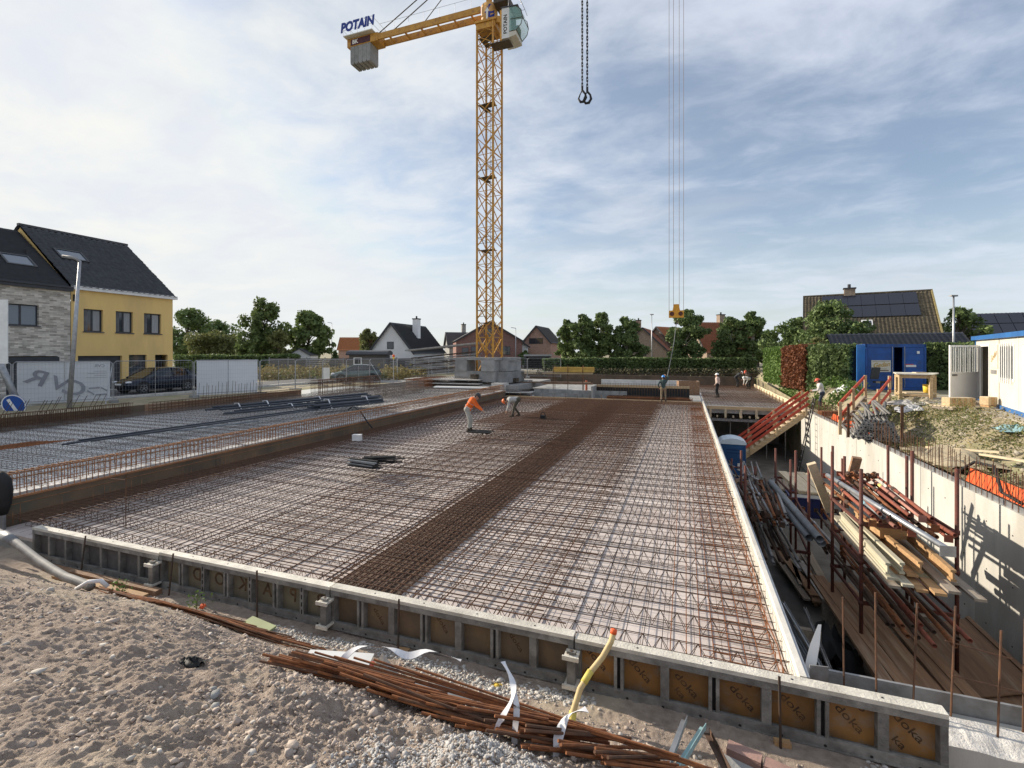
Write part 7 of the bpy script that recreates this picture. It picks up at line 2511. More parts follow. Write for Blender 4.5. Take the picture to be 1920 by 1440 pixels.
# bundles of black pipes on the raised slab
def pipe_bundle(label, a, b, r, n, m, bands=(), seed=0):
    q = random.Random(seed)
    a, b = Vector(a), Vector(b)
    d = (b - a).normalized()
    s = d.cross(Vector((0, 0, 1))).normalized()
    t = thing('pipe_bundle', label, 'pipe bundle', tuple(a))
    L = (b - a).length
    k = 0
    row = 0
    cnt = int(math.sqrt(2 * n)) + 2
    tops = []
    while k < n:
        for c in range(cnt - row):
            if k >= n:
                break
            o_ = s * ((c + row * .5) * 2 * r) + Vector((0, 0, r + row * 1.75 * r))
            st_ = q.uniform(0, .3) * L * .3
            MB().pipe(tuple(o_ + d * st_), tuple(o_ + d * (L - q.uniform(0, .2))), r, r * .12, 10).build('pipe', m, t, True)
            k += 1
        row += 1
    for f in bands:
        w_ = cnt * 2 * r
        h_ = row * 1.8 * r + r
        p = d * (L * f) - s * r * 1.1
        pts_ = [p, p + s * w_ * .08 + Vector((0, 0, h_)), p + s * w_ * .6 + Vector((0, 0, h_ + .02)), p + s * w_ * 1.02]
        ring_ = MB()
        for i in range(3):
            ring_.bar(pts_[i], pts_[i + 1], .05, .02)
        ring_.build('tie', FABRIC_W, t)
    return t


pipe_bundle('bundle of thick grey pipes with white ties on raised slab', (-16.6, 17.8, .82), (-15.4, 21.6, .82), .06, 12, PIPE_DK, (.22, .75), 1)
pipe_bundle('long bundle of black pipes at the back of raised slab', (-20.4, 15.6, .82), (-18.4, 24.6, .82), .05, 9, PIPE_DK, (.15, .3, .62), 2)
pipe_bundle('thin bundle of black pipes between the thicker bundles', (-18.6, 15.0, .82), (-17.0, 24.0, .82), .035, 8, PIPE_DK, (.35,), 3)
pipe_bundle('long thin black pipes lying near the step cage', (-16.7, 8.4, .82), (-16.0, 18.4, .82), .026, 6, PIPE_DK, (), 4)
pipe_bundle('short thin black pipes in front of the long pipes', (-16.1, 11.0, .81), (-15.4, 14.2, .81), .022, 3, PIPE_GR, (), 5)
tag(MB().path([(-14.1, 17.6, .9), (-13.8, 17.5, 1.06), (-13.4, 17.2, 1.08), (-12.9, 16.9, .95), (-12.4, 16.7, .55), (-12.1, 16.6, .35)], .03, 7).build('black_hose', BLACK, None, True),
    'short black hose hanging over the step cage', 'hose')
rm_ = thing('red_mesh_mat', 'red brown mesh mat at the left border of raised slab', 'reinforcement', (-18.0, 7.0, .84))
for k in range(14):
    MB().tube((0, k * .1, 0), (1.6, k * .1 + .35, .12), .008, 4).build('bar', RUST_OR, rm_)
for k in range(6):
    MB().tube((.1 + k * .28, 0, .02 + k * .02), (.1 + k * .28, 1.5, .02 + k * .02), .008, 4).build('bar', RUST_OR, rm_)

# things lying on the main slab
sb_ = thing('strip_bundle', 'bundle of dark plastic strips on the main slab', 'strip bundle', (-8.35, 11.1, .225))
q = random.Random(9)
for k in range(26):
    a = R(-5) + q.uniform(-.09, .09)
    MB().box((q.uniform(-.06, .06), q.uniform(-.17, .17), .02 + q.uniform(0, .24)), (.95, .035, .025), a).build('strip', BLACK if k % 4 else PIPE_GR, sb_)
sb2 = thing('strip_bundle', 'fanned dark strips behind the strip bundle on main slab', 'strip bundle', (-8.25, 11.75, .225))
for k in range(18):
    a = R(28) + q.uniform(-.2, .2)
    MB().box((q.uniform(-.1, .2), q.uniform(-.12, .12), .02 + q.uniform(0, .22)), (.9, .035, .025), a).build('strip', BLACK, sb2)
for k in range(5):
    MB().box((-.35 + k * .02, -.32 + .03 * k, .05 + .02 * k), (.75, .025, .02), R(-32)).build('pale_strip', OFFWHITE, sb2)
tag(MB().box((0, 0, .11), (.3, .22, .2)).box((0, 0, .22), (.31, .23, .02)).build('white_box', WHITE_P, loc=(-11.3, 14.6, .22), rz=.3), 'small white box on mesh beside the step cage', 'box')
sb3 = thing('strip_bundle', 'dark strips at the feet of orange vest worker', 'strip bundle', (-7.75, 17.7, .225))
for k in range(14):
    MB().box((q.uniform(-.1, .1), q.uniform(-.25, .25), .02 + q.uniform(0, .05)), (.9, .04, .02), q.uniform(-.12, .12)).build('strip', BLACK, sb3)
tw = thing('tying_tool', 'black tying tool standing on the mesh beside bent worker', 'tool', (-6.55, 22.6, .22))
MB().bx(-.12, .12, -.08, .08, 0, .16).build('body', BLACK, tw)
MB().path([(-.12, 0, .16), (-.06, 0, .3), (.06, 0, .3), (.12, 0, .16)], .018, 6).build('handle', BLACK, tw)

# ------------------------------------------------------------------ behind the slab
mb = thing('block_wall', 'low grey concrete block wall behind the main slab', 'wall', (-11.4, 35.9, .04), R(2))
bl = MB().bx(0.005, .58, -.1, .1, .003, .27).mesh('block', CONC_G)
for j in range(2):
    for k in range(12):
        link('block', bl, mb, (k * .59 + (.29 if j % 2 else 0), 0, j * .275))
wb = thing('rear_block_wall', 'pale low block wall behind the blue helmet worker', 'wall', (-7.6, 44.5, .04), R(2))
bl = MB().bx(0.005, 1.19, -.1, .1, .003, .47).mesh('block', mat('block_pale', (0.55, 0.55, 0.54), (0.45, 0.45, 0.44), .9, 0, 2))
for j in range(2):
    for k in range(7):
        link('block', bl, wb, (k * 1.2 + (.3 if j % 2 else 0), 0, j * .475))
fm = thing('rear_form', 'dark formwork trough with rebar cage behind the slab end', 'formwork', (-6.3, 35.2, 0.04), R(1))
MB().bx(0, 6.6, 1.2, 1.3, 0, 1.0).build('rear_board', BLACK, fm)
MB().bx(-.12, 0, -.6, 1.3, 0, .95).build('end_board', CONC_G, fm)
MB().bx(0, 6.6, 1.15, 1.199, .82, 1.0).build('batten', WOOD_L, fm)
for k in range(34):
    MB().tube((.1 + k * .19, 1.0, .2), (.1 + k * .19, 1.0, 1.15), .009, 4).build('stirrup', RUST, fm)
MB().tube((.1, 1.0, 1.1), (6.5, 1.0, 1.1), .01, 4).build('cage_bar', RUST, fm)
rl = thing('long_rebar_roll', 'thick bundle of rusty bars lying across the slab end', 'rebar bundle', (-5.3, 34.6, .06))
for k in range(40):
    a = q.uniform(0, 2 * PI)
    rr2 = math.sqrt(q.random()) * .17
    MB().tube((q.uniform(0, .15), math.cos(a) * rr2, .2 + math.sin(a) * rr2), (5.6 + q.uniform(-.2, .2), math.cos(a) * rr2, .2 + math.sin(a) * rr2), .011, 4).build('rebar', RUST_OR if k % 2 else RUST, rl)
for k in range(6):
    tag(MB().bx(0, .75, 0, .3, 0, .1).build('insulation_block', WHITE_P, loc=(-5.0 + k * .95, 33.75, .05)), f'white insulation block, {ORD[k]} from left under the long rebar roll', 'block', 'insulation blocks at the slab end')
gb = thing('slab_end_form', 'timber edge form across the far end of main slab', 'formwork', (-12.6, 33.62, 0))
for k in range(5):
    MB().bx(k * 2.72 + .01, (k + 1) * 2.72 - .01, 0, .04, -.1, .24).build('board', WOOD_L, gb)
for k in range(16):
    MB().tube((.3 + k * .85, -.06, 0), (.3 + k * .85, -.06, .5), .012, 4).build('pin', RUST, gb)
tr = thing('trestle', 'rusty scaffold trestle carrying yellow timber girders', 'trestle', (-10.2, 38.2, .04), R(8))
for (xx, yy_) in ((0, 0), (2.4, 0), (0, 1.2), (2.4, 1.2), (1.2, 0)):
    MB().tube((xx, yy_, 0), (xx, yy_, 2.35), .03, 6).build('post', RUST, tr)
for z in (.85, 1.7):
    MB().bar((-.9, 0, z), (3.2, 0, z), .05, .08).bar((-.9, 1.2, z), (3.2, 1.2, z), .05, .08).build('rail', WOOD_BR if z < 1 else WOOD_L, tr)
MB().bx(-3.2, 3.0, .1, 1.1, .9, .96).build('deck', WOOD_BR, tr)
MB().bx(-3.0, 1.0, .1, 1.1, 1.75, 1.8).build('deck', WOOD_GR, tr)
for k in range(6):
    t2 = MB().bx(0, 3.3, .05 + k * .18, .16 + k * .18, 1.81 + .2 * (k % 2), 2.0 + .2 * (k % 2)).build('girder', WOOD_Y, tr)
tag(MB().tube((0, 0, 0), (0, 0, .95), .1, 8).build('red_post', mat('post_red', (0.4, 0.1, 0.05)), loc=(-8.2, 42.0, .04)), 'short red post behind the block wall', 'post')
cd = thing('cardboard_box', 'brown open box beside the blue helmet worker', 'box', (0.2, 41.5, .04), .2)
MB().bx(-.8, .8, -.5, -.45, 0, 1.1).bx(-.8, .8, .45, .5, 0, 1.1).bx(-.8, -.75, -.449, .449, 0, 1.1).bx(.75, .8, -.449, .449, 0, 1.1).build('side', WOOD_BR, cd)
MB().bx(-.75, .75, -.45, .45, .02, .5).build('filling', WOOD_P, cd)
tag(MB().bx(-5.2, 6.3, 0, .25, 0, .12).build('rear_plank', WOOD_P, loc=(-6.5, 40.0, .05), rz=.02), 'pale plank lying on the rear floor behind slab', 'plank')

# ------------------------------------------------------------------ container, cabin, table
ct = thing('blue_container', 'blue steel storage container with sign and open doors', 'container', (9.65, 32.3, 1.33), math.atan2(1.19, 3.3))
W3, H3 = 3.45, 2.6
body = MB()
body.bx(0, W3, .12, .16, 2.42, H3).bx(0, .12, .12, 2.4, 0, H3).bx(W3 - .12, W3, .12, 2.4, 0, H3).bx(.12, W3 - .12, .12, 2.4, 0, .12)
body.build('frame', BLUE_C, ct)
MB().bx(.12, W3 - .12, .2, 2.4, 2.5, 2.58).build('roof', BLUE_C, ct)
MB().bx(.12, W3 - .12, 2.36, 2.4, .12, 2.5).build('rear_wall', BLUE_C, ct)
dl = MB()
for k in range(6):
    dl.bx(.14, 1.62, .125 - .0, .15, .14 + k * .38, .14 + k * .38 + .36)
dl.bx(.13, 1.63, .15, .17, .13, 2.41)
d1 = dl.build('door', BLUE_C, ct)
dl = MB()
for k in range(6):
    dl.bx(2.12, 3.3, .115, .14, .14 + k * .38, .14 + k * .38 + .36)
dl.bx(2.11, 3.31, .14, .16, .13, 2.41)
d2 = dl.build('door', BLUE_C, ct)
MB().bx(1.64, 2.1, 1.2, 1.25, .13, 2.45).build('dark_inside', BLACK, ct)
for xx, dd_ in ((1.5, d1), (2.2, d2)):
    MB().tube((xx, .09, .15), (xx, .09, 2.45), .018, 6).build('lock_rod', GALV, dd_)
sgo = MB().bx(.32, 1.42, .10, .124, 1.02, 1.68).build('sign', OFFWHITE, d1)
text_obj('sign_lettering', 'Gedan', .36, mat('sign_gold', (0.42, 0.26, 0.05), (.36, .22, .05), .6), sgo, (.87, .096, 1.42), (R(90), R(-6), 0), extrude=.002, shear=.35, bold=.006)
MB().bx(.45, 1.3, .097, .0995, 1.08, 1.13).bx(.4, 1.34, .097, .0995, 1.6, 1.615).bx(.55, 1.2, .097, .0995, 1.19, 1.205).build('sign_print', INK, sgo)
MB().bx(2.28, 2.85, .09, .114, 1.3, 1.42).build('label_plate', WHITE_P, d2)
MB().bx(2.2, 2.7, .09, .114, 1.43, 1.47).build('label_strip', mat('label_red', (0.5, 0.03, 0.03)), d2)
MB().bx(2.9, 3.05, .09, .114, 2.05, 2.2).build('sticker', WHITE_P, d2)
# opened door leaf, sunlight painted in as a lighter blue
lf = MB()
for k in range(5):
    lf.bx(0, .03 + .025 * (k % 2), k * .24, k * .24 + .235, 0.0, 2.5)
lo = lf.build('open_door', BLUE_LIT, ct, loc=(-.02, .12, .05), rz=R(126))
MB().tube((.07, .9, .05), (.07, .9, 2.45), .018, 6).build('lock_rod', GALV, lo)
ch2 = thing('office_chair', 'black office chair in front of the container sign', 'chair', (10.0, 31.35, 1.36), .4)
MB().box((0, 0, .48), (.5, .5, .1)).build('seat', BLACK, ch2)
MB().box((-.1, .27, .95), (.45, .08, .65), 0, .2).build('backrest', mat('chair_grey', (0.06, 0.065, 0.07)), ch2)
MB().tube((0, 0, .05), (0, 0, .45), .03, 6).build('column', STEEL_DK, ch2)
for k in range(5):
    MB().bar((0, 0, .08), (.28 * math.cos(k * 1.256), .28 * math.sin(k * 1.256), .04), .04, .04).build('leg', BLACK, ch2)
    
# site cabin
c0, c1 = Vector((11.96, 26.65)), Vector((10.35, 20.32))
cang = math.atan2((c1 - c0).y, (c1 - c0).x)
cb = thing('site_cabin', 'off white site cabin with blue roof edge and barred window', 'cabin', (c0.x, c0.y, 1.5), cang)
CL, CW, CHt = 9.6, 2.5, 2.48
f_ = MB()
ops = [(.9, 2.2, .05, 2.2), (3.8, 5.5, 1.0, 2.2), (6.3, 7.3, .05, 2.2)]
xs_ = sorted({0, CL, *[o[0] for o in ops], *[o[1] for o in ops]})
zs_ = sorted({0, CHt, *[o[2] for o in ops], *[o[3] for o in ops]})
for i in range(len(xs_) - 1):
    for j in range(len(zs_) - 1):
        cx_, cz_ = (xs_[i] + xs_[i + 1]) / 2, (zs_[j] + zs_[j + 1]) / 2
        if any(o[0] < cx_ < o[1] and o[2] < cz_ < o[3] for o in ops):
            continue
        f_.bx(xs_[i], xs_[i + 1], 0, .05, zs_[j], zs_[j + 1])
f_.build('front_wall', OFFWHITE, cb)
f_ = MB().bx(0, .05, .051, CW, 0, CHt).bx(CL - .05, CL, .051, CW, 0, CHt).bx(.051, CL - .051, CW - .05, CW, 0, CHt)
f_.build('walls', OFFWHITE, cb)
MB().bx(.051, CL - .051, .051, CW - .051, 0, .04).build('floor', WOOD_BR, cb)
MB().bx(-.12, CL + .1, -.14, CW + .1, CHt + .001, CHt + .17).build('roof', BLUE_T, cb)
MB().bx(-.03, CL, -.05, CW, -.14, -.002).build('base_frame', BLUE_T, cb)
MB().bx(-.025, .06, -.025, -.001, 0, CHt).build('corner_trim', BLUE_T, cb)
for xx in (3.66, 5.9, 7.6):
    MB().bx(xx - .03, xx + .03, -.012, -.001, 0, CHt - .02).build('panel_joint', GALV_DULL if xx < 4 else WHITE_P, cb)
for (a, b) in ((.8, .9), (2.2, 2.3)):
    MB().bx(a, b, -.02, -.001, 0, 2.28).build('door_frame', WHITE_P, cb)
MB().bx(.901, 2.199, -.02, -.001, 2.2, 2.28).build('door_frame', WHITE_P, cb)
wd = MB().bx(3.75, 3.85, -.02, -.001, .95, 2.25).bx(5.45, 5.55, -.02, -.001, .95, 2.25).bx(3.851, 5.449, -.02, -.001, .95, 1.03).bx(3.851, 5.449, -.02, -.001, 2.17, 2.25).build('window', WHITE_P, cb)
MB().bx(3.8, 5.5, .02, .03, 1.0, 2.2).build('pane', GLASS, wd)
for k in range(6):
    MB().tube((3.98 + k * .27, -.05, .85), (3.98 + k * .27, -.05, 2.28), .022, 6).build('window_bar', WHITE_P, wd)
MB().bx(6.31, 7.29, .0, .04, .06, 2.19).build('second_door', WHITE_P, cb)
nt = MB().bx(2.45, 3.5, -.018, -.002, 1.35, 2.25).build('notice', OFFWHITE, cb)
text_obj('notice_lettering', 'Gedan', .34, mat('sign_gold', (0.42, 0.26, 0.05)), nt, (2.97, -.022, 1.8), (R(90), R(-22), 0), extrude=.001, shear=.3)
MB().bx(2.5, 3.3, -.018, -.002, 1.12, 1.28).build('small_plate', GALV_DULL, cb)
MB().bx(1.0, 1.6, .9, 1.6, .05, 1.2).build('inside_cupboard', FRAME_DK, cb)
for xx in (.6, 3.2, 6.2, 8.8):
    MB().bx(xx - .12, xx + .12, .1, .4, -.5, -.145).build('support_block', BLUE_T, cb)
    MB().bx(xx - .2, xx + .2, 1.9, 2.2, -.5, -.145).build('support_block', CONC_G, cb)
# open cabin door leaf
od = bpy.data.objects.new('cabin_door', None)
dm = MB()
DW, DH = 1.42, 2.28
dm.bx(0, .08, -.03, .03, 0, DH).bx(DW - .08, DW, -.03, .03, 0, DH).bx(.081, DW - .081, -.03, .03, 0, .08).bx(.081, DW - .081, -.03, .03, DH - .08, DH).bx(.081, DW - .081, -.03, .03, 1.08, 1.16)
dlf = dm.build('door_leaf', WHITE_P, cb, loc=(.85, -.05, -.02), rz=cdir(-1, -.12) - cang)
MB().bx(.081, DW - .081, -.015, .015, .081, 1.079).build('lower_panel', WHITE_R, dlf)
MB().bx(.081, DW - .081, -.005, .005, 1.161, DH - .081).build('pane', seeglass('door_glass', (.35, .38, .38), .45), dlf)
for k in range(5):
    MB().tube((.25 + k * .23, -.04, 1.12), (.25 + k * .23, -.04, DH - .04), .02, 6).build('window_bar', WHITE_P, dlf)
    MB().tube((.25 + k * .23, .04, 1.12), (.25 + k * .23, .04, DH - .04), .02, 6).build('window_bar', WHITE_P, dlf)
MB().bx(DW - .3, DW - .1, -.07, -.031, 1.0, 1.05).bx(DW - .3, DW - .1, .031, .07, 1.0, 1.05).build('handle', BLACK, dlf)

tbl = thing('work_table', 'timber work table with pale top beside the cabin', 'table', (9.2, 26.7, 1.3), R(3))
for (xx, yy_) in ((.05, 0), (1.05, -.35), (1.75, .9), (.35, 1.1)):
    MB().bx(xx - .06, xx + .06, yy_ - .06, yy_ + .06, 0, 1.1).build('leg', WOOD_L, tbl)
mb2 = MB()
mb2.prism([(-.15, -.1), (1.05, -.55), (1.95, .95), (.3, 1.3)], .05, (0, 0, 1.16), (1, 0, 0), (0, 1, 0))
mb2.build('table_top', OFFWHITE, tbl)
for (a, b) in (((.05, 0), (1.05, -.35)), ((1.05, -.35), (1.75, .9)), ((.05, 0), (.35, 1.1))):
    MB().bar((*a, 1.06), (*b, 1.06), .06, .14).build('apron', WOOD_L, tbl)
    MB().bar((*a, .22), (*b, .22), .05, .1).build('stretcher', WOOD_L, tbl)
MB().bx(.3, 1.5, .0, .9, .28, .32).build('shelf', WOOD_P, tbl)
bk = thing('yellow_bucket', 'yellow bucket on the shelf of the work table', 'bucket', (10.35, 26.95, 1.63))
MB().path([(0, 0, 0), (0, 0, .36)], [.14, .165], 14).build('bucket_body', YELLOWP, bk, True)
MB().ring((0, 0, .36), (0, 0, 1), .15, .18, 16, .02).build('rim', YELLOWP, bk)
tag(MB().box((0, 0, .02), (.5, .3, .04), .2).build('pale_board', WOOD_P, loc=(10.1, 27.0, 2.512)), 'pale board lying on the work table', 'board')
for (x_, y_, L, lab) in ((9.5, 22.35, .92, 'long light wooden crate in front of the cabin'), (10.72, 23.1, .34, 'small light wooden crate right of the long crate')):
    t = thing('wooden_crate', lab, 'crate', (x_, y_, 1.4 if L < 1 else 1.5), R(22 if L > 1 else 18))
    n_ = int(L / .1)
    for k in range(n_):
        MB().bx(-L / 2 + k * L / n_ + .003, -L / 2 + (k + 1) * L / n_ - .003, -.2, -.17, .08, .38).build('slat', WOOD_OR if k % 2 else WOOD_L, t)
    MB().bx(-L / 2, L / 2, -.169, .15, .08, .37).build('core', WOOD_L, t)
    MB().bx(-L / 2 + .02, L / 2 - .02, -.19, .15, .371, .388).build('lid', WOOD_P, t)
    for xx in (-L / 2 + .08, L / 2 - .08):
        MB().bx(xx - .05, xx + .05, -.19, .15, 0, .079).build('skid', WOOD_OR, t)
pal = thing('pallet', 'wooden pallet under the long light crate', 'pallet', (9.5, 22.35, 1.36), R(22))
for k in range(6):
    MB().bx(-.65, .65, -.45 + k * .16, -.33 + k * .16, .09, .115).build('board', WOOD_P, pal)
for xx in (-.55, 0, .55):
    MB().bx(xx - .05, xx + .05, -.42, .42, 0, .089).build('block', WOOD_GR, pal)
pal2 = thing('pallet', 'flat wooden pallet at the cabin doorstep', 'pallet', (10.9, 24.8, 1.37), R(70))
for k in range(6):
    MB().bx(-.8, .8, -.5 + k * .17, -.36 + k * .17, .09, .115).build('board', WOOD_GR, pal2)
for xx in (-.7, 0, .7):
    MB().bx(xx - .05, xx + .05, -.45, .45, 0, .089).build('block', WOOD_GR, pal2)

# bundle of formwork struts with square end plates
sp_ = thing('strut_pile', 'pile of grey struts with square end plates behind the wall', 'pile', (5.75, 20.6, .30), R(-10))
stm = MB().pipe((0, 0, 0), (0, 1.9, .15), .045, .008, 8).mesh('strut', mat('strut_grey', (.22, .215, .2), (.15, .14, .13), .7, .3, 6), True)
pl_ = MB().bx(-.065, .065, -.012, 0, -.065, .065).mesh('end_plate', GALV_DULL)
hol = MB().tube((0, -.0135, 0), (0, -.012, 0), .03, 8).mesh('bore', BLACK)
for j in range(6):
    for k in range(10 - j):
        o = link('strut', stm, sp_, (j * .07 + k * .145, q.uniform(-.1, .12), .08 + j * .125))
        o.rotation_euler = (R(q.uniform(-2, 3)), 0, R(q.uniform(-6, 6)))
        e_ = link('end_plate', pl_, o)
        e_.rotation_euler = (0, R(q.uniform(-40, 40)), 0)
        link('bore', hol, o)
for k in range(9):
    o = link('strut', stm, sp_, (.35 + k * .1, .6, .75 + .02 * k))
    o.rotation_euler = (R(5), 0, R(q.uniform(-14, 10)))
for xx in (-.12, 1.45):
    MB().bx(xx - .04, xx + .04, .4, .48, 0, 1.25).build('stake', RUST, sp_)

# second stair with red rails up the bank
s2 = thing('bank_stair', 'short stair with red rails climbing the bank to the yard', 'stair', (0, 0, 0))
a2, b2_ = Vector((6.35, 22.9, .35)), Vector((8.25, 26.3, 1.35))
sd = Vector((b2_.x - a2.x, b2_.y - a2.y, 0)).normalized()
sp2 = Vector((sd.y, -sd.x, 0))
for s in (-.45, .45):
    MB().bar(a2 + sp2 * s, b2_ + sp2 * s, .05, .22).build('stringer', WOOD_GR, s2)
    for f in (.02, .5, 1.0):
        p = a2.lerp(b2_, f) + sp2 * s
        MB().bx(p.x - .05, p.x + .05, p.y - .05, p.y + .05, p.z - .3, p.z + 1.05).build('rail_post', WOOD_L, s2)
    for h in (.4, .95):
        MB().bar(a2 + sp2 * (s * 1.1) + Vector((0, 0, h)), b2_ + sp2 * (s * 1.1) + Vector((0, 0, h)), .035, .14).build('handrail', WOOD_RED, s2)
for k in range(7):
    p = a2.lerp(b2_, (k + .5) / 7)
    MB().box((p.x, p.y, p.z + .06), (.25, .9, .04), math.atan2(sd.y, sd.x)).build('tread', WOOD_GR, s2)

# orange barrier netting and pipes along the wall top
def ostrip(label, y0, y1, x, z, h):
    t = thing('orange_barrier', label, 'barrier', (x, y0, z), 0, 'orange barriers along the wall')
    n_ = int((y1 - y0) / 1.0)
    for k in range(n_):
        L = (y1 - y0) / n_
        MB().add([(0, k * L, 0), (0, (k + 1) * L - .01, 0), (.09, (k + 1) * L - .01, h), (.09, k * L, h), (.02, k * L, 0), (.02, (k + 1) * L - .01, 0), (.11, (k + 1) * L - .01, h), (.11, k * L, h)],
                 [(0, 1, 2, 3), (7, 6, 5, 4), (3, 2, 6, 7), (0, 4, 5, 1), (0, 3, 7, 4), (1, 5, 6, 2)]).build('board', ORANGE, t)


ostrip('near orange board barrier standing behind the starter bars', 9.2, 15.4, 6.7, .2, .32)
ostrip('far orange board barrier behind the strut pile', 22.3, 27.6, 6.75, .18, .26)
tag(MB().box((0, 0, .12), (1.2, .5, .24), .2).build('rusty_basket', RUST_OR, loc=(7.0, 28.3, .25)), 'rusty orange basket at the head of pit stair', 'basket')
# timber boards and lattice on the bank
for (a, b, lab) in (((7.0, 18.2, .55), (7.9, 16.4, .8), 'short pale board lying on the bank'), ((7.4, 16.2, .75), (8.3, 11.6, 1.15), 'long pale board lying along the bank')):
    tag(MB().bar(a, b, .16, .05).build('bank_board', WOOD_P), lab, 'board')
la = thing('timber_lattice', 'timber lattice panel lying on the bank at right border', 'lattice', (7.0, 9.5, .5), R(0))
MB().bar((0, 0, .1), (1.0, 4.2, .55), .14, .05).build('rail', WOOD_GR, la)
MB().bar((1.2, -.4, .35), (1.5, 3.4, .8), .14, .05).build('rail', WOOD_GR, la)
for k in range(9):
    MB().bar((-.1 + .1 * k, .2 + .42 * k, .13 + .045 * k), (1.3 + .03 * k, -.1 + .42 * k, .4 + .045 * k), .05, .03).build('slat', WOOD_P, la)
crumple('pale teal plastic sheet crumpled on the bank by the cabin', 'plastic_sheet', TEAL, (9.3, 18.2, 1.15), (1.3, .9, .35), 21)
crumple('white plastic sheet crumpled beside the light crate', 'plastic_sheet', mat('sheet_white', (.6, .6, .6), (.48, .48, .5), .5), (8.5, 23.6, 1.05), (1.0, .8, .45), 22)
crumple('white rubbish bag heap at the container corner', 'plastic_sheet', WHITE_P, (8.4, 31.4, 1.15), (1.2, .8, .7), 23)
crumple('grey sheet heap below the work table', 'plastic_sheet', CONC_L, (9.0, 25.2, 1.2), (1.6, .9, .3), 24)
crumple('sandy earth heap on the bank beside the strut pile', 'earth_heap', mat('earth_pale', (.45, .38, .26), (.36, .3, .2), .95, 0, 3, .5), (7.2, 17.2, .4), (1.6, 2.6, .5), 25, 'earth')
tag(MB().path([(6.55, 15.6, .3), (6.7, 15.0, .75), (6.75, 14.3, .8), (6.6, 13.7, .35), (6.7, 13.2, .25)], .035, 7).build('black_pipe', BLACK, None, True), 'black pipe loop on the soil behind the wall', 'pipe')

# black bag on a post at the left border
bp_ = thing('bagged_post', 'black bag hung over a grey post at the left border', 'bag', (-12.52, 5.42, 0))
MB().tube((0, 0, -.3), (0, 0, .55), .06, 8).build('post', GALV_DULL, bp_)
MB().path([(0, 0, .3), (.02, 0, .5), (-.02, .02, .75), (.03, 0, .98), (-.04, 0, 1.12)], [.08, .13, .15, .12, .05], 12).build('bag', BLACK, bp_, True)
MB().box((-.1, -.18, .68), (.18, .02, .14)).build('pale_tag', OFFWHITE, bp_)

# ================================================================== PEOPLE
def cloth(n, c):
    return mat('cloth_' + n, c, tuple(v * .78 for v in c), .9, 0, 9, .2, 60)


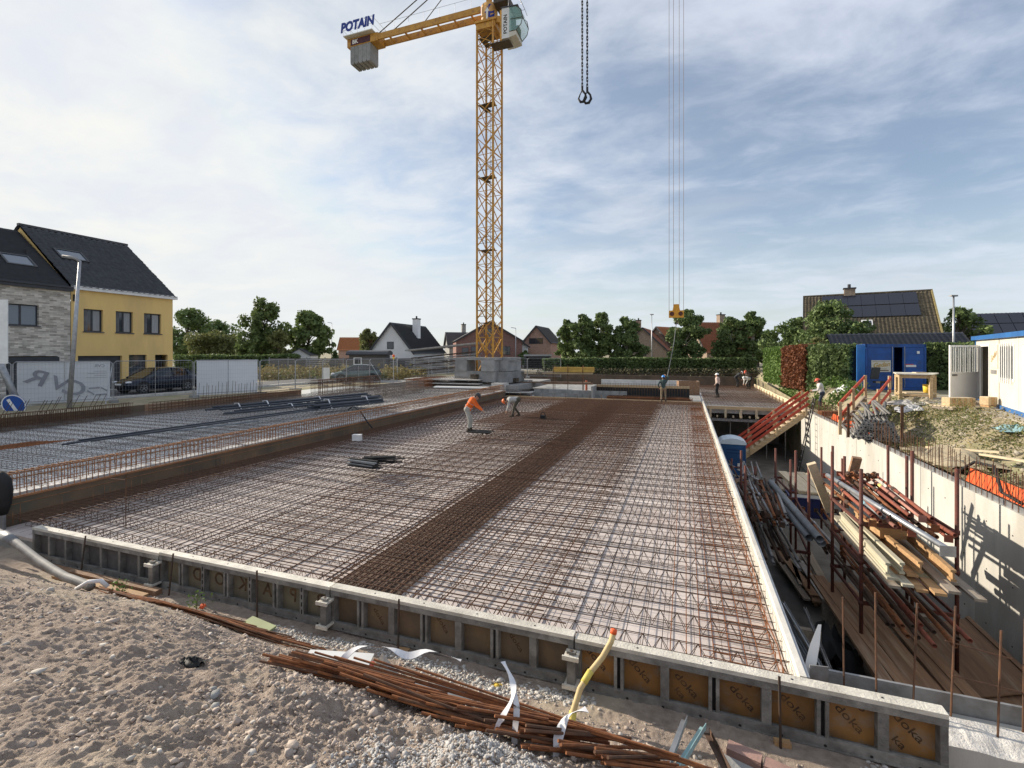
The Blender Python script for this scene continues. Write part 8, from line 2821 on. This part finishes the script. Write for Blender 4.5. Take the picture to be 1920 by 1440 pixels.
def person(label, loc, rz, lean, hands, shirt, trousers, helm, hip=(0, .93), feet=((.02, .13), (-.02, -.13)), head_tilt=0.0, boots=None, vest_band=False, knee=.06):
    t = thing('person', label, 'person', loc, rz)
    boots = boots or cloth('boots', (.05, .04, .03))
    mats_ = [shirt, trousers, SKIN, boots]
    segs = []

    def seg_(a, b, r1, r2, mi):
        segs.append((Vector(a), Vector(b), r1, r2, mi))
    H = Vector((hip[0], 0, hip[1]))
    la_ = R(lean)

    def up(k, x=0.0, y=0.0):
        return H + Vector((math.sin(la_) * k + math.cos(la_) * x, y, math.cos(la_) * k - math.sin(la_) * x))
    # torso
    seg_(up(.0, 0, -.07), up(.0, 0, .07), .135, .135, 1)
    seg_(up(.05), up(.22), .15, .145, 0)
    seg_(up(.22), up(.42), .145, .165, 0)
    seg_(up(.40, 0, -.11), up(.40, 0, .11), .125, .125, 0)
    seg_(up(.46, -.02, -.15), up(.46, -.02, .15), .075, .075, 0)
    neck = up(.53, .0)
    ht = R(head_tilt)
    hdv = Vector((math.sin(ht), 0, math.cos(ht)))
    hfw = Vector((math.cos(ht), 0, -math.sin(ht)))
    head = neck + hdv * .16 + hfw * .02
    seg_(up(.47), neck + hdv * .06, .062, .056, 2)
    seg_(head - hdv * .05 + hfw * .015, head + hdv * .05, .085, .098, 2)
    seg_(head + hfw * .09 - hdv * .01, head + hfw * .112 - hdv * .035, .014, .018, 2)     # nose
    seg_(head + hfw * .06 - hdv * .09, head + hfw * .07 - hdv * .085, .05, .045, 2)     # chin
    for s in (-1, 1):
        seg_(head + Vector((0, s * .092, 0)), head + Vector((0, s * .1, -.02)), .022, .02, 2)   # ears
    # legs
    for (fx, fy), s in zip(feet, (1, -1)):
        hj = H + Vector((0, s * .09, -.02))
        an = Vector((fx, fy, .09))
        kn = (hj + an) / 2 + Vector((knee + .02, s * .01, 0))
        L = (hj - an).length
        if L < .8:
            kn = (hj + an) / 2 + Vector((math.sqrt(max(0, .44 ** 2 - (L / 2) ** 2)), s * .03, 0))
        seg_(hj, kn, .092, .066, 1)
        seg_(kn, an + Vector((0, 0, .05)), .066, .05, 1)
        seg_(an - Vector((.05, 0, .03)), an + Vector((.14, 0, -.05)), .05, .042, 3)
        seg_(an, an + Vector((0, 0, .08)), .052, .055, 3)
    # arms and hands
    for hnd, s in zip(hands, (1, -1)):
        sh_ = up(.45, 0, s * .19)
        hd_ = Vector(hnd)
        v = hd_ - sh_
        D = v.length
        up_l, fo_l = .29, .27
        D2 = min(D, up_l + fo_l - .005)
        hd_ = sh_ + v.normalized() * D2
        q_ = (D2 * D2 + up_l ** 2 - fo_l ** 2) / (2 * D2)
        off = math.sqrt(max(0, up_l ** 2 - q_ * q_))
        vn = v.normalized()
        pr = Vector((-.55, s * .6, -.6))
        pr = (pr - vn * pr.dot(vn)).normalized()
        el = sh_ + vn * q_ + pr * off
        seg_(sh_, el, .062, .048, 0)
        seg_(el, hd_, .047, .036, 0)
        fd = (hd_ - el).normalized()
        sd_ = fd.cross(Vector((0, 0, 1)))
        sd_ = sd_.normalized() if sd_.length > .1 else Vector((0, 1, 0))
        pl2 = hd_ + fd * .06
        seg_(hd_, pl2, .034, .036, 2)
        dn_ = fd.cross(sd_)
        for k, (o_, ln) in enumerate(((-.03, .06), (-.01, .075), (.01, .08), (.03, .065))):
            b_ = pl2 + sd_ * o_ + fd * .02
            m_ = b_ + fd * ln * .55
            seg_(b_, m_, .0115, .011, 2)
            seg_(m_, m_ + (fd * .6 - dn_ * .6 * (1 if dn_.z > 0 else -1)) * ln * .6, .011, .010, 2)
        seg_(hd_ + fd * .02 + sd_ * .03, hd_ + fd * .06 + sd_ * .06, .013, .011, 2)
    mb = MB()
    for (a, b, r1, r2, mi) in segs:
        mb.ball(a, r1, 10).ball(b, r2, 10)
        if (b - a).length > .004:
            mb.path([a, b], [r1, r2], 10)
    me0 = mb.mesh('body', mats_)
    ob = bpy.data.objects.new('tmp', me0)
    COL.objects.link(ob)
    md = ob.modifiers.new('r', 'REMESH')
    md.mode = 'VOXEL'
    md.voxel_size = .017
    sm = ob.modifiers.new('s', 'SMOOTH')
    sm.iterations = 3
    sm.factor = .45
    me = bpy.data.meshes.new_from_object(ob.evaluated_get(bpy.context.evaluated_depsgraph_get()))
    bpy.data.objects.remove(ob)
    me.materials.clear()
    for mm in mats_:
        me.materials.append(mm)
    n_ = len(me.polygons)
    cen = np.empty(n_ * 3, dtype=np.float32)
    me.polygons.foreach_get('center', cen)
    cen = cen.reshape(-1, 3)
    best = np.full(n_, 1e9)
    mi_ = np.zeros(n_, dtype=np.int32)
    for (a, b, r1, r2, m_) in segs:
        A, B = np.array(a), np.array(b)
        AB = B - A
        tt = np.clip(((cen - A) @ AB) / max(1e-9, AB @ AB), 0, 1)
        dd_ = np.linalg.norm(cen - (A + tt[:, None] * AB), axis=1) - (r1 + (r2 - r1) * tt)
        k = dd_ < best
        best[k] = dd_[k]
        mi_[k] = m_
    me.polygons.foreach_set('material_index', mi_)
    me.polygons.foreach_set('use_smooth', np.ones(n_, dtype=bool))
    me.update()
    link('body', me, t)
    rot = Matrix((hfw, Vector((0, 1, 0)), hdv)).transposed()
    for s in (-1, 1):
        p = head + hfw * .094 + Vector((0, s * .034, 0)) + hdv * .012
        MB().ball(p, .011, 6).build('eye', BLACK, t, True)
    MB().bar(head + hfw * .108 + Vector((0, -.022, 0)) - hdv * .062, head + hfw * .108 + Vector((0, .022, 0)) - hdv * .062, .008, .006).build('mouth', mat('lips', (.3, .12, .1)), t)
    MB().ball(head - hfw * .03 - hdv * .02, (.088, .1, .085), 10, rot=rot).build('hair', mat('hair', (.03, .02, .015)), t, True)
    hm = MB()
    vs_, n1 = [], 14
    for i in range(5):
        th = (PI / 2) * i / 4
        for j in range(n1):
            a = 2 * PI * j / n1
            vs_.append(head + hdv * .03 + rot @ Vector((.135 * math.cos(th) * math.cos(a), .118 * math.cos(th) * math.sin(a), .125 * math.sin(th))))
    hm.add(vs_, [(i * n1 + j, i * n1 + (j + 1) % n1, (i + 1) * n1 + (j + 1) % n1, (i + 1) * n1 + j) for i in range(4) for j in range(n1)])
    hm.add([head + hdv * .03 + rot @ Vector(p) for p in ((.09, -.085, 0), (.185, -.06, -.015), (.195, 0, -.01), (.185, .06, -.015), (.09, .085, 0), (.1, 0, .03))], [(0, 1, 2, 5), (5, 2, 3, 4)])
    hm.build('helmet', helm, t, True)
    if vest_band:
        for k in (.12, .3):
            c = up(k)
            r_ = .162
            MB().path([c + Vector((r_ * math.cos(a) * math.cos(la_), r_ * 1.02 * math.sin(a), -r_ * math.cos(a) * math.sin(la_))) for a in [i * PI / 8 for i in range(17)]], .012, 4, cap=False).build('reflective_band', mat('reflective', (.6, .6, .55), (.5, .5, .45), .4), t)
    return t


HELM_W = mat('helmet_white', (.8, .8, .78), (.75, .75, .73), .4)
HELM_R = mat('helmet_red', (.72, .12, .06), (.62, .1, .05), .4)
HELM_O = mat('helmet_orange', (.85, .2, .05), (.75, .16, .04), .4)
HELM_B = mat('helmet_blue', (.06, .3, .75), (.05, .25, .65), .4)
person('worker in orange hi-vis jacket standing bent over the mesh', (-8.28, 17.85, .2), cdir(1, -.15), 32, ((.5, .16, .88), (.52, -.12, .92)), cloth('orange', (.85, .17, .03)), cloth('pale_grey', (.40, .40, .36)), HELM_B if False else mat('hood_dark', (.05, .05, .055)),
       hip=(-.1, .93), head_tilt=48, vest_band=True)
w = person('worker in grey shirt and orange helmet bent double tying mesh', (-8.15, 22.9, .2), cdir(-1, -.1), 92, ((.42, .16, .22), (.38, -.1, .2)), cloth('grey', (.42, .42, .40)), cloth('dark_green', (.075, .07, .05)), HELM_O,
           hip=(-.2, .88), feet=((.1, .2), (-.25, -.17)), head_tilt=105)
person('worker with blue helmet and dark shirt guiding the sling', (-1.35, 32.9, .2), cdir(.25, 1), 4, ((.1, .25, .95), (.2, -.16, 1.75)), cloth('teal', (.045, .075, .075)), cloth('tan', (.26, .2, .13)), HELM_B, feet=((.0, .12), (-.05, -.14)))
person('worker with white helmet and pale shirt standing on rear slab', (2.2, 37.7, .2), cdir(-.8, .6), 2, ((.12, .22, .95), (.1, -.24, .93)), cloth('pink', (.62, .48, .42)), cloth('black', (.02, .02, .022)), HELM_W)
person('far worker with white helmet leaning forward beside the hedge', (4.6, 50.0, .2), cdir(1, -.2), 45, ((.45, .15, .7), (.45, -.12, .7)), cloth('charcoal', (.05, .05, .055)), cloth('black', (.02, .02, .022)), HELM_W, hip=(-.12, .9), head_tilt=55)
person('far worker in white shirt stooping over the edge form', (5.35, 47.6, .2), cdir(-1, -.3), 75, ((.5, .15, .4), (.5, -.1, .4)), cloth('white', (.66, .64, .6)), cloth('black', (.02, .02, .022)), HELM_W, hip=(-.15, .86), head_tilt=80)
person('far worker with red helmet and dark shirt behind the stooping man', (5.7, 50.4, .2), cdir(-1, -.1), 40, ((.42, .15, .8), (.4, -.12, .8)), cloth('brown', (.10, .075, .06)), cloth('black', (.02, .02, .022)), HELM_R, hip=(-.1, .91), head_tilt=45)
person('man in white shirt and red helmet at the stair head', (6.95, 30.3, .31), cdir(-.8, .5), 14, ((.38, .2, 1.05), (.4, -.12, 1.08)), cloth('offwhite', (.6, .58, .55)), cloth('jeans', (.04, .05, .08)), HELM_R, hip=(-.05, .93), head_tilt=20)
